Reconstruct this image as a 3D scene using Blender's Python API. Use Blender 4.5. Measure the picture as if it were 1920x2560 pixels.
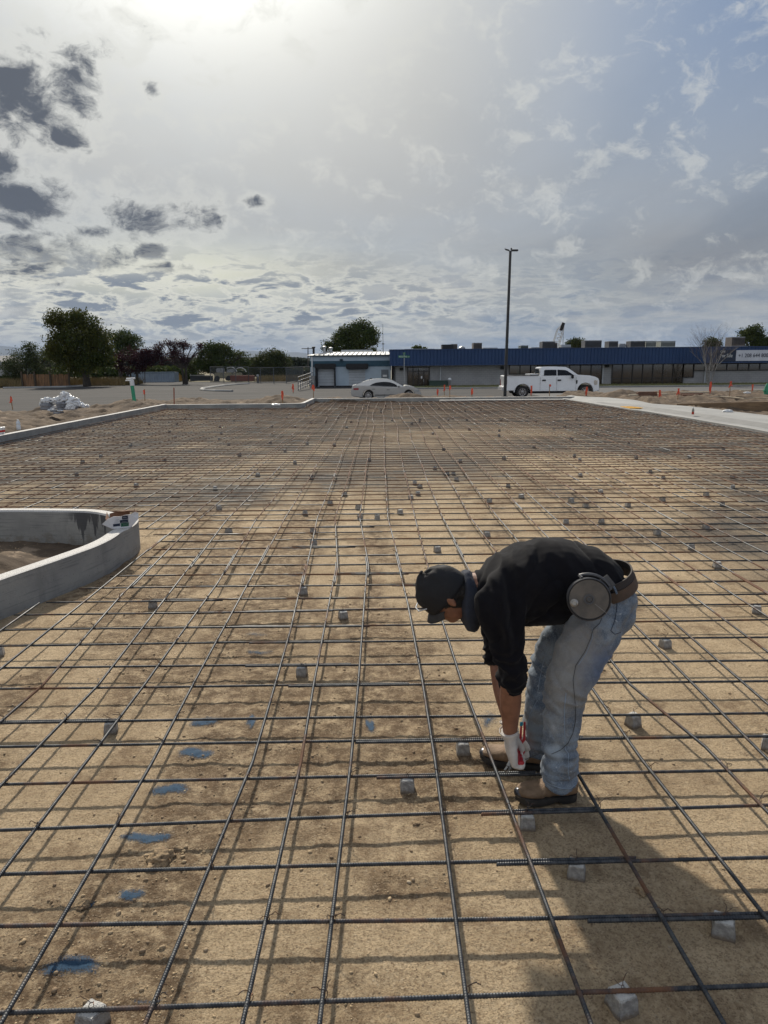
import bpy, bmesh, math, random
import numpy as np
from mathutils import Vector, Matrix, noise as mnoise
R_=math.radians
for o in list(bpy.data.objects): bpy.data.objects.remove(o)
scene=bpy.context.scene
COL=scene.collection
# ------------------------------------------------------------------ camera
FPX=1850.; CAMH=1.75; PITCH=math.atan(372/FPX); ROLL=R_(.5)
cF=np.array([0,math.cos(PITCH),-math.sin(PITCH)])
_R0=np.array([1.,0,0]); _U0=np.array([0,math.sin(PITCH),math.cos(PITCH)])
cR=math.cos(ROLL)*_R0-math.sin(ROLL)*_U0; cU=math.cos(ROLL)*_U0+math.sin(ROLL)*_R0
CAM=np.array([0,0,CAMH])
cd=bpy.data.cameras.new('camera'); cam=bpy.data.objects.new('camera',cd); COL.objects.link(cam)
cd.sensor_fit='VERTICAL'; cd.sensor_height=36; cd.lens=36*FPX/2560; cd.clip_start=.05; cd.clip_end=60000
M=Matrix((( cR[0],cU[0],-cF[0],0),(cR[1],cU[1],-cF[1],0),(cR[2],cU[2],-cF[2],CAMH),(0,0,0,1)))
cam.matrix_world=M
scene.camera=cam
def ray(x,y): return cF+cR*(x-960)/FPX-cU*(y-1280)/FPX
def gp(x,y,z=0.):
    d=ray(x,y); return CAM+d*(z-CAMH)/d[2]
def dp(x,y,Y):
    d=ray(x,y); return CAM+d*Y/d[1]
# ------------------------------------------------------------------ light
SUN_EL=R_(35); SUN_AZ=R_(-12.5)     # azimuth from +Y towards +X
sdir=Vector((math.sin(SUN_AZ)*math.cos(SUN_EL),math.cos(SUN_AZ)*math.cos(SUN_EL),math.sin(SUN_EL)))
sl=bpy.data.lights.new('sun','SUN'); sl.energy=4.5; sl.angle=R_(2.2); sl.color=(1,.92,.79)
so=bpy.data.objects.new('sun',sl); COL.objects.link(so); so.rotation_euler=(-sdir).to_track_quat('-Z','Y').to_euler()
scene.view_settings.view_transform='Standard'; scene.view_settings.look='None'
scene.view_settings.exposure=0.12; scene.view_settings.gamma=1
world=bpy.data.worlds.new('World'); scene.world=world; world.use_nodes=True
nt=world.node_tree; nt.nodes.clear()
class G:                                   # small node-graph helper
    def __init__(s,nt): s.nt=nt
    def n(s,t,**k):
        x=s.nt.nodes.new(t)
        for a,b in k.items(): setattr(x,a,b)
        return x
    def put(s,sock,v):
        if hasattr(v,'is_linked') or hasattr(v,'links'): s.nt.links.new(v,sock)
        else:
            if isinstance(v,(tuple,list)) and len(v)==3 and sock.type=='RGBA': v=(*v,1)
            sock.default_value=v
    def math(s,op,a,b=0.,c=None,clamp=False):
        x=s.n('ShaderNodeMath',operation=op); x.use_clamp=clamp
        s.put(x.inputs[0],a); s.put(x.inputs[1],b)
        if c is not None: s.put(x.inputs[2],c)
        return x.outputs[0]
    def vmath(s,op,a,b=(0,0,0),out=0):
        x=s.n('ShaderNodeVectorMath',operation=op); s.put(x.inputs[0],a)
        if op=='SCALE': s.put(x.inputs['Scale'],b)
        else: s.put(x.inputs[1],b)
        return x.outputs[out]
    def noise(s,vec,scale,detail=4,rough=.55,dist=0.,dim='3D'):
        x=s.n('ShaderNodeTexNoise'); x.noise_dimensions=dim
        if vec is not None: s.put(x.inputs['Vector'],vec)
        x.inputs['Scale'].default_value=scale; x.inputs['Detail'].default_value=detail
        x.inputs['Roughness'].default_value=rough; x.inputs['Distortion'].default_value=dist
        return x.outputs['Fac']
    def ramp(s,f,a,b,smooth=True):
        x=s.n('ShaderNodeMapRange'); x.interpolation_type='SMOOTHSTEP' if smooth else 'LINEAR'
        s.put(x.inputs[0],f); s.put(x.inputs[1],a); s.put(x.inputs[2],b); return x.outputs[0]
    def mix(s,f,a,b,mode='MIX'):
        x=s.n('ShaderNodeMix',data_type='RGBA',blend_type=mode)
        s.put(x.inputs[0],f); s.put(x.inputs[6],a); s.put(x.inputs[7],b); return x.outputs[2]
    def sep(s,v):
        x=s.n('ShaderNodeSeparateXYZ'); s.put(x.inputs[0],v); return x.outputs
    def comb(s,a,b,c):
        x=s.n('ShaderNodeCombineXYZ'); s.put(x.inputs[0],a); s.put(x.inputs[1],b); s.put(x.inputs[2],c); return x.outputs[0]
def build_sky():
    g=G(nt)
    sky=g.n('ShaderNodeTexSky',sky_type='NISHITA'); sky.sun_disc=False
    sky.sun_elevation=SUN_EL; sky.sun_rotation=SUN_AZ; sky.air_density=1.; sky.dust_density=2.; sky.altitude=800
    D=g.n('ShaderNodeTexCoord').outputs['Generated']; sx,sy,sz=g.sep(D)
    base=g.mix(1.,sky.outputs[0],(.046,.060,.074),'MULTIPLY')
    zz=g.math('ADD',g.math('MAXIMUM',sz,0.),.10)
    P=g.comb(g.math('DIVIDE',sx,zz),g.math('DIVIDE',sy,zz),0.)
    warp=g.n('ShaderNodeTexNoise'); g.put(warp.inputs['Vector'],P); warp.inputs['Scale'].default_value=.7; warp.inputs['Detail'].default_value=3
    Pw=g.vmath('ADD',P,g.vmath('SCALE',warp.outputs['Color'],.55))
    # glow round the veiled sun
    sd=tuple(sdir)
    dt=g.vmath('DOT_PRODUCT',D,sd,out=1)
    glow=g.math('POWER',g.math('MAXIMUM',dt,0.),14.)
    glow2=g.math('POWER',g.math('MAXIMUM',dt,0.),80.)
    # thin veil of high cloud
    veilN=g.noise(Pw,.5,6,.5)
    veil=g.ramp(veilN,.28,.62)
    east=g.ramp(sx,.02,.42)                        # the veil thins towards the right
    high=g.ramp(sz,.10,.42)
    vm=g.math('MULTIPLY',g.math('SUBTRACT',1.,g.math('MULTIPLY',g.math('MULTIPLY',east,high),.66)),g.math('ADD',.86,g.math('MULTIPLY',veil,.14)))
    vcol=g.mix(g.ramp(g.noise(g.vmath('MULTIPLY',Pw,(.9,.28,1.)),.8,6,.52),.34,.66),(.195,.21,.235),(.305,.315,.328))
    vcol=g.mix(g.math('MINIMUM',g.math('MULTIPLY',glow,1.25),1.),vcol,(.60,.60,.57))
    col=g.mix(vm,base,vcol)
    # dark soft wedge in the middle of the veil
    # horizon: cooler pale band with layered cloud
    hb=g.math('SUBTRACT',1.,g.ramp(sz,.0,.14))
    hcol=g.mix(g.ramp(g.noise(g.comb(g.math('MULTIPLY',sx,7.),g.math('MULTIPLY',sz,46.),g.math('MULTIPLY',sy,7.)),1.3,6,.6),.38,.62),(.20,.26,.35),(.46,.47,.46))
    col=g.mix(g.math('MULTIPLY',hb,.8),col,hcol)
    col=g.mix(1.,col,g.mix(1.,g.comb(glow,glow,glow),(.31,.305,.275),'MULTIPLY'),'ADD')
    col=g.mix(1.,col,g.mix(1.,g.comb(glow2,glow2,glow2),(1.75,1.7,1.5),'MULTIPLY'),'ADD')
    # pale yellow break low on the left
    def blob(px,py,rx,ry):
        d=ray(px,py); d=d/np.linalg.norm(d)
        a=math.atan2(d[0],d[1]); 
        az=g.math('ARCTAN2',sx,sy)
        u=g.math('DIVIDE',g.math('SUBTRACT',az,a),rx/FPX); v=g.math('DIVIDE',g.math('SUBTRACT',sz,float(d[2])),ry/FPX)
        return g.math('ADD',g.math('MULTIPLY',u,u),g.math('MULTIPLY',v,v))
    yb=g.math('EXPONENT',g.math('MULTIPLY',blob(430,680,330,60),-1.))
    col=g.mix(g.math('MULTIPLY',yb,.7),col,(.84,.82,.62))
    # small torn cumulus: shaded cores with bright edges
    PC=g.comb(g.math('MULTIPLY',g.math('ARCTAN2',sx,sy),1.),g.math('MULTIPLY',sz,1.55),0.)
    W=g.n('ShaderNodeTexNoise'); g.put(W.inputs['Vector'],PC); W.inputs['Scale'].default_value=14; W.inputs['Detail'].default_value=5
    PCw=g.vmath('ADD',PC,g.vmath('SCALE',g.vmath('SUBTRACT',W.outputs['Color'],(.5,.5,.5)),.085))
    cn=g.noise(PCw,15.,10,.66)
    def group(bl,thr,soft,dark,edge,col,amt=1.):
        m=None
        for b in bl:
            e=g.math('EXPONENT',g.math('MULTIPLY',blob(*b),-1.1))
            m=e if m is None else g.math('MAXIMUM',m,e)
        f=g.math('ADD',g.math('MULTIPLY',m,.98),g.math('MULTIPLY',g.math('SUBTRACT',cn,.5),2.9))
        rim=g.ramp(f,thr-soft*.75,thr); core=g.ramp(f,thr,thr+soft)
        col=g.mix(g.math('MULTIPLY',rim,.45*amt),col,edge)
        return g.mix(g.math('MULTIPLY',core,amt),col,dark)
    darkg=[(180,175,95,85),(60,215,110,45),(30,290,115,95),(130,350,85,40),(0,410,75,50),(70,500,120,60),(20,560,90,30),(110,625,190,58),(60,680,120,40),(240,650,110,45),
           (345,545,110,42),(490,545,95,45),(375,220,28,22),(380,632,45,20),(240,580,60,20),(430,672,95,20),(635,505,35,20)]
    col=group(darkg,.45,.60,(.07,.083,.11),(.68,.68,.63),col,.93)
    # pale fluffy puffs over the low middle and right
    pale=[(1070,425,120,30),(1450,500,160,50),(1640,410,70,20),(1250,610,220,30),(1600,565,150,20),(980,620,90,30),(1050,690,130,16),(1760,450,60,40),(1400,670,60,16),(750,705,120,22),(1500,600,120,22)]
    m=None
    for b in pale:
        e=g.math('EXPONENT',g.math('MULTIPLY',blob(*b),-1.1)); m=e if m is None else g.math('MAXIMUM',m,e)
    f=g.math('ADD',g.math('MULTIPLY',m,.95),g.math('MULTIPLY',g.math('SUBTRACT',cn,.5),2.2))
    col=g.mix(g.math('MULTIPLY',g.ramp(f,.80,1.8),.40),col,(.55,.57,.60))
    col=g.mix(g.math('MULTIPLY',g.ramp(f,1.05,1.5),.55),col,(.30,.33,.38))
    # rows of low cumulus above the left horizon
    low=g.math('MINIMUM',1.,g.math('MULTIPLY',g.math('EXPONENT',g.math('MULTIPLY',blob(380,760,820,85),-1.)),1.35))
    cl=g.noise(g.comb(g.math('MULTIPLY',g.math('ARCTAN2',sx,sy),1.),g.math('MULTIPLY',sz,3.6),0.),17.,9,.62,.35)
    rim=g.ramp(cl,.42,.50); core=g.ramp(cl,.50,.59)
    col=g.mix(g.math('MULTIPLY',g.math('MULTIPLY',rim,low),.8),col,(.70,.69,.60))
    col=g.mix(g.math('MULTIPLY',g.math('MULTIPLY',core,low),.85),col,(.14,.175,.235))
    # fill light added by brightening the unseen sky behind the camera and overhead
    fill_gain=g.math('ADD',1.,g.math('ADD',g.math('MULTIPLY',g.ramp(g.math('MULTIPLY',sy,-1.),-.05,.55),.85),g.math('MULTIPLY',g.ramp(sz,.48,.85),.55)))
    col=g.vmath('SCALE',col,fill_gain)
    bg=g.n('ShaderNodeBackground'); bg.inputs[1].default_value=.1
    g.put(bg.inputs[0],g.mix(1.,col,(10.,10.,10.),'MULTIPLY'))
    out=g.n('ShaderNodeOutputWorld'); nt.links.new(bg.outputs[0],out.inputs[0])
build_sky()
# ------------------------------------------------------------------ helpers
def tag(o,label=None,cat=None,group=None,kind=None):
    if label: o['label']=label
    if cat: o['category']=cat
    if group: o['group']=group
    if kind: o['kind']=kind
    return o
def empty(name,loc=(0,0,0),rz=0,label=None,cat=None,group=None):
    o=bpy.data.objects.new(name,None); COL.objects.link(o); o.location=tuple(loc); o.rotation_euler=(0,0,rz); o.empty_display_size=.1
    return tag(o,label,cat,group)
def meshobj(name,V,Fc,mat=None,parent=None,smooth=False,loc=None):
    me=bpy.data.meshes.new(name)
    if isinstance(V,np.ndarray) and isinstance(Fc,np.ndarray):
        n=Fc.shape[1]; me.vertices.add(len(V)); me.vertices.foreach_set('co',V.astype(np.float32).ravel())
        me.loops.add(Fc.size); me.polygons.add(len(Fc))
        me.loops.foreach_set('vertex_index',Fc.astype(np.int32).ravel())
        me.polygons.foreach_set('loop_start',np.arange(0,Fc.size,n,dtype=np.int32))
        me.update(calc_edges=True)
    else: me.from_pydata([tuple(v) for v in V],[],[tuple(f) for f in Fc]); me.update()
    me.polygons.foreach_set('use_smooth',[bool(smooth)]*len(me.polygons))
    o=bpy.data.objects.new(name,me); COL.objects.link(o)
    if mat is not None: me.materials.append(mat)
    if parent is not None: o.parent=parent
    if loc is not None: o.location=tuple(loc)
    return o
class MB:
    def __init__(s): s.v=[]; s.f=[]
    def add(s,V,Fc,M_=None):
        n=len(s.v)
        for v in V:
            v=Vector(v); s.v.append(tuple(M_@v) if M_ is not None else tuple(v))
        s.f+= [tuple(i+n for i in f) for f in Fc]; return s
    def box(s,c,d,rz=0,M_=None,bev=0):
        x,y,z=[k/2 for k in d]; b=bev
        if b<=0:
            V=[(i*x,j*y,k*z) for i in(-1,1) for j in(-1,1) for k in(-1,1)]
            Fc=[(0,1,3,2),(4,6,7,5),(0,4,5,1),(2,3,7,6),(0,2,6,4),(1,5,7,3)]
        else:
            bm=bmesh.new(); bmesh.ops.create_cube(bm,size=1)
            for v in bm.verts: v.co=Vector((v.co.x*2*x,v.co.y*2*y,v.co.z*2*z))
            bmesh.ops.bevel(bm,geom=bm.edges[:],offset=b,segments=2,affect='EDGES')
            V=[tuple(v.co) for v in bm.verts]; Fc=[tuple(v.index for v in f.verts) for f in bm.faces]; bm.free()
        T=Matrix.Translation(Vector(c))@Matrix.Rotation(rz,4,'Z')
        if M_ is not None: T=M_@T
        return s.add(V,Fc,T)
    def tube(s,pts,rad,n=8,cap=True,sq=1.):
        pts=[Vector(p) for p in pts]; m=len(pts)
        if not hasattr(rad,'__len__'): rad=[rad]*m
        up=None; rings=[]
        for i,p in enumerate(pts):
            t=(pts[min(i+1,m-1)]-pts[max(i-1,0)]).normalized()
            if up is None:
                up=Vector((0,0,1)) if abs(t.z)<.9 else Vector((1,0,0))
            a=t.cross(up).normalized(); b=a.cross(t).normalized(); up=b
            rings.append([p+(a*math.cos(2*math.pi*k/n)+b*math.sin(2*math.pi*k/n)*sq)*rad[i] for k in range(n)])
        V=[v for r in rings for v in r]
        Fc=[(i*n+k,i*n+(k+1)%n,(i+1)*n+(k+1)%n,(i+1)*n+k) for i in range(m-1) for k in range(n)]
        if cap: Fc+=[tuple(range(n))[::-1],tuple(range((m-1)*n,m*n))]
        return s.add(V,Fc)
    def prism(s,poly,axis,a,b):            # poly in the two other axes, extruded from a to b along axis
        def P(u,v,w): return {'x':(w,u,v),'y':(u,w,v),'z':(u,v,w)}[axis]
        n=len(poly); V=[P(u,v,a) for u,v in poly]+[P(u,v,b) for u,v in poly]
        Fc=[tuple(range(n)),tuple(range(2*n-1,n-1,-1))]+[(i,i+n,(i+1)%n+n,(i+1)%n) for i in range(n)]
        return s.add(V,Fc)
    def lathe(s,prof,c=(0,0,0),n=16,M_=None):
        V=[];m=len(prof)
        for r,z in prof:
            for k in range(n): V.append((c[0]+r*math.cos(2*math.pi*k/n),c[1]+r*math.sin(2*math.pi*k/n),c[2]+z))
        Fc=[(i*n+k,i*n+(k+1)%n,(i+1)*n+(k+1)%n,(i+1)*n+k) for i in range(m-1) for k in range(n)]
        Fc+=[tuple(range(n))[::-1],tuple(range((m-1)*n,m*n))]
        return s.add(V,Fc,M_)
    def build(s,name,mat=None,parent=None,smooth=False,fix=True):
        o=meshobj(name,s.v,s.f,mat,parent,False)
        if fix:
            bm=bmesh.new(); bm.from_mesh(o.data); bmesh.ops.recalc_face_normals(bm,faces=bm.faces); bm.to_mesh(o.data); bm.free()
        if smooth:
            o.data.polygons.foreach_set('use_smooth',[True]*len(o.data.polygons))
            try: o.data.set_sharp_from_angle(angle=R_(38))
            except Exception: pass
        return o
def copy_tree(o,parent=None):
    c=o.copy(); COL.objects.link(c)
    if parent is not None: c.parent=parent
    for ch in list(o.children): copy_tree(ch,c)
    return c
MATS={}
def mat(name,c1,c2=None,scale=6,rough=.8,metal=0.,bump=0.,bscale=None,detail=5,lo=.35,hi=.65,spec=.5,stretch=None,rough2=None,third=None,coat=0.):
    if name in MATS: return MATS[name]
    m=bpy.data.materials.new(name); m.use_nodes=True; nt_=m.node_tree; g=G(nt_)
    p=nt_.nodes['Principled BSDF']; tc=g.n('ShaderNodeTexCoord').outputs['Object']
    if stretch: tc=g.vmath('MULTIPLY',tc,stretch)
    p.inputs['Roughness'].default_value=rough; p.inputs['Metallic'].default_value=metal; p.inputs['Specular IOR Level'].default_value=spec
    if coat: p.inputs['Coat Weight'].default_value=coat; p.inputs['Coat Roughness'].default_value=.05
    if c2 is None: c2=tuple(min(1,x*.82) for x in c1)
    f=g.ramp(g.noise(tc,scale,detail,.6),lo,hi)
    c=g.mix(f,c1,c2)
    if third: c=g.mix(g.ramp(g.noise(tc,scale*.31+.7,6,.65),third[1],third[1]+.08),c,third[0])
    g.put(p.inputs['Base Color'],c)
    if rough2 is not None: g.put(p.inputs['Roughness'],g.math('ADD',rough,g.math('MULTIPLY',f,rough2-rough)))
    if bump:
        b=g.n('ShaderNodeBump'); b.inputs['Strength'].default_value=min(1,bump); b.inputs['Distance'].default_value=.01*max(1,bump)
        g.put(b.inputs['Height'],g.noise(tc,bscale or scale*5,6,.65)); g.put(p.inputs['Normal'],b.outputs[0])
    MATS[name]=m; return m
# numpy value noise
def _hash(ix,iy,seed):
    h=(ix.astype(np.int64)*374761393+iy.astype(np.int64)*668265263+seed*1442695041)&0xffffffff
    h=((h^(h>>13))*1274126177)&0xffffffff
    return ((h^(h>>16))&0xffff)/65535.
def vnoise(x,y,seed=0):
    x=np.asarray(x,float);y=np.asarray(y,float)
    ix=np.floor(x);iy=np.floor(y);fx=x-ix;fy=y-iy;fx=fx*fx*(3-2*fx);fy=fy*fy*(3-2*fy)
    a=_hash(ix,iy,seed);b=_hash(ix+1,iy,seed);c=_hash(ix,iy+1,seed);d=_hash(ix+1,iy+1,seed)
    return (a*(1-fx)+b*fx)*(1-fy)+(c*(1-fx)+d*fx)*fy
def fbm(x,y,oct=5,seed=0,gain=.5):
    s=0;a=1;t=0
    for i in range(oct): s=s+a*vnoise(x*2**i+17.3*i,y*2**i-9.1*i,seed+i);t+=a;a*=gain
    return s/t
def sstep(a,b,x):
    t=np.clip((x-a)/(b-a),0,1); return t*t*(3-2*t)
# ------------------------------------------------------------------ ground inside the pad
def churn(x,y):
    n=fbm(x*1.3+3,y*.7+8,5,5,.6); 
    tr=np.exp(-((x+.80-.05*np.sin(y*.8))/.26)**2)*.30+np.exp(-((x-1.25-.1*np.sin(y*.5))/.3)**2)*.13+np.exp(-((x-.05-.08*np.sin(y*.6+1))/.24)**2)*.13*sstep(3,5,y)
    return np.clip(sstep(.475,.61,n+tr-.10*sstep(3.2,1.5,y)*sstep(-.7,-.4,x)),0,1)
def hpad(x,y):
    x=np.asarray(x,float);y=np.asarray(y,float)
    c=churn(x,y)
    h=(fbm(x*.9,y*.9,3,11)-.5)*.012
    fine=np.clip(1.6-y/9,0,1)
    h=h+fine*((fbm(x*28,y*28,4,21,.6)-.5)*.006+c*((fbm(x*14,y*14,4,31,.62)-.45)*.017))
    h=h+c*(fbm(x*5,y*5,3,41)-.5)*.006
    return h
def damp(x,y):
    n=fbm(x*.22+5,y*.16+2,4,71)
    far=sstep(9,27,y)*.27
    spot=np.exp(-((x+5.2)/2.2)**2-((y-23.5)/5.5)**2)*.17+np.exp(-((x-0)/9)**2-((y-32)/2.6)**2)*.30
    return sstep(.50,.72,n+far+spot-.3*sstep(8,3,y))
def make_pad():
    ys=[-3.,-2,-1,-.4,0,.3,.6]; y=.8
    while y<35.4: ys.append(y); y+=max(.008,.0048*y)
    ys=np.array(ys); nc=520
    u=np.linspace(-1,1,nc); Y=np.repeat(ys[:,None],nc,1); w=np.minimum(8.6,.62*np.maximum(Y,.5)+.35)
    U=u[None,:]; a=np.clip(np.abs(U)/.88,0,1)*w; b=np.clip((np.abs(U)-.88)/.12,0,1)
    X=np.sign(U)*(a+(9.3-w)*b)
    Z=hpad(X,Y)
    ed=np.interp(Y,[4.4,4.96,5.39,5.7,5.97,6.53,7.0,7.27],[-2.86,-2.71,-2.56,-2.46,-2.38,-2.364,-2.42,-2.55]); tp=np.interp(X,[-4.06,-3.1,-2.68],[7.68,7.62,7.37])
    Z=np.where((X<ed-.05)&(Y<tp-.05)&(Y>4.5)&(X>-8),-.35,Z)
    V=np.stack([X,Y,Z],-1).reshape(-1,3); r=len(ys)
    i=np.arange((r-1)*nc).reshape(r-1,nc)[:,:-1].ravel()
    Fc=np.stack([i,i+1,i+nc+1,i+nc],1)
    o=meshobj('ground',V,Fc,None,None,True)
    for nm,fn in (('churn',churn),('damp',damp)):
        at=o.data.attributes.new(nm,'FLOAT','POINT'); at.data.foreach_set('value',fn(V[:,0],V[:,1]).astype(np.float32))
    m=bpy.data.materials.new('road_base'); m.use_nodes=True; g=G(m.node_tree); p=m.node_tree.nodes['Principled BSDF']
    tc=g.n('ShaderNodeTexCoord').outputs['Object']
    ch=g.n('ShaderNodeAttribute',attribute_name='churn').outputs['Fac']; da=g.n('ShaderNodeAttribute',attribute_name='damp').outputs['Fac']
    c=g.mix(g.ramp(g.noise(tc,2.2,8,.6),.35,.68),(.60,.465,.30),(.44,.33,.205))
    c=g.mix(g.math('MULTIPLY',g.ramp(g.noise(tc,75,6,.75),.44,.66),.62),c,(.235,.16,.095))
    c=g.mix(g.math('MULTIPLY',g.ramp(g.noise(tc,24,7,.75),.5,.64),.42),c,(.27,.19,.115)); c=g.mix(g.math('MULTIPLY',g.ramp(g.noise(tc,31,7,.75),.54,.66),.4),c,(.66,.53,.37))
    c=g.mix(g.math('MULTIPLY',ch,g.math('MULTIPLY',g.ramp(g.noise(tc,13,8,.72),.34,.60),.9)),c,(.135,.088,.052))
    c=g.mix(g.math('MULTIPLY',g.ramp(g.noise(g.vmath('MULTIPLY',tc,(1.,.75,1.)),3.6,9,.76),.51,.63),.62),c,(.19,.125,.072))
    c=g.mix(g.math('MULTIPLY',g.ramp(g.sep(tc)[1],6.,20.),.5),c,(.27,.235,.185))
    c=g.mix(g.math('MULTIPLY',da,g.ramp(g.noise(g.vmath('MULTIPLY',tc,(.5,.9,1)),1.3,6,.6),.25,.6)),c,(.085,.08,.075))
    vo=g.n('ShaderNodeTexVoronoi',feature='F1'); g.put(vo.inputs['Vector'],tc); vo.inputs['Scale'].default_value=70
    wn=g.sep(vo.outputs['Color'])
    peb=g.math('MULTIPLY',g.math('LESS_THAN',vo.outputs['Distance'],.30),g.math('GREATER_THAN',wn[0],.90))
    c=g.mix(g.math('MULTIPLY',peb,.55),c,g.mix(wn[1],(.58,.48,.34),(.26,.21,.16)))
    vo2=g.n('ShaderNodeTexVoronoi',feature='F1'); g.put(vo2.inputs['Vector'],tc); vo2.inputs['Scale'].default_value=210
    w2=g.sep(vo2.outputs['Color'])
    c=g.mix(g.math('MULTIPLY',g.math('GREATER_THAN',w2[0],.86),.25),c,(.60,.49,.34))
    c=g.mix(g.math('MULTIPLY',g.math('LESS_THAN',w2[1],.16),.45),c,(.13,.085,.05))
    g.put(p.inputs['Base Color'],c)
    p.inputs['Roughness'].default_value=.95; p.inputs['Specular IOR Level'].default_value=.2
    h=g.math('ADD',g.math('MULTIPLY',g.noise(tc,120,6,.75),1.4),g.math('MULTIPLY',peb,.35))
    h=g.math('ADD',h,g.math('MULTIPLY',g.noise(tc,24,7,.75),2.4))
    b=g.n('ShaderNodeBump'); b.inputs['Strength'].default_value=1.; b.inputs['Distance'].default_value=.008; g.put(b.inputs['Height'],h)
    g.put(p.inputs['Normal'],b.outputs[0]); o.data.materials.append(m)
    return tag(o,kind='structure')
make_pad()
dirtM=mat('loose_dirt',(.155,.115,.08),(.085,.063,.046),scale=1.6,rough=.95,bump=1.6,bscale=14,spec=.15,third=((.27,.205,.145),.60))
def hdirt(x,y):
    n=fbm(x*.55,y*.55,5,91,.55); n2=fbm(x*2.3,y*2.3,5,95,.6)
    r=np.abs(fbm(x*1.1,y*1.1,4,97)-.5)*2; n2=n2+(fbm(x*6,y*6,3,99)-.5)*.35
    lowf=1-.55*sstep(-9,-7,x)*sstep(32,34,y)
    h=.02+lowf*(n-.35)*.62+(n2-.5)*.25-r*.10
    for cx,cy,sx,sy,a in [(-13.2,21,2.2,3,.30),(-10.2,19,1,2,.10),(-11.5,24.5,1.6,1.4,-.12),(-9.9,30.5,1.2,1.6,.16),(-12.3,32,2,1.5,-.1),(-4.4,33,1.3,.8,.42),(-6.8,33.6,1.2,.8,.06),(.95,36.2,1.15,.6,.25),(-2.0,36.3,1.0,.5,.05),(3.3,36.6,.9,.5,.10),
                          (12.0,37.3,.8,.8,.30),(14.5,33.,2,1,.15),(17.5,32.5,3,1.5,.10),(13,28,1.5,2,-.15),(9.0,37.,.8,.6,-.05)]:
        h=h+a*np.exp(-((x-cx)/sx)**2-((y-cy)/sy)**2)
    return h
def make_dirt():
    xs=np.concatenate([np.linspace(-60,-19,22),np.linspace(-18.9,-8.6,150),np.linspace(-8.4,9.0,180),np.linspace(9.15,24,170),np.linspace(24.5,70,24)])
    ys=np.concatenate([np.linspace(-6,10,20),np.linspace(10.3,42,290),np.linspace(43,50,6)])
    X,Y=np.meshgrid(xs,ys); Z=hdirt(X,Y)
    # fall to the street beyond the berms
    far=36.6+1.1*np.exp(-((X-1.6)/3)**2)+sstep(8,11,X)*6.0+(fbm(X*.5,Y*0,3,5)-.5)*1.0-sstep(-8.5,-9.5,X)*0
    far=far-sstep(-3.2,-4.,X)*0.3
    Z=Z*1-(Z+.62)*sstep(0,1.4,Y-far)
    lx=-15.0+sstep(24,36,Y)*3.4+(fbm(X*0+2,Y*.4,3,8)-.5)*2
    Z=Z-(Z+.62)*sstep(0,1.6,lx-X)
    pad=((X>-8.72)&(X<9.2)&(Y<33.9)&((X>-3.15)|(Y<29.75)))
    Z=np.where(pad,-.25,Z)
    xo_=np.interp(Y,[5,12,21,24.8,26.6,27.9,29.5,31.2,33.1,34.5,35.2],[11.3,11.3,11.2,10.95,10.8,10.1,10.3,10.4,10.05,9.1,8.8]); right=(X>9.1)&(X<xo_+.1)&(Y<35)
    Z=np.where(right,np.minimum(Z,.09),Z)
    V=np.stack([X,Y,Z],-1).reshape(-1,3); nc=len(xs); r=len(ys)
    i=np.arange((r-1)*nc).reshape(r-1,nc)[:,:-1].ravel()
    Fc=np.stack([i,i+1,i+nc+1,i+nc],1)
    o=meshobj('dirt_ground',V,Fc,dirtM,None,True); tag(o,kind='structure')
make_dirt()
# ------------------------------------------------------------------ wide setting
ZS=-.50
def sheet(name,poly,z,m):
    V=[(x,y,z) for x,y in poly]; o=meshobj(name,V,[tuple(range(len(V)))],m); tag(o,kind='structure'); return o
plainM=mat('dry_ground',(.20,.16,.09),(.13,.115,.06),scale=.08,rough=1,bump=.6,bscale=2)
sheet('terrain',[(-9000,-50),(9000,-50),(9000,16000),(-9000,16000)],ZS-.12,plainM)
aspM=mat('asphalt',(.066,.063,.062),(.048,.047,.047),scale=.35,rough=.95,bump=.4,bscale=60,stretch=(.35,1.3,1),third=((.10,.096,.093),.60),detail=8,spec=.12)
aspD=mat('asphalt_dark',(.06,.06,.062),(.048,.048,.05),scale=.8,rough=.85,bump=.4,bscale=60,stretch=(.3,1,1))
lotedge=[gp(x,y,ZS)[:2] for x,y in [(0,972),(160,969),(330,958),(340,955),(520,955),(600,956),(780,950)]]
sheet('parking_lot',[(-120,8),(-1.,8),(-1.,73)]+[(-8,77)]+[tuple(p) for p in reversed(lotedge)]+[(-120,62)],ZS,aspM)
sheet('street',[(-1.,34),(110,34),(110,65.3),(-1.,65.3)],ZS-.001,aspM)
sheet('road',[(10.5,41),(110,41),(110,64.8),(10.5,64.8)],ZS+.006,aspD)
grassM=mat('lawn_grass',(.045,.085,.02),(.075,.10,.03),scale=1.5,rough=.95,bump=1,bscale=30)
dryM=mat('dry_grass',(.26,.19,.09),(.15,.12,.05),scale=.7,rough=1,bump=1,bscale=20)
concM=mat('curb_concrete',(.36,.35,.33),(.27,.265,.255),scale=2.2,rough=.85,bump=.5,bscale=60,detail=8,third=((.22,.215,.21),.62))
concL=mat('light_concrete',(.30,.30,.29),(.235,.235,.23),scale=.8,rough=.8,bump=.3,bscale=50,detail=8)
lawn=[gp(x,y,ZS)[:2] for x,y in [(-200,966),(0,967),(160,964.5),(320,957.5),(318,952.5),(160,953),(-200,957)]]
sheet('lawn',lawn,ZS+.05,grassM)
mb=MB()
for a,b in zip(lotedge[:2],lotedge[1:3]):
    mb.tube([(a[0],a[1]+.6,ZS+.03),(b[0],b[1]+.6,ZS+.03)],.16,6)
mb.build('lawn_kerb',concL); tag(bpy.data.objects['lawn_kerb'],kind='structure')
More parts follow.
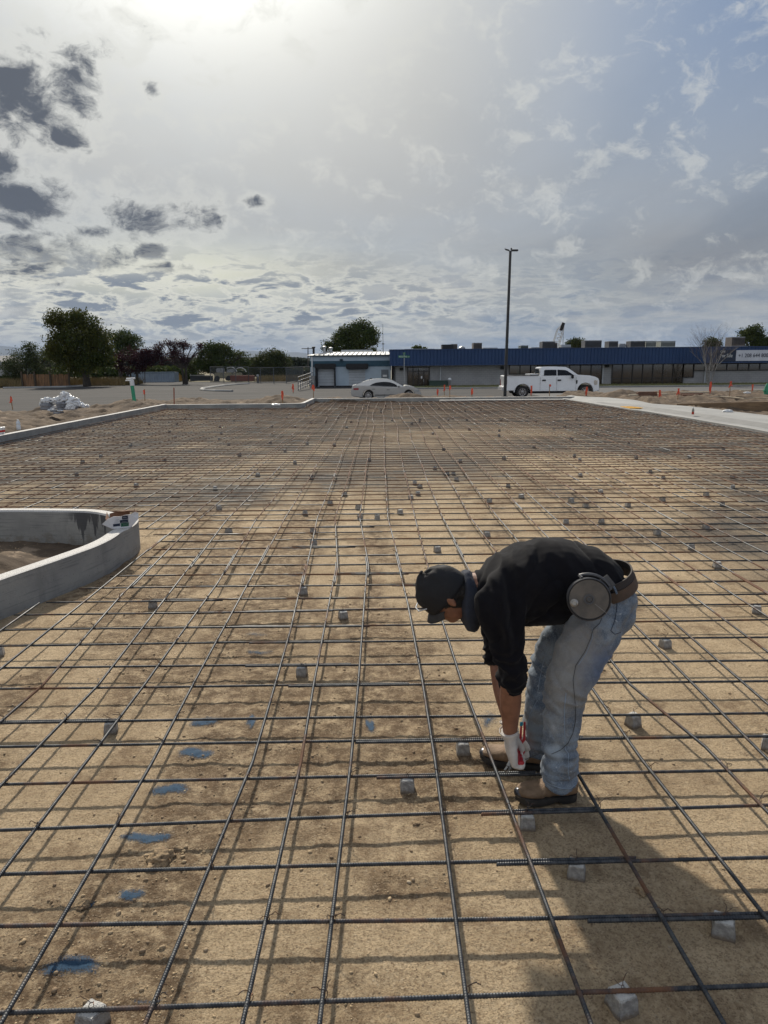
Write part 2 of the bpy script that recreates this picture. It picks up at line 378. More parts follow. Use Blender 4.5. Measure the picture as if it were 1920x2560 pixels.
# curved island of kerb painted on the parking lot
mb=MB(); arc=[gp(x,y,ZS+.05) for x,y in [(622,959),(590,961),(560,963.5),(530,967.5),(506,971.5),(503,973.5),(512,975.5),(540,977),(580,978)]]
mb.tube([tuple(p) for p in arc],.17,6,sq=.7); mb.build('parking_island_kerb',concL); tag(bpy.data.objects['parking_island_kerb'],kind='structure')
# verge in front of the building
mb=MB(); mb.box((48,68.3,ZS+.04),(96,5.2,.16)); v=mb.build('verge',mat('verge_grass',(.14,.13,.05),(.07,.10,.03),scale=3,rough=1,bump=1,bscale=30)); tag(v,kind='structure')
mb=MB(); mb.box((48,65.55,ZS+.05),(96,.18,.17)); v=mb.build('street_kerb',concL); tag(v,kind='structure')
# hills
def hills():
    pts=[(-400,858),(0,866),(40,868),(60,878),(200,874),(330,880),(400,884),(600,876),(660,880),(740,881),(800,886),(1000,889),(1400,893),(2400,890)]
    V=[];Fc=[];N=220
    for i in range(N):
        px=-400+2800*i/(N-1); py=np.interp(px,[a for a,b in pts],[b for a,b in pts])+(fbm(px*.02,0,4,3)-.5)*5
        t=dp(px,py,14000); V+= [tuple(t),(t[0]*.93,t[1]*.86,t[2]*.42),(t[0]*.8,t[1]*.7,-30.)]
    for i in range(N-1):
        for k in (0,1): Fc.append((i*3+k,i*3+k+3,i*3+k+4,i*3+k+1))
    o=meshobj('hills',V,Fc,mat('hill_slope',(.06,.065,.055),(.045,.05,.045),scale=.004,rough=1),None,True); tag(o,kind='structure')
hills()
# ------------------------------------------------------------------ kerbs round the pad
def wall_strip(name,path,inner,outer,h0,h1,m,label,cat='curb wall',kind=None,seed=1,bev=.018,group=None):
    """a poured kerb along path; inner/outer are offsets to either side"""
    pts=[]; P=[Vector(p) for p in path]
    for a,b in zip(P[:-1],P[1:]):
        L=(b-a).length; n=max(1,int(L/.12))
        for i in range(n): pts.append(a.lerp(b,i/n))
    pts.append(P[-1]); V=[];Fc=[];n=8; T=[]
    for i,p in enumerate(pts):
        t=(pts[min(i+1,len(pts)-1)]-pts[max(i-1,0)]).normalized(); nn=Vector((t.y,-t.x)); 
        w=(mnoise.noise(Vector((p.x*1.3,p.y*1.3,seed)))*.006)
        prof=[(inner,h0),(inner,h1-bev-.0),(inner-bev*.3*np.sign(inner),h1-bev*.3),(inner-bev*np.sign(inner-outer),h1),(outer+bev*np.sign(inner-outer),h1),(outer,h1-bev),(outer,h0)]
        for q,z in prof:
            V.append((p.x+nn.x*(q+w),p.y+nn.y*(q+w),z+(w*.6 if z>h1-.05 else 0)))
    k=7
    for i in range(len(pts)-1):
        for j in range(k-1): Fc.append((i*k+j,i*k+j+1,(i+1)*k+j+1,(i+1)*k+j))
    Fc.append(tuple(range(k))); Fc.append(tuple(range((len(pts)-1)*k,len(pts)*k))[::-1])
    o=meshobj(name,V,Fc,m,None,False)
    bm=bmesh.new(); bm.from_mesh(o.data); bmesh.ops.recalc_face_normals(bm,faces=bm.faces); bm.to_mesh(o.data); bm.free()
    tag(o,label,cat,group); return o
def conc_face(stain=False):
    m=bpy.data.materials.new('cast_concrete'); m.use_nodes=True; g=G(m.node_tree); p=m.node_tree.nodes['Principled BSDF']
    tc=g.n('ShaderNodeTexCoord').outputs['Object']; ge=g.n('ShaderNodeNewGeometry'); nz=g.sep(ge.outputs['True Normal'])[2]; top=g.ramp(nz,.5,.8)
    x,y,z=g.sep(tc)
    c=g.mix(g.ramp(g.noise(tc,2.4,8,.65),.3,.7),(.33,.325,.30),(.235,.235,.225))
    lines=g.noise(g.vmath('MULTIPLY',tc,(2.,2.,60.)),1.2,4,.6)
    c=g.mix(g.math('MULTIPLY',g.ramp(lines,.54,.64),.5),c,(.14,.14,.14))
    vh=g.n('ShaderNodeTexVoronoi'); g.put(vh.inputs['Vector'],tc); vh.inputs['Scale'].default_value=26; c=g.mix(g.math('MULTIPLY',g.math('LESS_THAN',vh.outputs['Distance'],.10),.7),c,(.09,.09,.09))
    c=g.mix(g.math('MULTIPLY',g.ramp(g.noise(g.vmath('MULTIPLY',tc,(1,1,.25)),4.2,7,.7),.52,.66),.4),c,(.15,.15,.145))
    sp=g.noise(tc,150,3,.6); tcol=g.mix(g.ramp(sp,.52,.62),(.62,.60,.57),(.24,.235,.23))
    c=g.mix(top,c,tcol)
    if stain:
        run=g.noise(g.vmath('MULTIPLY',tc,(1.,1.,.10)),13.,5,.6); fall=g.ramp(z,-.02,.30); reg=g.math('MULTIPLY',g.ramp(x,-3.35,-3.15),g.ramp(y,7.15,7.3)); reg=g.math('MULTIPLY',reg,g.math('SUBTRACT',1.,top))
        st=g.math('MULTIPLY',g.ramp(g.math('ADD',run,g.math('MULTIPLY',fall,.22)),.60,.64),reg)
        c=g.mix(g.math('MULTIPLY',st,.85),c,(.05,.05,.055))
        br=g.ramp(g.math('ADD',g.noise(tc,9,6,.7),g.math('MULTIPLY',z,-1.2)),.50,.62); c=g.mix(g.math('MULTIPLY',g.math('MULTIPLY',br,g.math('SUBTRACT',1.,top)),.45),c,(.17,.14,.105))
    g.put(p.inputs['Base Color'],c); p.inputs['Roughness'].default_value=.88
    b=g.n('ShaderNodeBump'); b.inputs['Strength'].default_value=.7; b.inputs['Distance'].default_value=.004
    g.put(b.inputs['Height'],g.math('ADD',g.noise(tc,60,6,.7),g.math('MULTIPLY',lines,.6))); g.put(p.inputs['Normal'],b.outputs[0]); return m
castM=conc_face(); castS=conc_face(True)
Lx=-8.62; HC=.21
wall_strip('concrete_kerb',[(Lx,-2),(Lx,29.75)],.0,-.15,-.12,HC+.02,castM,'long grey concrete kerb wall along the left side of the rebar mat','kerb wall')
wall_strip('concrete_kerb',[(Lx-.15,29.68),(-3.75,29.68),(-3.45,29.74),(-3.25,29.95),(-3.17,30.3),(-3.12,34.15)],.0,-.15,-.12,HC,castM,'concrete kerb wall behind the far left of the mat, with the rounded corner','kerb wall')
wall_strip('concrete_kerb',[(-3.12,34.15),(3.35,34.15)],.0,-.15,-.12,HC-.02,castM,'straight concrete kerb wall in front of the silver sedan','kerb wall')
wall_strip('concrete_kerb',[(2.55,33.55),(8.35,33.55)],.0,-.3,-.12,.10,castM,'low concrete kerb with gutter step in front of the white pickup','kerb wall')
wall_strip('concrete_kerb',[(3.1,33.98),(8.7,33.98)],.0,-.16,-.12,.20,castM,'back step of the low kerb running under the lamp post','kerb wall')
# driveway apron with gutter on the right
def apron():
    rows=[]
    def xo(y): return np.interp(y,[5,12,21,24.8,26.6,27.9,29.5,31.2,33.1,34.5,35.2],[11.3,11.3,11.2,10.95,10.8,10.1,10.3,10.4,10.05,9.1,8.8])
    V=[];k=7;ys=np.linspace(5,35.2,60)
    for y in ys:
        x0=float(np.interp(y,[18,23,27,33,36],[9.0,8.86,8.55,8.2,8.0]))
        ramp=1-math.exp(-((y-30.5)/1.8)**2)
        kh=.11+.075*ramp
        for x,z in [(x0,-.1),(x0,.105),(x0+.02,.12),(x0+.34,.104),(x0+.66,kh),(x0+.80,kh+.01),(float(xo(y)),.17)]:
            V.append((x,y,z+.004*math.sin(y*2.1)))
    Fc=[(i*k+j,i*k+j+1,(i+1)*k+j+1,(i+1)*k+j) for i in range(len(ys)-1) for j in range(k-1)]
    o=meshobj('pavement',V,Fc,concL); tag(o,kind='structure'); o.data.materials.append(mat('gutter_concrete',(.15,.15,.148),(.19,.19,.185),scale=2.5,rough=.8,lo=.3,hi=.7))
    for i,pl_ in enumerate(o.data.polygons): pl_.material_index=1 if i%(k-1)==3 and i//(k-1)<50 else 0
    bm=bmesh.new(); bm.from_mesh(o.data); bmesh.ops.recalc_face_normals(bm,faces=bm.faces)
    if sum(f.normal.z*f.calc_area() for f in bm.faces)<0: bmesh.ops.reverse_faces(bm,faces=bm.faces)
    bm.to_mesh(o.data); bm.free()
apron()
a=gp(1549,1018,.19); 
mb=MB()
for i in range(5): mb.box((8.72+i*.18,26.6,.128+.0*i),(.175,1.1,.02),bev=.004)
for i in range(26):
    for j in range(9): mb.box((8.66+i*.034,26.15+j*.11,.140),(.018,.022,.006))
tag(mb.build('tactile_paving',mat('yellow_tile',(.72,.42,.06),(.60,.34,.05),scale=8)),'yellow tactile paving panel set in the pale driveway apron','tactile paving')
wall_strip('form_board',[(10.9,27.7),(12.4,27.0),(13.6,26.2),(16,24.6),(22,20.5)],.0,-.06,-.05,.34,mat('form_wood',(.24,.16,.09),(.16,.105,.06),scale=3,bump=.4,stretch=(1,1,6)),'brown form board edging the raised dirt right of the driveway','form board')
for v in bpy.data.objects['form_board'].data.vertices:
    if v.co.z>.1: v.co.z=.17+(v.co.z-.17)*min(1,max(.05,(v.co.x-10.8)/3.2))
# ------------------------------------------------------------------ reinforcing bars
rng=np.random.RandomState(7); random.seed(5)
def steel():
    m=bpy.data.materials.new('rebar_steel'); m.use_nodes=True; g=G(m.node_tree); p=m.node_tree.nodes['Principled BSDF']
    tc=g.n('ShaderNodeTexCoord').outputs['Object']
    rv=g.n('ShaderNodeObjectInfo').outputs['Random']
    yy=g.sep(tc)[1]; f=g.ramp(g.math('ADD',g.math('ADD',g.noise(tc,2.3,6,.65),g.math('MULTIPLY',g.math('SUBTRACT',rv,.5),.11)),g.math('MULTIPLY',g.ramp(yy,3.5,13.),.17)),.53,.66)
    c=g.mix(g.ramp(g.noise(tc,30,4,.6),.4,.65),(.034,.039,.047),(.078,.081,.085))
    c=g.mix(g.math('MULTIPLY',f,.8),c,g.mix(g.noise(tc,60,4,.6),(.10,.05,.028),(.22,.10,.045)))
    g.put(p.inputs['Base Color'],c); g.put(p.inputs['Metallic'],g.math('SUBTRACT',.45,g.math('MULTIPLY',f,.4)))
    p.inputs['Specular IOR Level'].default_value=.35; g.put(p.inputs['Roughness'],g.math('ADD',.50,g.math('MULTIPLY',f,.38))); return m
steelM=steel()
BR=.0062; ZC=.0625; ZL=.0760
def bar(name,P0,P1,off,long_dir,ribfar=4.6):
    """a ribbed bar from P0 to P1; off(s)->(side,up) wobble; ribs are modelled where the camera can make them out"""
    P0=np.array(P0,float);P1=np.array(P1,float);L=np.linalg.norm(P1-P0);T=(P1-P0)/L
    S=np.array([T[1],-T[0],0]);S/=np.linalg.norm(S);Up=np.cross(S,T)
    s=[0.];r=[0.72];
    pitch=.0088
    x=0.
    while x<L:
        p=P0+T*x; d=math.hypot(p[0],p[1])
        vis=abs(p[0])<.62*max(p[1],.3)+.35
        if d<ribfar and p[1]>.6 and vis:
            for q,rr in ((.22,1.),(.42,1.17),(.62,1.17),(.82,1.)):
                s.append(x+q*pitch); r.append(rr)
            x+=pitch
        else:
            x+=.10 if d<9 else .28; s.append(min(x,L)); r.append(1.06)
    s.append(L);r.append(.72); s=np.array(s);r=np.array(r)
    n=8 if math.hypot(*(P0+T*L*.5)[:2])<12 else 5
    a=np.arange(n)*2*math.pi/n
    side,up=off(s)
    ctr=P0[None]+T[None]*s[:,None]+S[None]*side[:,None]+np.array([0,0,1.])[None]*up[:,None]
    sl=.0028*np.sin(a)*1.
    V=ctr[:,None,:]+S*(np.cos(a)[None,:,None]*(BR*r)[:,None,None])+Up*(np.sin(a)[None,:,None]*(BR*r)[:,None,None])+T*sl[None,:,None]*(r[:,None,None]!=.72)
    k=len(s); V=V.reshape(-1,3); i=np.arange((k-1)*n).reshape(k-1,n); j=(np.arange(n)+1)%n
    F4=np.stack([i,i[:,j],i[:,j]+n,i+n],-1).reshape(-1,4)
    V=np.vstack([V,ctr[0]-T*.001,ctr[-1]+T*.001]); c0=len(V)-2
    caps=[[c0,b,(b+1)%n,c0] for b in range(n)]
    caps0=np.array([[ (b+1)%n,b,c0] for b in range(n)]);caps1=np.array([[(k-1)*n+b,(k-1)*n+(b+1)%n,c0+1] for b in range(n)])
    return V,F4,np.vstack([caps0,caps1])
def addbar(name,data,label,group):
    V,F4,F3=data; me=bpy.data.meshes.new(name)
    me.vertices.add(len(V)); me.vertices.foreach_set('co',V.astype(np.float32).ravel())
    me.loops.add(F4.size+F3.size); me.polygons.add(len(F4)+len(F3))
    me.loops.foreach_set('vertex_index',np.concatenate([F4.ravel(),F3.ravel()]).astype(np.int32))
    me.polygons.foreach_set('loop_start',np.concatenate([np.arange(len(F4))*4,F4.size+np.arange(len(F3))*3]).astype(np.int32))
    me.update(calc_edges=True); me.polygons.foreach_set('use_smooth',[True]*len(me.polygons)); me.materials.append(steelM)
    o=bpy.data.objects.new(name,me); COL.objects.link(o); return tag(o,label,'rebar',group)
# crosswise rows: (y at x=0, slope, splice (from,to) in x); the first ones as seen, then about a foot apart
rows=[(1.71,.029,(-2.3,-1.75)),(1.983,.014,(.615,1.22)),(2.245,.028,(.375,.86)),(2.52,.046,(.36,.80)),(2.80,.024,(-.04,.62)),(3.09,.016,(-.14,.9)),
      (3.335,.010,(-1.9,-1.3)),(3.70,.004,(-.52,.12)),(3.975,.006,(-.80,-.2)),(4.33,.008,(-.84,-.22)),(4.62,.012,(-1.02,-.1)),(4.93,.016,(-1.3,-.36))]
y=4.93
while y<33.2:
    y+=.305+rng.uniform(-.035,.035); rows.append((y,rng.uniform(-.006,.010),None))
# lengthwise columns: x as a function of y
near_cols=[[(-1.0,1.6),(-1.0,2.9),(-1.02,3.7),(-1.06,5.6),(-1.10,8)],[(-.625,1.6),(-.566,2.9),(-.582,3.7),(-.60,4.5),(-.66,6),(-.75,8)],[(-.371,1.6),(-.359,2.9),(-.375,3.7),(-.40,6),(-.55,8)],
  [(-.172,1.6),(-.144,2.9),(-.138,3.7),(-.14,6),(-.27,8)],[(.216,1.6),(.217,2.9),(.205,3.7),(.17,5),(.04,8)],[(.53,1.6),(.463,2.87),(.415,3.7),(.36,5.5),(.34,8)],
  [(.87,1.6),(.80,2.8),(.76,4),(.70,6),(.64,8)],[(1.19,1.6),(1.10,2.9),(1.08,4),(1.02,6),(.94,8)],[(1.5,1.6),(1.42,3),(1.30,3.66),(1.28,6),(1.25,8)],
  [(-1.30,1.6),(-1.28,3.7),(-1.3,5.6),(-1.42,8)],[(-1.6,1.6),(-1.53,3.7),(-1.62,5.6),(-1.74,8)],[(-1.92,1.6),(-1.83,3.7),(-1.95,5.3),(-2.05,8)]]
cols=[]
for c in near_cols:
    xs_=[a for a,b in c]; ys_=[b for a,b in c]; cols.append((ys_,xs_))
for k in range(22): x=-2.13-.305*k+rng.uniform(-.03,.03)*1; cols.append(([0,8],[x,x-.05]))
for k in range(25): x=1.66+.30*k+rng.uniform(-.03,.03)*1; cols.append(([0,8],[x,x-.08]))
def colx(c,yy,seed):
    base=np.interp(yy,c[0],c[1]); amp=np.clip((np.asarray(yy)-6)/18,0,1)
    return base+amp*(vnoise(np.asarray(yy)*.33+seed*3.1,np.zeros_like(yy)+seed,3)-.5)*.15+amp*(vnoise(np.asarray(yy)*1.3,np.zeros_like(yy)+seed+.5,9)-.5)*.03
jobs=[]; rowlaps=[]
ORD=['','second ','third ','fourth ','fifth ','sixth ','seventh ','eighth ','ninth ','tenth ','eleventh ','twelfth ']
for ri,(y0,sl_,lap) in enumerate(rows):
    xl=-8.5 if y0<29.5 else -3.05; xr=8.9 if y0<32.6 else 8.1
    if 4.45<y0<7.85:
        isl=np.interp(y0,[4.45,4.96,5.4,5.97,6.96,7.35,7.7,7.85],[-2.85,-2.55,-2.4,-2.2,-2.15,-2.35,-2.75,-3.3]); xl=isl
    cuts=[]
    if lap: cuts=[lap]; c=lap[0]-5.49
    else:
        c0=rng.uniform(-8,-3); c=c0
        while c<xr-.8: cuts.append((c,c+.6)); c+=5.49
        c=c0-5.49
    while c>xl: cuts.insert(0,(c,c+.6)); c-=5.49
    c=cuts[-1][0]+5.49
    while c<xr-.8: cuts.append((c,c+.6)); c+=5.49
    cuts=[q for q in cuts if q[0]>xl+.3 and q[1]<xr-.2]
    st=[xl]+[q[0] for q in cuts]; en=[q[1] for q in cuts]+[xr]
    for k,(a,b) in enumerate(zip(st,en)):
        if y0<4 and (b<-3.2 or a>3.2): continue
        dy=(.0075 if k%2 else -.0075)
        sd=ri*3.7+(0 if y0<5 else rng.uniform(0,9)); amp=.010 if y0<5 else .03
        def off(s,sd=sd,amp=amp,y0=y0,a=a,L=b-a):
            return ((vnoise((s+a)*.55+sd+40,s*0,1)-.5)*amp*2,(vnoise((s+a)*.8+sd+40,s*0+3,2)-.5)*.004)
        P0=(a,y0+sl_*a+dy,ZC);P1=(b,y0+sl_*b+dy,ZC)
        near=min(math.hypot(x_,y0) for x_ in (a,b,min(max(0,a),b)))
        jobs.append((near,'cross',ri,k,P0,P1,off,(a,b)))
    rowlaps.append(cuts)
order=sorted(range(len(cols)),key=lambda i:np.interp(2.0,cols[i][0],cols[i][1]))
for oi,ci in enumerate(order):
    c=cols[ci]; x8=np.interp(8,c[0],c[1]); yend=29.45 if x8<-3.2 else 33.3
    lapc=5.6+rng.uniform(-.35,.55) if ci<12 else rng.uniform(3.5,8.5)
    if ci==6: lapc=6.3
    ystart=-.3; cut=[]
    yy=lapc
    while yy<yend-1: cut.append((yy,yy+.62)); yy+=5.49+rng.uniform(-.05,.05)
    if lapc>5.2+.9: pass
    st=[ystart]+[q[0] for q in cut]; en=[q[1] for q in cut]+[yend]
    if -5.2<x8<-2.3: pass
    for k,(a,b) in enumerate(zip(st,en)):
        segs=[(a,b)]
        xm=x8
        if xm<-2.2:      # break at the island
            y_in=np.interp(-xm,[2.3,2.45,2.7,3.2,8],[5.9,5.3,4.85,4.35,2.5]); y_out=np.interp(-xm,[2.3,2.5,2.75,3.2,9],[7.2,7.45,7.6,7.72,7.8])
            new=[]
            for (p,q) in segs:
                if q<=y_in or p>=y_out: new.append((p,q))
                else:
                    if p<y_in-.3: new.append((p,y_in-.1))
                    if q>y_out+.3: new.append((y_out+.1,q))
            segs=new
        for (p,q) in segs:
            dx=.007 if k%2 else -.007; ys_=None
            def off(s,c=c,p=p,dx=dx,ci=ci):
                yy=p+s; x=colx(c,yy,ci)
                return (x+dx,(vnoise(s*.7+ci,s*0+3,2)-.5)*.006+.0)
            if abs(x8)>4.2 and q<4: continue
            near=min(math.hypot(x8,t) for t in (max(p,1.5),max(q,1.5)))
            jobs.append((near,'long',oi,k,(0,p,ZL),(0,q,ZL),off,(p,q)))
jobs.sort(key=lambda j:j[0]); print('bars',len(jobs))
rest=[]
for n,j in enumerate(jobs):
    near,kind,idx,k,P0,P1,off,(a,b)=j
    data=bar('rebar',P0,P1,off,kind=='long')
    if n<296:
        if kind=='cross':
            g_='crosswise reinforcing bars'
            if idx<12:
                side='' if (a<-2 and b>2) else (', middle piece' if b<.2 else (', right piece' if b>2 else ', left piece'))
                if k==0 and b<1.3 and a<-2: side=', left piece'
                elif b>2: side=', right piece'
                lab='dark ribbed crosswise steel bar in the %srow from the front%s'%(ORD[idx],side)
                if idx>=8: g_+=' in the front rows'
            else:
                z='left' if b<0 else ('right' if a>0 else 'middle'); band='beside the curved kerb' if idx<24 else ('beyond the bent man' if idx<45 else 'far out on the mat')
                lab='dark crosswise steel bar in the %s, %s'%(z,band); g_='crosswise bars, %s, %s'%(z,band)
        else:
            x8=np.interp(3,cols[order[idx]][0],cols[order[idx]][1])
            band='starting below the front edge' if a<1 else ('past the first splice' if a<9 else ('past the second splice' if a<14 else 'in the far mat'))
            if abs(x8)<1.6 and a<9:
                rk=sorted([i for i in range(len(cols)) if abs(np.interp(3,cols[i][0],cols[i][1]))<1.6],key=lambda i:np.interp(3,cols[i][0],cols[i][1])).index(order[idx])
                lab='lengthwise ribbed bar %s, %scounting in from the left'%(band,(ORD[rk] or 'first ')); g_='lengthwise bars in front'
            else:
                z='left' if x8<-3.5 else('centre left' if x8<0 else ('centre right' if x8<3.5 else 'right'))
                lab='pale lengthwise steel bar at the %s of the mat %s'%(z,band); g_='lengthwise bars, %s, %s'%(z,band)
        addbar('rebar',data,lab,g_)
    else: rest.append(data)
V=[];A=[];B=[];n=0
for v,f4,f3 in rest: V.append(v);A.append(f4+n);B.append(f3+n);n+=len(v)
if V:
    o=addbar('rebar_mat',(np.vstack(V),np.vstack(A),np.vstack(B)),'far part of the tied steel reinforcing mat',None); o['kind']='stuff'
# ------------------------------------------------------------------ concrete spacer blocks under the bars
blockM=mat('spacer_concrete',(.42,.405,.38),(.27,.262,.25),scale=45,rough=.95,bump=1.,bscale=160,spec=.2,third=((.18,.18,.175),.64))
def weather_shade_block(m):  # white dust on top, soil at base; both also paint in shading
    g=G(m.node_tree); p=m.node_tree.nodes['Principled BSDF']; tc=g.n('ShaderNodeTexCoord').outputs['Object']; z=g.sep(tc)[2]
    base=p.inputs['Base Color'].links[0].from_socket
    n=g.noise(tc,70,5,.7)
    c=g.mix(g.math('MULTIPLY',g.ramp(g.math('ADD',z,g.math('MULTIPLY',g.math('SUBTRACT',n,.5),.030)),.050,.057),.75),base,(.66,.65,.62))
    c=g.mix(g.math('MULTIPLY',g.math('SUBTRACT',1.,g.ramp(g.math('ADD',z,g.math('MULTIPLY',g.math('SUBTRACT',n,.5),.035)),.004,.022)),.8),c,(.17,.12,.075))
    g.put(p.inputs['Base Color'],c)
weather_shade_block(blockM)
def block_mesh(seed):
    r=random.Random(seed); bm=bmesh.new(); bmesh.ops.create_cube(bm,size=1)
    bmesh.ops.bevel(bm,geom=bm.edges[:],offset=.045,segments=2,affect='EDGES')
    bmesh.ops.subdivide_edges(bm,edges=[e for e in bm.edges if e.calc_length()>.4],cuts=3,use_grid_fill=True)
    for v in bm.verts:
        t=1.04+(-.20)*(v.co.z+.5)
        v.co.x*=t*.060; v.co.y*=t*.060; v.co.z=(v.co.z+.5)*.057
        v.co+=Vector([mnoise.noise(Vector((v.co.x*40+seed*7,v.co.y*40,v.co.z*40+i*9)))*.0036 for i in range(3)])
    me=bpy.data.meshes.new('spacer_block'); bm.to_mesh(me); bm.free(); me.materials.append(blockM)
    me.polygons.foreach_set('use_smooth',[True]*len(me.polygons))
    try: me.set_sharp_from_angle(angle=R_(40))
    except Exception: pass
    return me
bms=[block_mesh(i) for i in range(5)]
def tiewire(top,seed=0,rad=.0009,w=.016):
    r=random.Random(seed); mb=MB(); x,y,z=top
    pts=[]
    for i in range(13):
        a=i/12*2*math.pi*1.0; pts.append((x+w*.55*math.cos(a)*.6,y+w*math.cos(a)*.25+w*.35*math.sin(a)*.3,z+w*.75*math.sin(a)))
    mb.tube(pts,rad,4)
    for q in (0,1):
        a=r.uniform(0,6.28); p=Vector((x,y,z+w*.75)); P=[p]
        for i in range(5):
            a+=r.uniform(-.7,.7); p=p+Vector((math.cos(a)*.008,math.sin(a)*.006,r.uniform(.001,.010) if i<3 else r.uniform(-.006,.004))); P.append(p)
        mb.tube(P,rad,4)
    return mb
wireM=mat('tie_wire',(.045,.045,.05),(.12,.06,.03),scale=40,rough=.5,metal=.6)
def rowy(ri,x): return rows[ri][0]+rows[ri][1]*x
def snap(x,y):
    ri=min(range(len(rows)),key=lambda i:abs(rowy(i,x)-y)); return ri
px_blocks=[(240,2550),(1545,2500),(1793,2310),(1431,2167),(1313,2060),(1018,1970),(1154,1868),(1573,1800),(1910,1860),(290,1815),(757,1680),(12,1628),(383,1520),(859,1540),(757,1487),(1646,1603),(1917,1550),
 (1784,1415),(1093,1380),(1218,1345),(783,1366),(1424,1318),(1503,1309),(1645,1340),(1729,1375),(1763,1322),(577,1328),(785,1327),(943,1303),(895,1278),(823,1268),(861,1243),(1000,1283),(1028,1253),(1045,1240),(1036,1208),(1050,1222),(777,1199),(900,1300),(1117,1186),(1135,1190),(1142,1204),(1226,1262),(1302,1245),(1272,1220),(1422,1252),(1469,1272),(1503,1236),(1560,1262),(1652,1252),(1628,1184),(1842,1200),(1838,1225),(1797,1262),(1765,1242),(675,1110),(340,1218),(190,1190),(100,1180)]
used=set(); nb=0
B0=[]
for (px,py) in px_blocks:
    p=gp(px,py,0); ri=snap(p[0],p[1]+.02); B0.append((p[0],ri))
k=0
while len(B0)<210 and k<4000:
    k+=1; ri=rng.randint(14,len(rows)); x=rng.uniform(-8.3,8.7); yy=rowy(ri,x)
    if yy>29.5 and x<-3: continue
    if 4.3<yy<8 and x<-2.2: continue
    if yy<9 and abs(x)>.55*yy-.3 and False: continue
    if any(abs(x-a)<.55 and abs(yy-rowy(b,a))<.55 for a,b in B0): continue
    if yy<8: continue
    B0.append((x,ri))
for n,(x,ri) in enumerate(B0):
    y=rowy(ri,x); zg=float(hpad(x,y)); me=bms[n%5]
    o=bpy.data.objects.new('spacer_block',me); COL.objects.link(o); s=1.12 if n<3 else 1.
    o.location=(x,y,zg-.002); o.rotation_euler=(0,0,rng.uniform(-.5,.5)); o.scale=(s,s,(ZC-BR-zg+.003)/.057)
    if n<17:
        names=['bottom left corner beside a wire tie','with a white dusty top at the bottom right','under the doubled bar nearest the right edge','below the splice in front of the boots','under the toe of the tan boot','near the front, left of the boots','left of the gloved hand','right of the standing leg','at the right edge level with the shin','left of the blue paint dashes','under the splice left of the cap','at the left edge below the kerb','below the curved kerb','left of the bent head','in line above the splice left of the head','right of the man\'s pocket','at the right edge level with his hip']
        tag(o,'small grey concrete spacer cube, '+names[n],'spacer block','spacer blocks under the bars')
        w=tiewire((x,y,ZC),n,.0011,.017).build('tie_wire',wireM,None,True)
        tag(w,'wire loop on the spacer cube '+names[n],'tie wire','wire ties on the bars')
    else:
        z='left' if x<-2.5 else ('middle' if x<2.5 else 'right'); band='middle distance' if y<14 else 'far part'
        tag(o,'small grey spacer cube in the %s of the mat, %s'%(z,band),'spacer block','spacer blocks, %s, %s'%(z,band))
# wire ties where bars cross
cnt=0; ties=[]
for ri in range(0,30):
    for ci in range(12):
        y=rows[ri][0]; x=float(colx(cols[ci],np.array([y]),ci)[0]); y=rowy(ri,x)
        if abs(x)>.56*y+.1: continue
        if rng.rand()<(.55 if y<5 else .5): ties.append((x,y,ri))
ties+= [(.463,2.80,4),(1.13,2.80,4)]
for n,(x,y,ri) in enumerate(ties[:170]):
    w=tiewire((x,y,ZL+.001),100+n,.0014 if y<5 else .0019,.0155).build('tie_wire',wireM,None,True)
    z='left' if x<-.5 else ('middle' if x<.5 else 'right')
    tag(w,'black wire tie on a bar crossing, %s side, %s'%(z,('row %s'%(ORD[ri] or 'first ')).strip()+' from the front' if ri<12 else 'beyond the twelfth row'),'tie wire','wire ties, %s %d'%(z,ri if ri<12 else 12))
# ------------------------------------------------------------------ blue paint marks
def paint():
    m=bpy.data.materials.new('blue_paint'); m.use_nodes=True; g=G(m.node_tree); p=m.node_tree.nodes['Principled BSDF']
    tc=g.n('ShaderNodeTexCoord').outputs['Object']; at=g.n('ShaderNodeAttribute',attribute_name='fade').outputs['Fac']
    p.inputs['Roughness'].default_value=.9
    g.put(p.inputs['Base Color'],g.mix(g.noise(tc,120,4),(.008,.038,.085),(.02,.07,.13)))
    al=g.math('MULTIPLY',g.ramp(g.math('ADD',g.math('ADD',at,g.math('MULTIPLY',g.math('SUBTRACT',g.noise(tc,34,5,.7),.5),1.3)),g.math('MULTIPLY',g.math('SUBTRACT',g.noise(tc,160,6,.75),.5),2.2)),.20,.95),.88)
    g.put(p.inputs['Alpha'],al); return m
paintM=paint()
marks=[(490,1886,80,22,1,'below the sixth crosswise bar'),(425,1977,82,22,1,'between two bars left of centre'),(365,2095,110,26,1,'longest of the line, beside the clod of dirt'),(328,2238,60,30,.85,'smudged patch under the pebbles'),(180,2418,125,42,1,'broad dash nearest the front left'),(222,2262,22,18,.8,'tiny spot beside a stone'),
 (512,1806,66,20,.9,'upper dash of the line'),(628,1806,20,30,.9,'short upright one right of the line'),(925,1812,20,36,.9,'short upright one left of the gloved hand'),(648,1631,60,12,.55,'faint dash high up on the left'),(640,1587,56,10,.5,'faintest dash furthest up'),(745,1437,44,10,.5,'faint smear under the splice'),(1222,1800,36,34,.6,'blurred spot left of the forearm'),(372,2508,70,14,.5,'pale streak by the bottom spacer cube'),(735,1372,50,8,.4,'faint smear far up near the middle'),(1650,1790,40,22,.35,'faint spot right of the legs')]
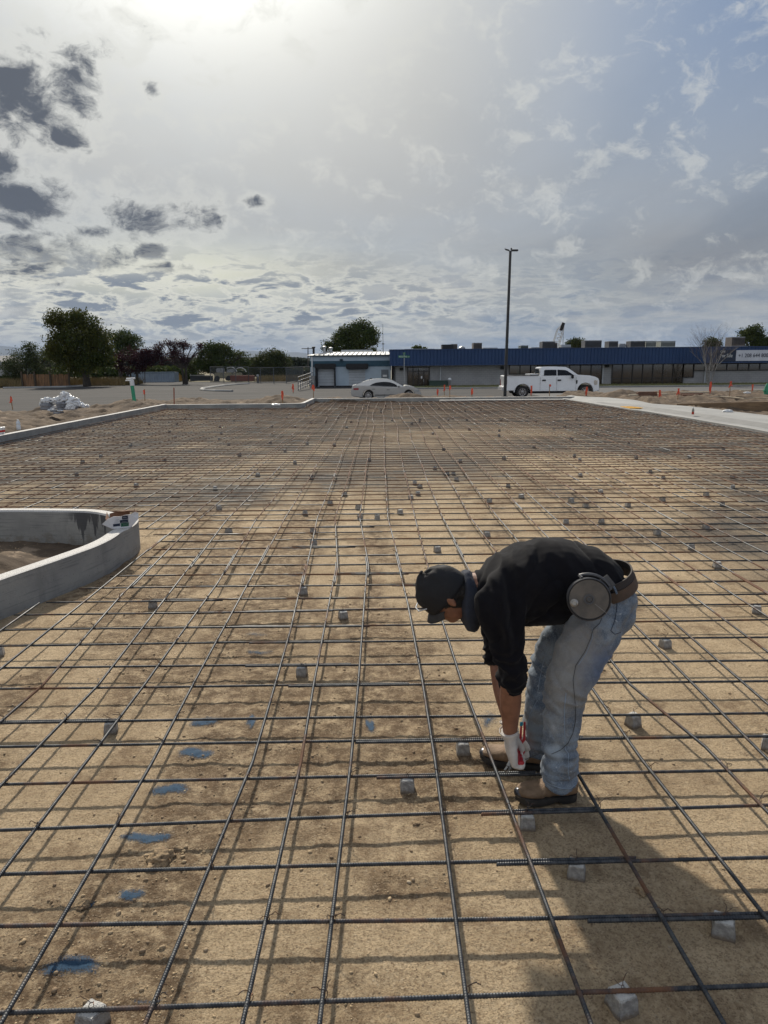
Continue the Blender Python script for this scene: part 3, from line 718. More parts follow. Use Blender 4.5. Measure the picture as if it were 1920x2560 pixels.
for px,py,w,h,st,txt in marks:
    c=gp(px,py,0); l=gp(px-w/2,py,0); r=gp(px+w/2,py,0); t=gp(px,py-h/2,0); b=gp(px,py+h/2,0)
    hw=(r[0]-l[0])/2*1.35; hh=(t[1]-b[1])/2*1.5
    nx,ny=26,14; gx=np.linspace(-1,1,nx);gy=np.linspace(-1,1,ny);X,Y=np.meshgrid(gx,gy)
    ang=.10*math.sin(px); wx=c[0]+X*hw*math.cos(ang)-Y*hh*math.sin(ang); wy=c[1]+X*hw*math.sin(ang)+Y*hh*math.cos(ang)
    wz=hpad(wx,wy)+.0035
    i=np.arange((ny-1)*nx).reshape(ny-1,nx)[:,:-1].ravel()
    o=meshobj('paint_mark',np.stack([wx,wy,wz],-1).reshape(-1,3)-np.array([0,0,0]),np.stack([i,i+1,i+nx+1,i+nx],1),paintM,None,True)
    d=np.clip(1-np.abs(X)**2.6,0,1)*np.exp(-2.2*(Y+.25*np.sin(X*3+px))**2)*1.15*st*(.75+.5*fbm(X*2+px,Y*2,3,4)); d[0,:]=0;d[-1,:]=0;d[:,0]=0;d[:,-1]=0
    at=o.data.attributes.new('fade','FLOAT','POINT'); at.data.foreach_set('value',d.ravel().astype(np.float32))
    tag(o,'blue sprayed paint mark on the dirt, '+txt,'paint mark','blue paint marks')
# ------------------------------------------------------------------ stones
def stones():
    V=[];Fc=[]
    bm=bmesh.new(); bmesh.ops.create_icosphere(bm,subdivisions=1,radius=1); bv=np.array([v.co[:] for v in bm.verts]); bf=np.array([[v.index for v in f.verts] for f in bm.faces]); bm.free()
    r=np.random.RandomState(3); N=22000; n=0
    y=1.2+ (r.rand(N)**1.4)*9; x=(r.rand(N)*2-1)*(.60*y+.3)
    c=churn(x,y); keep=(r.rand(N)<.25+.75*c); x=x[keep];y=y[keep];c=c[keep]
    s=.0013+.0065*r.rand(len(x))**12+.0022*r.rand(len(x))*c
    z=hpad(x,y)
    for i in range(len(x)):
        a=r.rand()*6.28; ca,sa=math.cos(a),math.sin(a); v=bv*(1+.3*(r.rand(12,1)-.5))*s[i]*np.array([1.3,.9,.65])
        v=v@np.array([[ca,sa,0],[-sa,ca,0],[0,0,1]])+np.array([x[i],y[i],z[i]+s[i]*.25]); V.append(v);Fc.append(bf+n);n+=12
    o=meshobj('gravel',np.vstack(V),np.vstack(Fc),mat('pebbles',(.44,.33,.20),(.22,.155,.095),scale=9,rough=.9,lo=.42,hi=.58,third=((.52,.42,.29),.60)),None,True); tag(o,kind='stuff')
stones()
def clod(px,py,r_,lab,seed):
    c=gp(px,py,0); bm=bmesh.new(); bmesh.ops.create_icosphere(bm,subdivisions=4,radius=1)
    for v in bm.verts:
        n=mnoise.fractal(v.co*1.6+Vector((seed*5,0,0)),1,2,5); v.co*=r_*(1+.5*n); v.co.z*=.55
    me=bpy.data.meshes.new('dirt_clod'); bm.to_mesh(me); bm.free(); me.materials.append(mat('clod_dirt',(.40,.29,.17),(.26,.18,.11),scale=30,rough=.95,bump=1,bscale=120))
    me.polygons.foreach_set('use_smooth',[True]*len(me.polygons))
    o=bpy.data.objects.new('dirt_clod',me); COL.objects.link(o); o.location=(c[0],c[1],float(hpad(c[0],c[1]))+r_*.2); tag(o,lab,'dirt clod')
clod(405,2150,.040,'lumpy pale clod of dirt below the long blue dash',1)
clod(384,2172,.022,'smaller clod of dirt beside the lumpy one',2)
clod(208,2265,.019,'rounded tan stone touching the tiny blue spot',3)
clod(1608,2232,.022,'dark crumbled clod right of the splice',4)
clod(1040,2063,.013,'lone small stone left of the boot toe',5)
clod(1705,2145,.014,'small stone right of the second splice',6)
# ------------------------------------------------------------------ curved island kerb on the left
isl_pts=[gp(0-120,1603,0)]+[gp(*a) for a in [(0,1550),(120,1502),(195,1471),(251,1447),(290,1424),(313,1403)]]+[np.array(q) for q in ((-2.335,6.62,0),(-2.34,6.85,0),(-2.39,7.08,0),(-2.52,7.27,0))]
far_=[gp(x,y,.28) for x,y in [(301,1284),(262,1276),(217,1272.5),(120,1271.5),(0,1271),(-160,1271)]]
path=[(p[0],p[1]) for p in isl_pts]+[(p[0],p[1]) for p in far_]
# smooth the path
def chaikin(P,n=2):
    for _ in range(n):
        Q=[P[0]]
        for a,b in zip(P[:-1],P[1:]): Q+=[(a[0]*.75+b[0]*.25,a[1]*.75+b[1]*.25),(a[0]*.25+b[0]*.75,a[1]*.25+b[1]*.75)]
        P=Q+[P[-1]]
    return P
isl=chaikin(path,3)
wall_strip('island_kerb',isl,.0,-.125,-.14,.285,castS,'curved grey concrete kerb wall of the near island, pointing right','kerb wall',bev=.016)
def island_dirt():
    xs=np.linspace(-9,-2.1,170);ys=np.linspace(3.5,8.2,150);X,Y=np.meshgrid(xs,ys)
    Z=-.07+(fbm(X*3,Y*3,5,201)-.5)*.11+(fbm(X*11,Y*11,4,205)-.5)*.04+.36*np.exp(-((X+3.9)/.55)**2-((Y-6.1)/.55)**2)*(.8+.5*fbm(X*4,Y*4,4,3))+.3*np.exp(-((X+5.6)/1.2)**2-((Y-6)/.9)**2)
    poly=np.array(isl); # keep only what lies inside the kerb
    def inside(x,y):
        yin=np.interp(x,poly[:len(poly)//2+2,0][np.argsort(poly[:len(poly)//2+2,0])],poly[:len(poly)//2+2,1][np.argsort(poly[:len(poly)//2+2,0])]);return yin
    n=len(isl); tip=max(range(n),key=lambda i:isl[i][0]); A_=sorted(isl[:tip+1]); B_=sorted(isl[tip:])
    yl=np.interp(X,[p[0] for p in A_],[p[1] for p in A_])+.07; yu=np.interp(X,[p[0] for p in B_],[p[1] for p in B_])-.07
    ok=(Y>yl-.06)&(Y<yu+.06)&(X<isl[tip][0]-.06)
    V=np.stack([X,Y,Z],-1).reshape(-1,3);nc=len(xs)
    q=ok[:-1,:-1]&ok[1:,1:]&ok[:-1,1:]&ok[1:,:-1]
    i=(np.arange(len(ys)*nc).reshape(len(ys),nc)[:-1,:-1])[q]
    o=meshobj('island_dirt',V,np.stack([i,i+1,i+nc+1,i+nc],1),dirtM,None,True); o['kind']='structure'; o.name='dirt_fill'
island_dirt()
# ------------------------------------------------------------------ buildings
YB=71.8
def X_(px,Y=YB): return float(dp(px,930,Y)[0])
def Z_(px,py,Y=YB): return float(dp(px,py,Y)[2])
def bx(mb,x0,y0,x1,y1,Y,depth,bev=0,out=0):
    """a box whose front face covers the picture rectangle (x0,y0)-(x1,y1) at distance Y"""
    xa,xb=X_(x0,Y),X_(x1,Y); xm=(x0+x1)/2; zt=Z_(xm,y0,Y); zb=Z_(xm,y1,Y)
    mb.box(((xa+xb)/2,Y+depth/2-out,(zt+zb)/2),(xb-xa,depth,zt-zb),bev=bev); return mb
brickM=bpy.data.materials.new('painted_brick')
def brick(m,c1,c2,mortar,sc=1.,off=(0,0,0)):
    m.use_nodes=True; g=G(m.node_tree); p=m.node_tree.nodes['Principled BSDF']
    tc=g.n('ShaderNodeTexCoord').outputs['Object']; x,y,z=g.sep(tc)
    b=g.n('ShaderNodeTexBrick'); g.put(b.inputs['Vector'],g.comb(g.math('ADD',x,y),z,0.)); b.inputs['Scale'].default_value=sc
    b.inputs['Color1'].default_value=(*c1,1);b.inputs['Color2'].default_value=(*c2,1);b.inputs['Mortar'].default_value=(*mortar,1)
    b.inputs['Brick Width'].default_value=.4;b.inputs['Row Height'].default_value=.2;b.inputs['Mortar Size'].default_value=.012
    c=g.mix(g.math('MULTIPLY',g.ramp(g.noise(tc,.7,6,.6),.4,.7),.25),b.outputs[0],(.12,.12,.12)); g.put(p.inputs['Base Color'],c)
    p.inputs['Roughness'].default_value=.85
    bu=g.n('ShaderNodeBump'); bu.inputs['Strength'].default_value=.5; bu.inputs['Distance'].default_value=.01; g.put(bu.inputs['Height'],b.outputs['Fac']); bu.invert=True; g.put(p.inputs['Normal'],bu.outputs[0])
brick(brickM,(.36,.355,.36),(.33,.33,.335),(.26,.26,.265))
blueM=mat('blue_metal',(.014,.047,.135),(.012,.040,.115),scale=.5,rough=.5,spec=.4)
blueTrim=mat('blue_trim',(.015,.045,.13),rough=.5)
paleM=mat('pale_block',(.42,.50,.57),(.36,.44,.51),scale=.9,rough=.8,third=((.36,.40,.43),.62))
tealM=mat('teal_band',(.03,.085,.125),rough=.7)
blackM=mat('black_rubber',(.012,.012,.014),(.02,.02,.022),rough=.75)
whiteM=mat('white_paint',(.72,.73,.74),(.62,.63,.64),scale=2,rough=.5)
greyM=mat('grey_metal',(.22,.22,.22),(.16,.16,.16),scale=2,rough=.6,metal=.2)
galvM=mat('galvanised',(.42,.43,.43),(.32,.33,.33),scale=3,rough=.45,metal=.6)
glassD=mat('dark_glass',(.03,.024,.018),(.05,.038,.026),scale=.5,rough=.08,spec=.9)
frameM=mat('bronze_frame',(.018,.014,.012),rough=.5)
def text(s,loc,size,m,parent=None,name='lettering',w=None,font=None,align='LEFT'):
    cu=bpy.data.curves.new(name,'FONT'); cu.body=s; cu.size=size; cu.extrude=.004; cu.align_x=align
    o=bpy.data.objects.new(name,cu); COL.objects.link(o)
    bpy.context.view_layer.update()
    me=bpy.data.meshes.new_from_object(o.evaluated_get(bpy.context.evaluated_depsgraph_get())); bpy.data.objects.remove(o)
    if w:
        xs=[v.co.x for v in me.vertices]; k=w/(max(xs)-min(xs))
        for v in me.vertices: v.co.x*=k
    o=bpy.data.objects.new(name,me); COL.objects.link(o); me.materials.clear(); me.materials.append(m)
    o.rotation_euler=(math.pi/2,0,0); o.location=loc
    if parent: o.parent=parent
    return o
# --- long building with the blue fascia
bl=empty('commercial_building',(0,0,0),label='long low grey building with a deep blue metal fascia and dark windows',cat='building')
ZG=ZS-.05
xL=X_(985); xR=X_(2150)
mb=MB(); mb.box(((xL+xR)/2,YB+12,(ZG+3.0)/2),(xR-xL,24,3.0-ZG)); mb.build('brick_wall',brickM,bl)
# fascia with corrugation
def fascia():
    V=[];Fc=[]; x=X_(975,YB-.9)*1.; xe=xR+.5; Yf=YB-.9; i=0; pts=[]
    zt=Z_(1440,871.3,Yf); zb=Z_(1440,910.5,Yf)
    pts.append((x,YB+6)); 
    pts.append((x,Yf+.0)); t=x
    while t<xe:
        for dx,dy in ((.0,0),(.22,0),(.25,.035),(.29,.035),(.32,0)): pts.append((t+dx,Yf+dy))
        t+=.32
    pts.append((xe,YB+6))
    for a,b in pts: V+=[(a,b,zb),(a,b,zt)]
    for i in range(len(pts)-1): Fc.append((2*i,2*i+1,2*i+3,2*i+2))
    meshobj('blue_fascia',V,Fc,blueM,bl)
    m2=MB(); m2.box(((x+xe)/2,(Yf+YB+24)/2-.01,zt+.03),(xe-x+.1,24+.9+.1,.07)); m2.build('roof',blueTrim,bl)
    m3=MB(); m3.box(((x+xe)/2,(Yf+YB)/2-.05,zb+.02),(xe-x,.96,.07)); m3.build('soffit',blueTrim,bl); return zt,zb,Yf
ZT,ZB_,YF=fascia()
def window(x0,y0,x1,y1,n=1,par=bl,trans=None,Y=YB):
    mb=MB(); bx(mb,x0,y0,x1,y1,Y,.06,out=.045); f=mb.build('window',glassD,par)
    fr=MB(); xa,xb=X_(x0,Y),X_(x1,Y); xm=(x0+x1)/2; zt=Z_(xm,y0,Y); zb=Z_(xm,y1,Y)
    for i in range(n+1):
        x=xa+(xb-xa)*i/n; fr.box((x,Y-.07,(zt+zb)/2),(.09,.08,zt-zb))
    for z in (zt-.04,zb+.04): fr.box(((xa+xb)/2,Y-.071,z),(xb-xa,.078,.085))
    if trans: z=Z_(xm,trans,Y); fr.box(((xa+xb)/2,Y-.0705,z),(xb-xa,.07,.08))
    fr.build('window_frame',frameM,f)
    # drawn blinds behind some panes
    return f
window(1019,917.5,1073,968,4,trans=928)
window(1273,912,1326,936,2); window(1326,912,1343,936,1)
window(1343,912,1504,968,6,trans=948)
window(1530,909,1707,963,7,trans=945)
window(1707,909,1733,944,1)
window(1733,908,1925,927,7); window(1925,907,2100,927,6)
mb=MB()
for i,(a,b) in enumerate([(1345,1368),(1372,1396),(1400,1424),(1428,1450),(1455,1478),(1482,1502),(1560,1578),(1583,1601),(1605,1628),(1634,1655),(1660,1678),(1684,1700),(1276,1297),(1300,1322),(1736,1760),(1790,1812),(1816,1836),(1840,1860),(1865,1885)]):
    pass
for x in (1506.5,1101,1762,1262): 
    mb=MB(); bx(mb,x-1.3,911 if x!=1101 else 917,x+1.3,958 if x!=1101 else 951,YB,.12,out=.12); mb.build('downpipe',mat('pipe_white',(.5,.52,.54),rough=.5),bl)
for x,y in ((1004,919),(1255,916),(1516,911.5)):
    mb=MB(); bx(mb,x-4.5,y,x+4.5,y+7,YB,.3,out=.3,bev=.03); mb.build('wall_lamp',blackM,bl)
mb=MB(); bx(mb,985.5,917,988,969,YB,.1,out=.1); mb.build('corner_pipe',blackM,bl)
text('1 804 804',(X_(1043),YB-.13,Z_(1050,925.5)),.36,mat('lettering_white',(.6,.6,.6)),bl,'street_number',w=X_(1060)-X_(1043))
mb=MB(); bx(mb,1052,940,1055.5,946,YB,.02,out=.13); mb.build('door_notice',whiteM,bl)
mb=MB(); bx(mb,1058.3,948,1059.2,955,YB,.05,out=.17); mb.build('door_handle',galvM,bl)
text('suites',(X_(1064),YB-.12,Z_(1066,941)),.2,mat('lettering_dim',(.2,.2,.2)),bl,'door_lettering',w=X_(1071)-X_(1064)) if False else None
# sale banner on the fascia
sg=empty('sale_sign',(X_(1793,YF-.1),YF-.1,Z_(1793,903,YF-.1)),label='dark navy sign reading For Sale on the blue fascia',cat='sign')
def child(o,par):
    o.parent=par; o.location=Vector(o.location)-par.location; return o
Yg=YF-.06
navyM=mat('navy_board',(.008,.018,.045),rough=.5)
mb=MB(); bx(mb,1788,875,1836,903.5,Yg,.05); child(mb.build('board',navyM),sg)
lw=mat('lettering_pale',(.72,.72,.7))
child(text('CBRE',(X_(1797,Yg),Yg-.02,Z_(1797,881.3,Yg)),.26,lw,name='brand_lettering',w=X_(1809,Yg)-X_(1797,Yg)),sg)
child(text('For Sale',(X_(1797,Yg),Yg-.02,Z_(1797,893.3,Yg)),.46,lw,name='sale_lettering',w=X_(1827,Yg)-X_(1797,Yg)),sg)
sg=empty('phone_banner',(X_(1837,Yg),Yg,Z_(1837,903,Yg)),label='white banner with the phone number +1 208 644 8000 on the blue fascia',cat='banner')
mb=MB(); bx(mb,1837,875,1960,902,Yg,.05); child(mb.build('board',mat('banner_white',(.62,.63,.68),(.52,.53,.58),scale=.8)),sg)
nl=mat('lettering_navy',(.01,.015,.04))
child(text('+1 208 644 8000',(X_(1842,Yg),Yg-.02,Z_(1860,893.2,Yg)),.50,nl,name='phone_lettering',w=X_(1921.5,Yg)-X_(1842,Yg)),sg)
child(text('industrial space available for sale',(X_(1865,Yg),Yg-.02,Z_(1890,899.6,Yg)),.10,nl,name='small_lettering',w=X_(1918,Yg)-X_(1865,Yg)),sg) if False else None
# --- loading dock building
YD=73.2
dk=empty('dock_building',(0,0,0),label='pale blue warehouse end with two loading dock doors and a white seamed roof',cat='building')
xa,xb=X_(776,YD),X_(977,YD)
zt=Z_(876,889,YD)
mb=MB(); mb.box(((xa+xb)/2,YD+9,(ZG+zt)/2),(xb-xa,18,zt-ZG)); mb.build('block_wall',paleM,dk)
mb=MB(); bx(mb,775.6,902,977,916.5,YD,.05,out=.03); mb.build('painted_band',tealM,dk)
mb=MB(); bx(mb,773,887.5,977,890.3,YD,.3,out=.2); mb.build('gutter',mat('gutter_dark',(.03,.05,.06)),dk)
# seamed roof sloping up and away
zr=Z_(876,880,YD+6)
V=[(xa-.3,YD-.15,zt+.06),(xb,YD-.15,zt+.06),(xb,YD+6,zr),(xa+1.2,YD+6,zr),(xa-.3,YD+6,zt+.0),(xb,YD+6,zt)]
meshobj('roof',V,[(0,1,2,3),(0,3,4),(1,5,2),(2,5,4,3)],mat('roof_white',(.42,.43,.44),(.33,.34,.35),scale=1.5,rough=.5,metal=.1),dk)
mb=MB()
for i in range(17):
    x=xa+.4+i*(xb-xa-.5)/16; mb.tube([(x,YD-.16,zt+.09),(x+(1.0 if i<2 else .1),YD+6,zr+.03)],.045,5)
mb.build('roof_seam',mat('seam_grey',(.34,.35,.36)),dk)
def dock(x0,x1,y0,y1,cx0,cx1,cy0,cy1):
    mb=MB(); bx(mb,x0,y0,x1,y1,YD,.05,out=.02); d=mb.build('dock_door',mat('door_panel',(.47,.50,.53),(.41,.44,.47),scale=2,rough=.6),dk)
    mb=MB(); xa_,xb_=X_(x0,YD),X_(x1,YD); 
    for i in range(1,6): z=Z_(x0,y1-(y1-y0)*i/6,YD); mb.box(((xa_+xb_)/2,YD-.03,z),(xb_-xa_,.03,.03))
    mb.build('panel_joint',mat('joint_grey',(.3,.32,.34)),d)
    mb=MB(); bx(mb,cx0,cy0,cx1,cy1,YD,.7,out=.7,bev=.06); mb.build('dock_canopy',blackM,dk)
    mb=MB()
    for a,b in ((cx0+1,x0-.5),(x1+.5,cx1-1)): bx(mb,a,cy1,b if b-a>1 else a+3,y1+2 if cx0<800 else y1,YD,.35,out=.35)
    if cx0<800: mb.build('dock_seal',blackM,dk)
    mb=MB(); bx(mb,x0+3,y1,x1-1,y1+10,YD,.2,out=.12); mb.build('dock_leveller',blackM,dk)
dock(795,835,921,964,788,840,909,921.5); dock(872,913,924,964,866,921,909,922.5)
mb=MB(); bx(mb,840,964,880,967.5,YD,.3,out=.3); mb.build('dock_bumper',blackM,dk)
mb=MB(); bx(mb,953,924,971,963,YD,.05,out=.03); mb.build('side_door',mat('grey_door',(.16,.18,.21),rough=.6),dk)
mb=MB(); bx(mb,957,937,967,942,YD,.02,out=.06); mb.build('door_sign',whiteM,dk)
mb=MB(); bx(mb,850,897,858,903,YD,.35,out=.35,bev=.05); mb.build('flood_light',mat('lamp_dark',(.03,.06,.08)),dk)
mb=MB(); mb.tube([(X_(781,YD),YD-.1,zt),(X_(781,YD),YD-.1,ZG)],.07,8); mb.build('downpipe',whiteM,dk)
mb=MB(); bx(mb,773,940,785,978,YD-1.5,1.4); mb.build('ramp_wall',concM,dk)
for x,y0,y1,r in ((784,871,884,.12),(811,870,882,.14),(827,873,880,.15)):
    mb=MB(); p=dp(x,y1,YD+5); q=dp(x,y0,YD+5); mb.tube([tuple(p+np.array([0,0,-.6])),tuple(q)],r,10); mb.lathe([(r,0),(r*1.5,.05),(r*1.5,.16),(r*.4,.2)],tuple(q),10)
    mb.build('roof_vent',blackM if x==784 else galvM,dk,True)
mb=MB(); bx(mb,854,874.5,932,881,YD+9,2); mb.build('roof_parapet',galvM,dk)
# ramp handrail
hr=empty('handrail',tuple(gp(745,978,ZS)),label='grey steel handrail climbing the ramp beside the loading dock',cat='handrail')
pa=gp(746,977,ZS); pb=dp(783,961,YD-1.3); mb=MB()
for k in range(8):
    t=k/7; p=pa*(1-t)+pb*t; z0=max(ZS,p[2]-.0); mb.tube([(p[0],p[1],z0),(p[0],p[1],z0+1.15)],.035,6)
for h in (.15,.5,.82,1.15): mb.tube([(pa[0],pa[1],pa[2]+h),(pb[0],pb[1],pb[2]+h)],.03,6)
child(mb.build('rails',mat('rail_grey',(.13,.14,.16),rough=.5)),hr)
# antenna mast
at=empty('antenna_mast',tuple(dp(957,885,YD+3)),label='thin whip antenna standing on the roof between the two buildings',cat='antenna')
a=dp(958,885,YD+3); b=dp(957,810,YD+3)
child(MB().tube([tuple(a),tuple(a*.5+b*.5),tuple(b)],[.05,.03,.018],6).build('mast',greyM),at)
child(MB().box(tuple(a*.66+b*.34),(.25,.1,.1),bev=.02).build('bracket',greyM),at)
# rooftop machines
mach=[(1105,1133,862,877,'black','dark box shaped roof unit with a pale side, leftmost of the rooftop machines',6),(1128,1143,860.5,877,'brown','brown roof unit tucked behind the dark box',9),(1183,1204,857.5,875.5,'brown','brown finned roof unit left of the lamp post',6),
 (1301,1319,864,875,'green','small greenish roof unit right of the lamp post',6),(1354,1385,854,873,'dark','dark roof unit at the foot of the crane boom',6),(1381,1391,857,872,'brown','narrow brown unit right of the crane boom',8),
 (1460,1501,851.5,869,'dark','wide charcoal roof unit above the pickup bonnet',6),(1519,1542,853.5,867.5,'dark','square grey roof unit between two larger ones',6),(1573,1609,853,867.5,'dark','wide dark roof unit with a pale cap',6),(1611,1636,853,867.5,'pale','pale cream roof unit beside a dark one',6.5),
 (1648,1684,853,867.5,'pale','pale roof unit with a side duct, left of the bare tree',6),(1824,1856,843,864,'brown','large brown roof unit right of the bare tree',6)]
mc={'black':mat('unit_black',(.022,.022,.024),rough=.6),'brown':mat('unit_brown',(.13,.105,.09),(.09,.075,.065),scale=3,rough=.6),'green':mat('unit_green',(.10,.13,.12),rough=.6),'dark':mat('unit_dark',(.10,.10,.105),(.07,.07,.075),scale=2,rough=.6),'pale':mat('unit_pale',(.40,.42,.38),(.33,.35,.32),scale=2,rough=.6)}
for x0,x1,y0,y1,c,lab,dd in mach:
    Y=YB+dd; r=empty('roof_unit',tuple(dp((x0+x1)/2,y1+3,Y)),label=lab,cat='roof unit',group='rooftop machines')
    mb=MB(); bx(mb,x0,y0,x1,y1+3,Y,1.6,bev=.04); child(mb.build('casing',mc[c]),r)
    mb=MB(); w=x1-x0
    for i in range(int(w/2.2)): bx(mb,x0+1+i*2.2,y0+3,x0+1.9+i*2.2,y1-2,Y,.03,out=.03)
    child(mb.build('louvre',mat('louvre_dark',(.03,.03,.03))),r)
    mb=MB(); bx(mb,x0-.4,y0-.8,x1+.4,y0+.6,Y,1.7,out=.05,bev=.02); child(mb.build('cap',galvM if c!='black' else mc['black']),r)
    mb=MB(); bx(mb,x0-1.5,y1+1,x1+1.5,y1+5,Y,1.9,out=.1); child(mb.build('base',mat('unit_base',(.3,.31,.32))),r)
for x0,x1,y0,y1,lab in [(1010,1088,872,880,'long pale roof curb behind the left end of the blue fascia'),(1143,1183,873,880,'low pale roof curb between two brown units'),(1325,1354,868,877,'short pale roof curb left of the crane'),(1205,1245,869,876,'low pale roof curb left of the lamp post'),(1396,1432,861.5,874,'white rounded roof housing below the crane cable'),(1545,1562,859,869,'small slanted duct hood on the roof')]:
    mb=MB(); bx(mb,x0,y0,x1,y1,YB+7.5,1.5,bev=.08 if x0!=1396 else .25); tag(mb.build('roof_curb',mat('curb_pale',(.42,.44,.46),(.34,.36,.38),scale=1)),lab,'roof curb')
vt=MB(); p=dp(1155,877,YB+7); vt.lathe([(.2,-.3),(.2,.1),(.32,.12),(.34,.3),(.22,.42),(.08,.48)],tuple(p),14); tag(vt.build('roof_ventilator',galvM,None,True),'round mushroom shaped ventilator between two brown roof units','ventilator')
# green transformer box and meter post
tb=empty('transformer_box',tuple(gp(1096,970,ZS)),label='dark green utility cabinet standing at the grey wall by the dark entrance',cat='utility cabinet')
mb=MB(); bx(mb,1073.5,952.5,1120,969.5,YB-2.2,1.1,bev=.04); child(mb.build('cabinet',mat('cabinet_green',(.018,.045,.035),(.022,.05,.04),rough=.5)),tb)
mb=MB(); bx(mb,1072.5,951.2,1120.5,953,YB-2.2,1.2,out=.05); child(mb.build('lid',mat('cabinet_lid',(.07,.10,.09))),tb)
mp=empty('meter_post',tuple(gp(1125,969,ZS)),label='grey metal post with a domed white cap beside the green cabinet',cat='post')
mb=MB(); bx(mb,1121,950,1127,969,YB-2.3,.5,bev=.03); child(mb.build('post',greyM),mp)
mb=MB(); mb.lathe([(.16,0),(.17,.1),(.1,.18),(.02,.2)],tuple(dp(1124,950,YB-2)),12); child(mb.build('dome',whiteM,None,True),mp)
# street name sign
ss=empty('street_name_sign',tuple(gp(1010,972,ZS)),label='green street name sign reading INDUSTRIAL on a thin pole',cat='street sign')
Ys=66.; Pg=mat('sign_green',(.01,.16,.08),rough=.4)
p0=dp(1010.5,974,Ys); p1=dp(1010.5,881,Ys); child(MB().tube([(p0[0],Ys,ZS),(p1[0],Ys,p1[2])],.035,8).build('pole',galvM),ss)
mb=MB(); bx(mb,996,888.5,1024.5,894.5,Ys-.06,.01,out=.0); child(mb.build('name_plate',Pg),ss)
q=MB(); z=Z_(1010,884,Ys); q.box((p1[0],Ys,z),(.03,.7,.2),rz=.25); child(q.build('cross_plate',Pg),ss)
child(text('INDUSTRIAL',(X_(997.5,Ys),Ys-.075,Z_(1000,893.4,Ys)),.19,mat('lettering_sign',(.75,.85,.78)),name='name_lettering',w=X_(1018,Ys)-X_(997.5,Ys)),ss)
child(text('AVE',(X_(1019.5,Ys),Ys-.075,Z_(1019,893.4,Ys)),.1,mat('lettering_sign',(.75,.85,.78)),name='suffix_lettering',w=X_(1023.5,Ys)-X_(1019.5,Ys)),ss)
# crane boom behind
cr=empty('crane',tuple(dp(1385,880,140)),label='lattice crane boom rising behind the blue building',cat='crane')
a=dp(1384,885,140);b=dp(1402,826,140);c=dp(1409,807,140); mb=MB(); n=16
off=[np.array([dx,0,dz]) for dx,dz in ((-.55,.2),(.55,-.2))]
for o_ in off: mb.tube([tuple(a+o_),tuple(b+o_*.9),tuple(c+o_*.3)],.07,5)
for o_ in off: mb.tube([tuple(a+o_+np.array([0,1.,0])),tuple(b+o_*.9+np.array([0,1.,0])),tuple(c)],.07,5)
for i in range(n):
    t0,t1=i/n,(i+1)/n; P=lambda t,o_:a*(1-t)+c*t+o_*(1-.6*t)
    mb.tube([tuple(P(t0,off[i%2])),tuple(P(t1,off[(i+1)%2]))],.05,4)
child(mb.build('boom',mat('crane_white',(.5,.5,.5))),cr)
child(MB().tube([tuple(b),tuple(c)],.32,6).build('boom_tip',blackM),cr)
child(MB().tube([tuple(c),tuple(dp(1407,875,140))],.05,4).build('cable',greyM),cr)
# far left house
hs=empty('far_house',(0,0,0),label='grey house edge cut off by the left border, behind the olive tree',cat='house')
mb=MB(); bx(mb,-150,905,9,940,92,8); mb.build('wall',mat('house_grey',(.36,.37,.39)),hs)
xa_,xb_=X_(-150,92),X_(12,92); z1,z0=Z_(0,888,92),Z_(0,912,92)
meshobj('roof',[(xa_,91.6,z0),(xb_,91.6,z0),(xb_-1,96,z1),(xa_,96,z1),(xb_,100,z0),(xa_,100,z0)],[(0,1,2,3),(1,4,2),(4,5,3,2),(0,3,5)],mat('roof_grey',(.17,.17,.18)),hs)
# ------------------------------------------------------------------ containers, fences and yard things
def cont():
    c=empty('shipping_container',(0,0,0),label='pale blue grey container wall behind the purple leaved tree',cat='container')
    Y=101; x0,x1=X_(316,Y),X_(434,Y); zt=Z_(370,931,Y); zb=ZS-.1; pts=[];t=x0
    while t<x1:
        for dx,dy in ((0,0),(.12,0),(.16,.06),(.28,.06),(.32,0)): pts.append((t+dx,Y+dy))
        t+=.32
    V=[];
    for a,b in pts: V+=[(a,b,zb),(a,b,zt)]
    Fc=[(2*i,2*i+1,2*i+3,2*i+2) for i in range(len(pts)-1)]
    meshobj('corrugated_side',V,Fc,mat('container_blue',(.28,.33,.39),(.22,.27,.33),scale=.6,rough=.7),c)
    mb=MB(); mb.box(((x0+x1)/2,Y+1.4,(zt+zb)/2),(x1-x0-.1,2.4,zt-zb)); mb.box(((x0+x1)/2+.02,Y+.02,zt),(x1-x0+.3,.14,.14)); mb.build('frame',mat('container_frame',(.2,.25,.3)),c)
cont()
def wood_fence():
    f=empty('wooden_fence',(0,0,0),label='low weathered fence of upright brown boards below the olive tree',cat='fence')
    Y=84; r=random.Random(4); mb=MB(); x=X_(52,Y); xe=X_(175,Y)
    while x<xe:
        w=r.uniform(.12,.2); px=960+x/Y*FPX; zt=Z_(px,935.5+r.uniform(-.8,1.5),Y)
        mb.box((x,Y+r.uniform(-.03,.03),(zt+ZS)/2),(w,.03,zt-ZS)); x+=w+r.uniform(.005,.03)
    mb.build('boards',mat('fence_wood',(.24,.13,.065),(.10,.06,.035),scale=2.2,rough=.9,stretch=(3,1,.4)),f)
    for px in (54,86,125,172):
        m=MB(); m.box((X_(px,Y),Y-.1,ZS+.85),(.18,.12,1.7)); m.build('post',mat('fence_post',(.06,.045,.03)),f)
wood_fence()
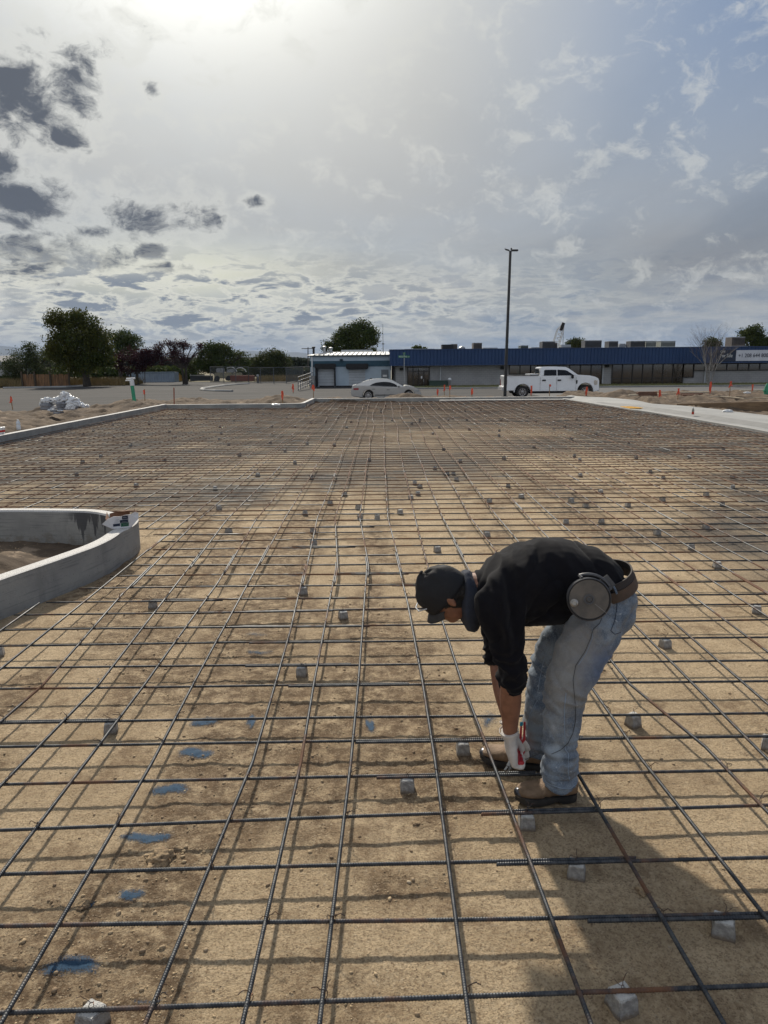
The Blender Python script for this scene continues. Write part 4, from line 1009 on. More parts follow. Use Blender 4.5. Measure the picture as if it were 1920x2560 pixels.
def chain_fence(name,pts,h,lab,rails=True,mesh=True):
    f=empty(name,(0,0,0),label=lab,cat='fence'); M2=mat('fence_steel',(.10,.11,.12),rough=.6)
    for p in pts:
        m=MB(); m.tube([(p[0],p[1],ZS-.05),(p[0],p[1],ZS+h)],.045,6); m.build('post',M2,f)
    m=MB()
    for a,b in zip(pts[:-1],pts[1:]):
        for z in (h-.03,.12): m.tube([(a[0],a[1],ZS+z),(b[0],b[1],ZS+z)],.03,5)
    m.build('rail',M2,f)
    if mesh:
        m=MB()
        for a,b in zip(pts[:-1],pts[1:]):
            a=Vector((a[0],a[1],0));b=Vector((b[0],b[1],0));L=(b-a).length; n=int(L/.32); k=int(h/.32)
            for i in range(-k,n):
                for s in (0,1):
                    t0,t1=i/n,(i+k)/n; u0,u1=(0,1)
                    if t0<0: u0=-t0/(t1-t0);t0=0
                    if t1>1: u1=(1-(i/n))/((i+k)/n-i/n); t1=1
                    if u1<=u0: continue
                    z0,z1=ZS+.1+u0*(h-.15),ZS+.1+u1*(h-.15)
                    if s: z0,z1=ZS+h-.05-u0*(h-.15),ZS+h-.05-u1*(h-.15)
                    p=a.lerp(b,t0);q=a.lerp(b,t1); m.tube([(p.x,p.y,z0),(q.x,q.y,z1)],.010,3,cap=False)
        m.build('wire_mesh',M2,f,fix=False)
chain_fence('chain_link_fence',[gp(x,y,ZS)[:2] for x,y in [(527,955),(560,957),(590,957.5),(622,958)]],2.0,'tall chain link fence panel in front of the yard machines')
chain_fence('chain_link_fence',[gp(x,y,ZS)[:2] for x,y in [(622,958),(652,958.5),(685,959.5),(716,958.5),(758,951),(776,949)]],1.9,'chain link fence with open gate bay left of the loading dock')
mb=MB(); a=gp(475,952.5,ZS);b=gp(527,952.5,ZS); mb.box(((a[0]+b[0])/2,a[1]+.2,ZS+.35),(b[0]-a[0],.25,.7),bev=.03); tag(mb.build('low_wall',mat('wall_dark',(.04,.045,.05))),'low dark wall left of the chain link fence','wall')
mb=MB(); mb.tube([(a[0],a[1],ZS+.78),(b[0],b[1],ZS+.78)],.04,5); tag(mb.build('pipe_rail',galvM),'thin pale pipe rail above the low dark wall','rail')
bo=empty('bollard',tuple(gp(645,957.5,ZS)),label='grey bollard with a pale top by the fence gate',cat='bollard')
MB().lathe([(.14,0),(.14,.75),(.12,.8)],(0,0,0),12).build('post',mat('bollard_grey',(.12,.11,.11)),bo,True); MB().lathe([(.145,.78),(.15,.95),(.08,1.03)],(0,0,0),12).build('cap',mat('bollard_cap',(.45,.46,.47)),bo,True)
def drum(px,py,h,r,col,lab,Y=None):
    p=gp(px,py,ZS); e=empty('drum',tuple(p),label=lab,cat='drum',group='drums by the yard')
    MB().lathe([(r,0),(r,h*.33),(r*1.04,h*.35),(r,h*.37),(r,h*.64),(r*1.04,h*.66),(r,h*.68),(r,h),(r*.9,h+.01)],(0,0,0),14).build('shell',mat('drum_%d'%px,col,rough=.5),e,True)
    MB().lathe([(r*.95,h),(r*.95,h+.04)],(0,0,0),14).build('lid',blackM,e)
drum(421,952,.9,.45,(.42,.25,.05),'orange yellow bin at the right end of the container'); drum(434,952,.95,.42,(.03,.05,.14),'dark blue drum between two orange bins'); drum(449,952,1.05,.5,(.45,.25,.05),'larger orange bin right of the blue drum')
# white vehicle beyond the container
def blobcar(px,py,Y,w,h,col,lab,name='parked_van'):
    p=dp(px,py,Y); z0=ZS; e=empty(name,(p[0],Y,z0),label=lab,cat='vehicle'); hh=(p[2]-z0)
    prof=[(-w/2,.35),(-w/2,hh*.6),(-w*.42,hh*.7),(-w*.2,hh),(w*.25,hh),(w*.4,hh*.68),(w/2,hh*.6),(w/2,.35)]
    mb=MB(); mb.prism(prof,'y',-.9,.9); mb.build('body',col,e)
    mb=MB(); mb.prism([(-w*.36,hh*.7),(-w*.18,hh*.94),(w*.22,hh*.94),(w*.36,hh*.7)],'y',-.92,.92); mb.build('window',glassD,e)
    for x in (-w*.32,w*.32):
        m=MB(); m.lathe([(.34,-.1),(.36,0),(.34,.1)],(0,0,0),14,Matrix.Translation((x,-.85,.34))@Matrix.Rotation(math.pi/2,4,'X')); m.build('wheel',blackM,e)
blobcar(432,922,118,5.2,2.4,whiteM,'white vehicle parked beyond the container end')
blobcar(492,941,118,3.2,1.,mat('boat_grey',(.4,.41,.42)),'pale grey vehicle behind the low dark wall')
blobcar(690,0+924,215,9,2.,whiteM,'white vehicle far off behind the fence gate')
def machine(px,py,lab,s=1.):
    p=gp(px,py,ZS); e=empty('yard_machine',tuple(p),label=lab,cat='machine')
    mb=MB(); mb.box((0,0,.75*s),(2.4*s,1.2,.8*s),bev=.08); mb.build('body',mat('machine_yellow',(.30,.27,.17),(.22,.2,.14),scale=2),e)
    mb=MB(); mb.box((-.4*s,0,1.45*s),(1.1*s,1.1,.6*s),bev=.1); mb.build('cab',mat('machine_cab',(.35,.36,.37)),e)
    mb=MB(); pts=[(1.0*s+.9*s*math.cos(a),0,1.1*s+.8*s*math.sin(a)) for a in np.linspace(.2,2.2,9)]; mb.tube(pts,.06,6); mb.build('hose',whiteM,e)
    for x in (-.8*s,.8*s):
        m=MB(); m.lathe([(.33*s,-.1),(.36*s,0),(.33*s,.1)],(0,0,0),14,Matrix.Translation((x,-.6,.36*s))@Matrix.Rotation(math.pi/2,4,'X')); m.build('wheel',blackM,e)
machine(560,952,'yellowish machine with a curved hose behind the chain link fence'); machine(585,951.5,'second machine with a pale hose nearer the fence corner',.95); machine(495,949,'small pale machine with a curved pipe behind the low wall',.8)
mb=MB(); c=gp(600,954,ZS); mb.box((c[0],c[1]+2,ZS+.4),(3.2,1.,.8),bev=.05); tag(mb.build('red_crate',mat('rust_red',(.18,.06,.04))),'rust red crate behind the chain link fence','crate')
# bench, notice and bin on the lawn
bn=empty('picnic_bench',tuple(gp(290,954,ZS)),label='low bench on the lawn under the big tree',cat='bench')
MB().box((0,0,.45),(2.2,.45,.06),bev=.01).build('seat',mat('bench_grey',(.3,.28,.25)),bn)
for x in (-.8,.8): MB().box((x,0,.21),(.12,.4,.42)).build('leg',blackM,bn)
nb_=empty('notice_board',tuple(gp(296,952,ZS)),label='small white notice board on posts behind the bench',cat='notice board')
MB().box((0,0,1.2),(.75,.05,.7),bev=.01).build('board',whiteM,nb_)
for x in (-.3,.3): MB().box((x,.05,.6),(.07,.07,1.3)).build('post',whiteM,nb_)
mb=MB(); c=gp(240,953,ZS); mb.box((c[0],c[1],ZS+.35),(.75,.6,.7),bev=.05); mb.box((c[0],c[1],ZS+.74),(.82,.66,.06),bev=.02); tag(mb.build('litter_bin',blackM),'black square bin on the lawn right of the big trunk','bin')
# thin lamp pole left & distant pole
def pole(px,y0,y1,Y,r,lab,arm=0):
    a=dp(px,y0,Y);b=dp(px,y1,Y); e=empty('utility_pole',(a[0],Y,ZS),label=lab,cat='pole')
    MB().tube([(0,0,0),(b[0]-a[0],0,b[2]-ZS)],[r,r*.7],6).build('pole',mat('pole_dark',(.06,.055,.05)),e)
    if arm: MB().box((0,0,b[2]-ZS-.3),(arm,.12,.15)).build('crossarm',mat('pole_dark',(.06,.055,.05)),e)
pole(362,952,921,96,.06,'thin dark lamp post in front of the container')
pole(770,930,868,170,.16,'distant pole with a crossarm left of the dock roof',2.6)
# ------------------------------------------------------------------ trees
leafc=0
def leafmat(name,c1,c2,c3):
    m=bpy.data.materials.new(name); m.use_nodes=True; g=G(m.node_tree); p=m.node_tree.nodes['Principled BSDF']
    tc=g.n('ShaderNodeTexCoord').outputs['Object']
    c=g.mix(g.ramp(g.noise(tc,.55,5,.6),.38,.62),c1,c2); c=g.mix(g.ramp(g.noise(tc,7,3,.6),.5,.75),c,c3)
    g.put(p.inputs['Base Color'],c); p.inputs['Roughness'].default_value=.7; p.inputs['Specular IOR Level'].default_value=.2
    tr=g.n('ShaderNodeBsdfTranslucent'); g.put(tr.inputs[0],c); mx=g.n('ShaderNodeMixShader'); mx.inputs[0].default_value=.22
    m.node_tree.links.new(p.outputs[0],mx.inputs[1]); m.node_tree.links.new(tr.outputs[0],mx.inputs[2]); m.node_tree.links.new(mx.outputs[0],m.node_tree.nodes['Material Output'].inputs[0]); return m
barkM=mat('bark',(.055,.045,.035),(.03,.025,.02),scale=8,rough=.95,bump=.6,stretch=(1,1,.3))
def tree(px,py,Y,blobs,lm,lab,name='tree',n=9000,leaf=.16,trunk=.3,multi=1,zb=None,limbs=True,flat=.85,thin=0.,group=None):
    z0=ZS-.1 if zb is None else zb; base=np.array([X_(px,Y),Y,z0]); e=empty(name,tuple(base),label=lab,cat='tree',group=group)
    r=np.random.RandomState(int(px*7+py)); S=Y/FPX
    bl=[]
    for bpx,bpy,br in blobs:
        c=dp(bpx,bpy,Y); R=br*S; bl.append((c[0]-base[0],r.uniform(-.5,.5)*R,c[2]-z0,R))
    # trunk & limbs
    mb=MB(); top=min(b[2]-b[3]*.3 for b in bl); cx=np.mean([b[0] for b in bl])
    fork=Vector((cx*.12,0,max(.6,top*.75)))
    for k in range(multi):
        s=Vector(((k-(multi-1)/2)*trunk*1.2,0,0)); mb.tube([s,s*1.1+fork*.3,s*1.5+fork],[trunk*1.25/multi**.5,trunk/multi**.5,trunk*.75/multi**.5],9)
    for i,b in enumerate(bl):
        s=Vector(((i%multi-(multi-1)/2)*trunk*1.8,0,0))+fork*(1 if multi>1 else r.uniform(.75,1.)); c=Vector(b[:3]); mid=s.lerp(c,.5)+Vector((r.uniform(-.2,.2),r.uniform(-.2,.2),-.10*b[3]+.2))
        mb.tube([s,mid,c],[trunk*.45,trunk*.28,trunk*.12],6)
        for q in range(9):
            d=Vector(r.normal(size=3)).normalized(); d.z=abs(d.z)*.9+.05; t=c+d*b[3]*r.uniform(.6,1.0); m_=c.lerp(t,.5)+Vector(r.normal(size=3))*.12*b[3]
            mb.tube([mid.lerp(c,r.uniform(.3,1)),m_,t],[trunk*.13,trunk*.08,trunk*.03],4)
    mb.build('trunk',barkM,e,True,fix=False)
    # foliage: small two-leaf sprays gathered in clumps over the blobs' outer shell
    vol=np.array([b[3]**2 for b in bl]); pr=vol/vol.sum(); ncl=max(40,n//26)
    bi=r.choice(len(bl),ncl,p=pr); d=r.normal(size=(ncl,3)); d/=np.linalg.norm(d,axis=1)[:,None]; rad=r.uniform(.35,1.04,ncl)**.6
    B=np.array(bl)[bi]; C=B[:,:3]+d*rad[:,None]*B[:,3:]*np.array([1,1,flat])
    keep=fbm(C[:,0]*1.1+5,C[:,2]*1.1,3,int(px))>.36+thin; C=C[keep];B=B[keep]; ncl=len(C)
    per=26; cs=(B[:,3]*.20+.10)
    P=np.repeat(C,per,0)+r.normal(size=(ncl*per,3))*np.repeat(cs,per)[:,None]*np.array([1,1,.75])
    N=len(P); s=leaf*r.uniform(.6,1.3,N); a=r.normal(size=(N,3));a/=np.linalg.norm(a,axis=1)[:,None]; b=np.cross(a,r.normal(size=(N,3)));b/=np.linalg.norm(b,axis=1)[:,None]
    V=np.stack([P-a*s[:,None]*.6,P+b*s[:,None]*.38,P+a*s[:,None]*.6,P-b*s[:,None]*.38],1).reshape(-1,3)
    i=np.arange(N)*4; meshobj('crown',V,np.stack([i,i+1,i+2,i+3],1),lm,e); return e
L_dark=leafmat('leaves_dark',(.038,.062,.018),(.060,.076,.022),(.095,.095,.026))
L_maple=leafmat('leaves_maple',(.042,.062,.013),(.075,.080,.017),(.15,.125,.026))
L_olive=leafmat('leaves_olive',(.060,.075,.032),(.045,.065,.022),(.10,.105,.045))
L_purp=leafmat('leaves_purple',(.032,.014,.020),(.05,.018,.022),(.075,.028,.026))
L_bush=leafmat('leaves_bush',(.040,.056,.020),(.060,.072,.025),(.09,.09,.035))
tree(60,955,88,[(62,898,30),(30,915,22),(95,908,28),(120,895,22),(75,872,16),(45,935,18),(110,930,22),(20,935,12)],L_olive,'rounded olive green tree behind the wooden fence','broadleaf_tree',12000,.15,.25)
tree(130,955,98,[(128,885,22),(150,905,22),(110,880,14)],L_olive,'pale green treetop between the olive tree and the big dark tree','broadleaf_tree',4000,.16,.2)
tree(215,953,84,[(142,800,24),(150,822,26),(185,793,22),(205,800,24),(228,815,24),(160,850,34),(200,850,44),(238,850,34),(250,880,30),(150,885,32),(185,905,34),(230,908,30),(265,900,20),(126,868,16),(272,872,10),(248,822,10),(136,900,20)],L_maple,'tallest dark green tree with yellowing leaves on the left','broadleaf_tree',34000,.19,.42)
tree(300,953,104,[(285,852,20),(308,845,22),(334,856,20),(300,880,26),(335,880,18),(275,880,16)],L_dark,'dark green tree behind the purple tree, right of the tallest one','broadleaf_tree',11000,.18,.3)
tree(322,953,92,[(300,905,18),(322,893,22),(345,900,18),(312,922,12),(345,925,10)],L_purp,'dark purple leaved tree in front of the pale container','purple_plum_tree',9000,.14,.2,multi=2)
tree(340,954,90,[(355,892,18),(372,900,16),(352,915,12),(365,880,12)],L_purp,'small reddish tree whose trunk stands before the container','purple_plum_tree',5000,.14,.2,thin=.04)
tree(462,952,90,[(397,872,16),(392,890,14),(418,862,14),(436,868,16),(455,862,12),(425,890,20),(450,890,18),(478,868,14),(490,885,14),(470,900,16),(410,905,10),(500,865,6)],L_purp,'wide spreading purple tree with sparse twiggy crown and leaning trunk','purple_plum_tree',12000,.13,.24,multi=2,thin=.045)
tree(540,952,108,[(525,880,22),(545,872,16),(562,878,18),(530,905,28),(560,905,26),(500,885,14),(505,915,20),(585,895,16),(602,895,18),(600,918,16),(612,905,10),(480,920,14)],L_dark,'broad dark green clump of trees above the yard machines','broadleaf_tree',20000,.19,.35)
tree(672,948,112,[(685,886,16),(668,892,18),(700,895,16),(650,908,20),(680,912,24),(712,912,18),(640,925,12),(660,930,14),(700,930,16),(722,925,8),(628,918,8)],L_bush,'round bushy green tree behind the gate bay of the fence','broadleaf_tree',16000,.18,.3)
tree(872,945,105,[(905,820,22),(925,836,20),(888,826,18),(865,832,18),(905,850,30),(870,858,28),(845,845,14),(832,862,16),(815,866,12),(806,874,8),(934,858,10),(890,880,28),(850,882,20),(925,880,16)],L_dark,'large dark green tree rising behind the loading dock roof','broadleaf_tree',24000,.20,.4)
tree(1436,930,100,[(1436,860,12),(1448,857,9),(1425,863,9),(1455,866,8)],L_bush,'small green treetop showing above the roof right of the crane','broadleaf_tree',3000,.18,.2)
tree(1035,930,100,[(1040,870,5),(1048,871,5),(1060,874,5)],L_dark,'tiny treetop showing above the pale roof curb','broadleaf_tree',900,.18,.15)
tree(1788,930,88,[(1780,858,14),(1795,862,10),(1775,868,10)],L_bush,'green treetop behind the bare tree','broadleaf_tree',2500,.16,.2)
tree(1895,930,100,[(1872,832,16),(1890,828,16),(1908,840,20),(1858,852,14),(1885,856,24),(1915,862,16),(1930,850,16),(1846,862,8)],L_dark,'dark green tree behind the brown roof unit at the right edge','broadleaf_tree',14000,.19,.35)
r=random.Random(9)
def treeline(lab,x0,x1,ytop,Y,n,lm):
    V=[];rr=np.random.RandomState(int(abs(x0)+Y)); xs=rr.uniform(X_(x0,Y),X_(x1,Y),n); h=fbm((xs*.05),xs*0,4,2)
    zt=np.array([Z_(960+x/Y*FPX,ytop,Y) for x in xs]); zt=ZS+(zt-ZS)*(.55+.75*h); P=np.stack([xs,Y+rr.uniform(-4,4,n),ZS+(zt-ZS)*rr.rand(n)**.5],1)
    s=.5*Y/200; a=rr.normal(size=(n,3));a/=np.linalg.norm(a,axis=1)[:,None]; b=np.cross(a,rr.normal(size=(n,3)));b/=np.linalg.norm(b,axis=1)[:,None]
    V=np.stack([P-a*s,P+b*s*.7,P+a*s,P-b*s*.7],1).reshape(-1,3); i=np.arange(n)*4
    o=meshobj('treeline',V,np.stack([i,i+1,i+2,i+3],1),lm); tag(o,lab,kind='stuff')
L_far=leafmat('leaves_far',(.035,.045,.03),(.045,.055,.035),(.06,.065,.045))
treeline('distant belt of trees along the horizon',-260,1000,893,260,16000,L_far)
treeline('low shrubs at the back of the yard',-120,480,915,112,9000,L_dark)
treeline('low shrubs behind the fence gate',600,790,922,150,5000,L_bush)
# dry grass beside the lawn
def tufts(name,lab,xy,h,n,m,seed=1):
    rr=np.random.RandomState(seed); V=[]
    (x0,x1),(y0,y1)=xy; X=rr.uniform(x0,x1,n);Y=rr.uniform(y0,y1,n);a=rr.uniform(0,6.28,n);hh=h*rr.uniform(.4,1.2,n); lx=rr.normal(size=n)*h*.3
    w=.02+.02*h; V=np.stack([np.stack([X-w*np.cos(a),Y-w*np.sin(a),X*0+ZS+.03],1),np.stack([X+w*np.cos(a),Y+w*np.sin(a),X*0+ZS+.03],1),np.stack([X+lx,Y,ZS+hh],1)],1).reshape(-1,3)
    i=np.arange(n)*3; o=meshobj(name,V,np.stack([i,i+1,i+2],1),m); tag(o,lab,kind='stuff')
tufts('dry_grass','dry tan grass behind the lawn',((X_(-60,88),X_(330,88)),(85,92)),.9,9000,dryM)
tufts('dry_grass','dry tan grass beyond the fence gate',((X_(640,100),X_(780,100)),(98,106)),.8,3000,dryM,3)
tufts('verge_grass','uneven grass on the verge before the long building',((X_(1062,69),X_(2000,69)),(65.8,70.8)),.22,16000,mat('verge_blades',(.12,.13,.04),(.20,.17,.07),scale=1),2)
# bare young tree
def bare():
    Y=68.; z0=ZS; base=np.array([X_(1772,Y),Y,z0]); e=empty('bare_tree',tuple(base),label='leafless young tree with many thin upright branches before the grey wall',cat='tree')
    mb=MB(); tw=MB(); r=random.Random(12); S=Y/FPX
    def grow(p,d,L,rad,lvl):
        n=4; P=[p];R=[rad]; q=p
        for i in range(n):
            d=(d+Vector((r.uniform(-.16,.16),r.uniform(-.16,.16),.05))).normalized(); q=q+d*L/n; P.append(q); R.append(rad*(1-.6*(i+1)/n))
        (mb if lvl<2 else tw).tube(P,R,6 if lvl<2 else 3,cap=False)
        if lvl<4:
            for k in range(5 if lvl<3 else 4):
                t=r.uniform(.25,1.); idx=min(n,int(t*n)); a=r.uniform(0,6.28); sp=r.uniform(.35,.75)
                nd=(d+Vector((math.cos(a)*sp,math.sin(a)*sp,r.uniform(-.1,.35)))).normalized(); grow(P[idx],nd,L*r.uniform(.5,.72),R[idx]*.55,lvl+1)
    H=(953-835)*S
    for k in range(4):
        d=Vector((-.25+.17*k,r.uniform(-.12,.12),1)).normalized(); grow(Vector((k*.03,0,0)),d,H*.80,.055,0)
    tgt=mb.build('trunk',mat('pale_bark',(.30,.28,.26),(.18,.17,.16),scale=5,rough=.8),e,fix=False); tw.build('twigs',mat('twig',(.17,.14,.12),(.12,.10,.09),rough=.9),e,fix=False)
bare()
# ------------------------------------------------------------------ vehicles
def carpaint(name,c,metal=.0,rough=.3):
    m=mat(name,c,tuple(x*.94 for x in c),scale=2,rough=rough,metal=metal,coat=.8); return m
def side_solid(poly,w,name,m,par,bev=.0,ysign=0,seg=2):
    """a solid whose side outline is poly (x,z); half width w(z) or constant"""
    f=w if callable(w) else (lambda z:w)
    bm=bmesh.new(); A=[bm.verts.new((x,-f(z),z)) for x,z in poly]; B=[bm.verts.new((x,f(z),z)) for x,z in poly]; n=len(poly)
    bm.faces.new(A); bm.faces.new(B[::-1]); 
    for i in range(n): bm.faces.new((A[i],B[i],B[(i+1)%n],A[(i+1)%n]))
    bmesh.ops.recalc_face_normals(bm,faces=bm.faces)
    if bev:
        es=[e for e in bm.edges if (e.verts[0] in A)==(e.verts[1] in A)]
        bmesh.ops.bevel(bm,geom=es,offset=bev,segments=seg,affect='EDGES',clamp_overlap=True)
    me=bpy.data.meshes.new(name); bm.to_mesh(me); bm.free(); me.materials.append(m)
    me.polygons.foreach_set('use_smooth',[True]*len(me.polygons))
    try: me.set_sharp_from_angle(angle=R_(35))
    except Exception: pass
    o=bpy.data.objects.new(name,me); COL.objects.link(o); o.parent=par; return o
def plate(poly,y,name,m,par,th=.012,w=None):
    """thin panel on the near or far flank, poly in (x,z), lying on half width w(z)"""
    V=[];n=len(poly)
    for q in (0,th):
        for x,z in poly:
            h=(w(z) if w else abs(y))+q-.004; V.append((x,math.copysign(h,y),z))
    Fc=[tuple(range(n)),tuple(range(2*n-1,n-1,-1))]+[(i,i+n,(i+1)%n+n,(i+1)%n) for i in range(n)]
    mb=MB(); mb.add(V,Fc); return mb.build(name,m,par)
def arc(cx,cz,r,a0,a1,n=9): return [(cx+r*math.cos(R_(a0+(a1-a0)*i/n)),cz+r*math.sin(R_(a0+(a1-a0)*i/n))) for i in range(n+1)]
tyreM=mat('tyre_rubber',(.018,.018,.018),(.03,.028,.026),scale=12,rough=.85)
rimM=mat('alloy',(.45,.45,.46),rough=.3,metal=.8)
def wheel(x,y,z,R,rr,par,sgn,spokes=6,w=.24,name='wheel'):
    T=Matrix.Translation((x,y,z))@Matrix.Rotation(sgn*math.pi/2,4,'X')
    e=bpy.data.objects.new(name,None); COL.objects.link(e); e.parent=par
    mb=MB(); mb.lathe([(rr,-w/2),(R*.94,-w/2),(R,-w*.35),(R,w*.35),(R*.94,w/2),(rr,w/2),(rr*.96,w*.2)],(0,0,0),28,T); mb.build('tyre',tyreM,e,True)
    mb=MB(); mb.lathe([(rr*.97,w*.15),(rr*.98,w*.45),(rr*.86,w*.44),(rr*.84,w*.05)],(0,0,0),24,T)
    for k in range(spokes):
        a=2*math.pi*k/spokes; q=Matrix.Rotation(a,4,'Z'); mb.box((rr*.5,0,w*.36),(rr*.85,rr*.20,.03),M_=T@q,bev=.004)
    mb.lathe([(rr*.24,w*.3),(rr*.24,w*.44),(rr*.12,w*.47)],(0,0,0),14,T); mb.build('rim',rimM,e,True)
    mb=MB(); mb.lathe([(rr*.9,w*.02),(rr*.9,w*.12)],(0,0,0),18,T); mb.build('brake_disc',mat('brake_dark',(.05,.05,.05),rough=.6,metal=.5),e)
def pickup():
    k=.00611; Yc=48.6; base=dp(1180+312*.2291,780+918*.2291,Yc); z0=ZS+.005
    e=empty('pickup_truck',(base[0],Yc,z0),label='white crew cab pickup truck parked on the street behind the lamp post',cat='pickup truck')
    s=6.3/1031*1.0; s=(dp(1180+1343*.2291,960,Yc)[0]-base[0])/1031
    P=lambda zx,zy:((zx-312)*s,(922-zy)*s)
    W=carpaint('truck_white',(.80,.81,.82),0,.32)
    rc=P(520,858); fc=P(1192,852); R=66*s
    lower=[P(330,845),P(318,800),P(332,795),P(328,692),P(345,684),P(700,688),P(708,690),P(1118,688),P(1150,684),P(1235,690),P(1296,704),P(1328,722),P(1338,745),P(1340,845)]
    lower+=[P(1292,862)]+arc(fc[0],fc[1],R*1.36,-8,188,12)+[P(1090,852),P(620,852)]+arc(rc[0],rc[1],R*1.30,-2,184,12)+[P(430,842)]
    hw=1.0
    side_solid(lower,lambda z:hw-.30*max(0,(z-1.18))-.05*max(0,.6-z),'body',W,e,.045)
    gw=lambda z:.94-.28*max(0,z-P(0,690)[1])
    green=[P(704,690),P(712,606),P(728,598),P(860,594),P(980,600),P(1018,616),P(1122,690)]
    side_solid(green,gw,'cab',W,e,.03)
    bt=mat('bed_dark',(.03,.03,.032),rough=.8)
    mb=MB(); a=P(350,690);b=P(695,690); mb.box(((a[0]+b[0])/2,0,a[1]+.012),(b[0]-a[0],1.7,.03)); mb.build('bed_liner',bt,e)
    mb=MB(); c=P(643,690); mb.box((c[0],0,c[1]+.06),(.5,1.75,.12),bev=.02); o=mb.build('tool_box',mat('toolbox_pale',(.5,.52,.55),rough=.4,metal=.5),e)
    mb=MB()
    for sy in (-1,1): mb.box(((a[0]+b[0])/2,sy*.95,a[1]+.035),(b[0]-a[0],.10,.03),bev=.008)
    mb.build('bed_rail',bt,e)
    for sy in (-1,1):
        plate([P(745,687),P(750,634),P(765,627),P(882,627),P(882,687)],sy,'rear_window',glassT,e,w=lambda z:gw(z)+.01)
        plate([P(892,687),P(892,627),P(975,631),P(1002,642),P(1042,668),P(1066,687)],sy*1.0,'front_window',glassT,e,w=lambda z:gw(z)+.01)
        for x in (748,911): 
            q=P(x,737); mb=MB(); mb.box((q[0],sy*1.0,q[1]),(38*s,.05,15*s),bev=.01); mb.build('door_handle',blackM,e)
        for x in (706,884,1090):
            q0=P(x,705);q1=P(x,845); mb=MB(); mb.box((q0[0],sy*.996,(q0[1]+q1[1])/2),(.012,.02,q0[1]-q1[1])); mb.build('door_gap',mat('gap_grey',(.25,.25,.26)),e)
        q=P(1045,700); mb=MB(); mb.box((q[0],sy*1.13,q[1]),(.13,.24,.26),bev=.04); mb.build('door_mirror',blackM,e)
        q=P(1098,757); mb=MB(); mb.box((q[0],sy*1.0,q[1]),(.09,.03,.24),bev=.02); mb.build('fender_vent',blackM,e)
        q=P(1308,765); mb=MB(); mb.box((q[0]-.02,sy*.86,q[1]),(40*s,.3,52*s),bev=.03); mb.build('headlight',mat('lens_clear',(.45,.45,.44),(.6,.5,.4),scale=9,rough=.15),e)
        q=P(340,762); mb=MB(); mb.box((q[0],sy*.88,q[1]),(24*s,.26,72*s),bev=.02); mb.build('tail_light',mat('lens_red',(.22,.012,.015),rough=.2),e)
        for cx,cz in (rc,fc):
            wheel(cx,sy*.86,cz,R,R*.62,e,-sy*-1 if sy>0 else 1,8,.27)
            mb=MB(); mb.tube([(x,sy*.985,z) for x,z in arc(cx,cz,R*1.37,0,180,12)],.035,6); mb.build('arch_trim',W,e,True)
        plate([P(1012,812),P(1070,812),P(1066,819),P(1010,819)],sy*1.0,'door_badge',mat('badge_grey',(.45,.47,.5),metal=.5,rough=.3),e,w=lambda z:.994,th=.01)
    for (x0,x1,nm) in ((1318,1346,'front_bumper'),(306,332,'rear_bumper')):
        a=P(x0,815 if nm[0]=='f' else 805);b=P(x1,855 if nm[0]=='f' else 848); mb=MB(); mb.box(((a[0]+b[0])/2,0,(a[1]+b[1])/2),(b[0]-a[0]+.04,1.9,a[1]-b[1]),bev=.04); mb.build(nm,carpaint('bumper_white',(.6,.6,.62),.3),e)
    a=P(1336,735);b=P(1344,810); mb=MB(); mb.box((a[0]+.01,0,(a[1]+b[1])/2),(.06,1.4,a[1]-b[1]),bev=.02); mb.build('grille',blackM,e)
    mb=MB(); a=P(420,850);b=P(1250,878); mb.box(((a[0]+b[0])/2,0,(a[1]+b[1])/2),(b[0]-a[0],1.3,a[1]-b[1]),bev=.03); mb.build('chassis',blackM,e)
    a=P(600,858);b=P(1085,872); mb=MB()
    for sy in (-1,1): mb.box(((a[0]+b[0])/2,sy*.95,(a[1]+b[1])/2),(b[0]-a[0],.16,.06),bev=.02)
    mb.build('running_board',blackM,e)
    a=P(1030,625); b=P(1110,685)
    V=[(a[0]-.02,-.72,a[1]+.0),(a[0]-.02,.72,a[1]),(b[0]+.02,.86,b[1]),(b[0]+.02,-.86,b[1])]; V=[(x+.012,y,z+.012) for x,y,z in V]; meshobj('windscreen',V,[(0,1,2,3)],glassT,e)
    a=P(707,615);b=P(700,680); mb=MB(); mb.box(((a[0]+b[0])/2-.012,0,(a[1]+b[1])/2),(.02,1.2,a[1]-b[1]-.04),bev=.008); mb.build('rear_glass',glassT,e)
    mb=MB(); mb.box((P(748,597)[0],0,P(0,596)[1]+.02),(.22,.3,.04),bev=.01); mb.build('brake_lamp_pod',blackM,e)
glassT=mat('tinted_glass',(.006,.008,.012),rough=.08,spec=.22)
pickup()
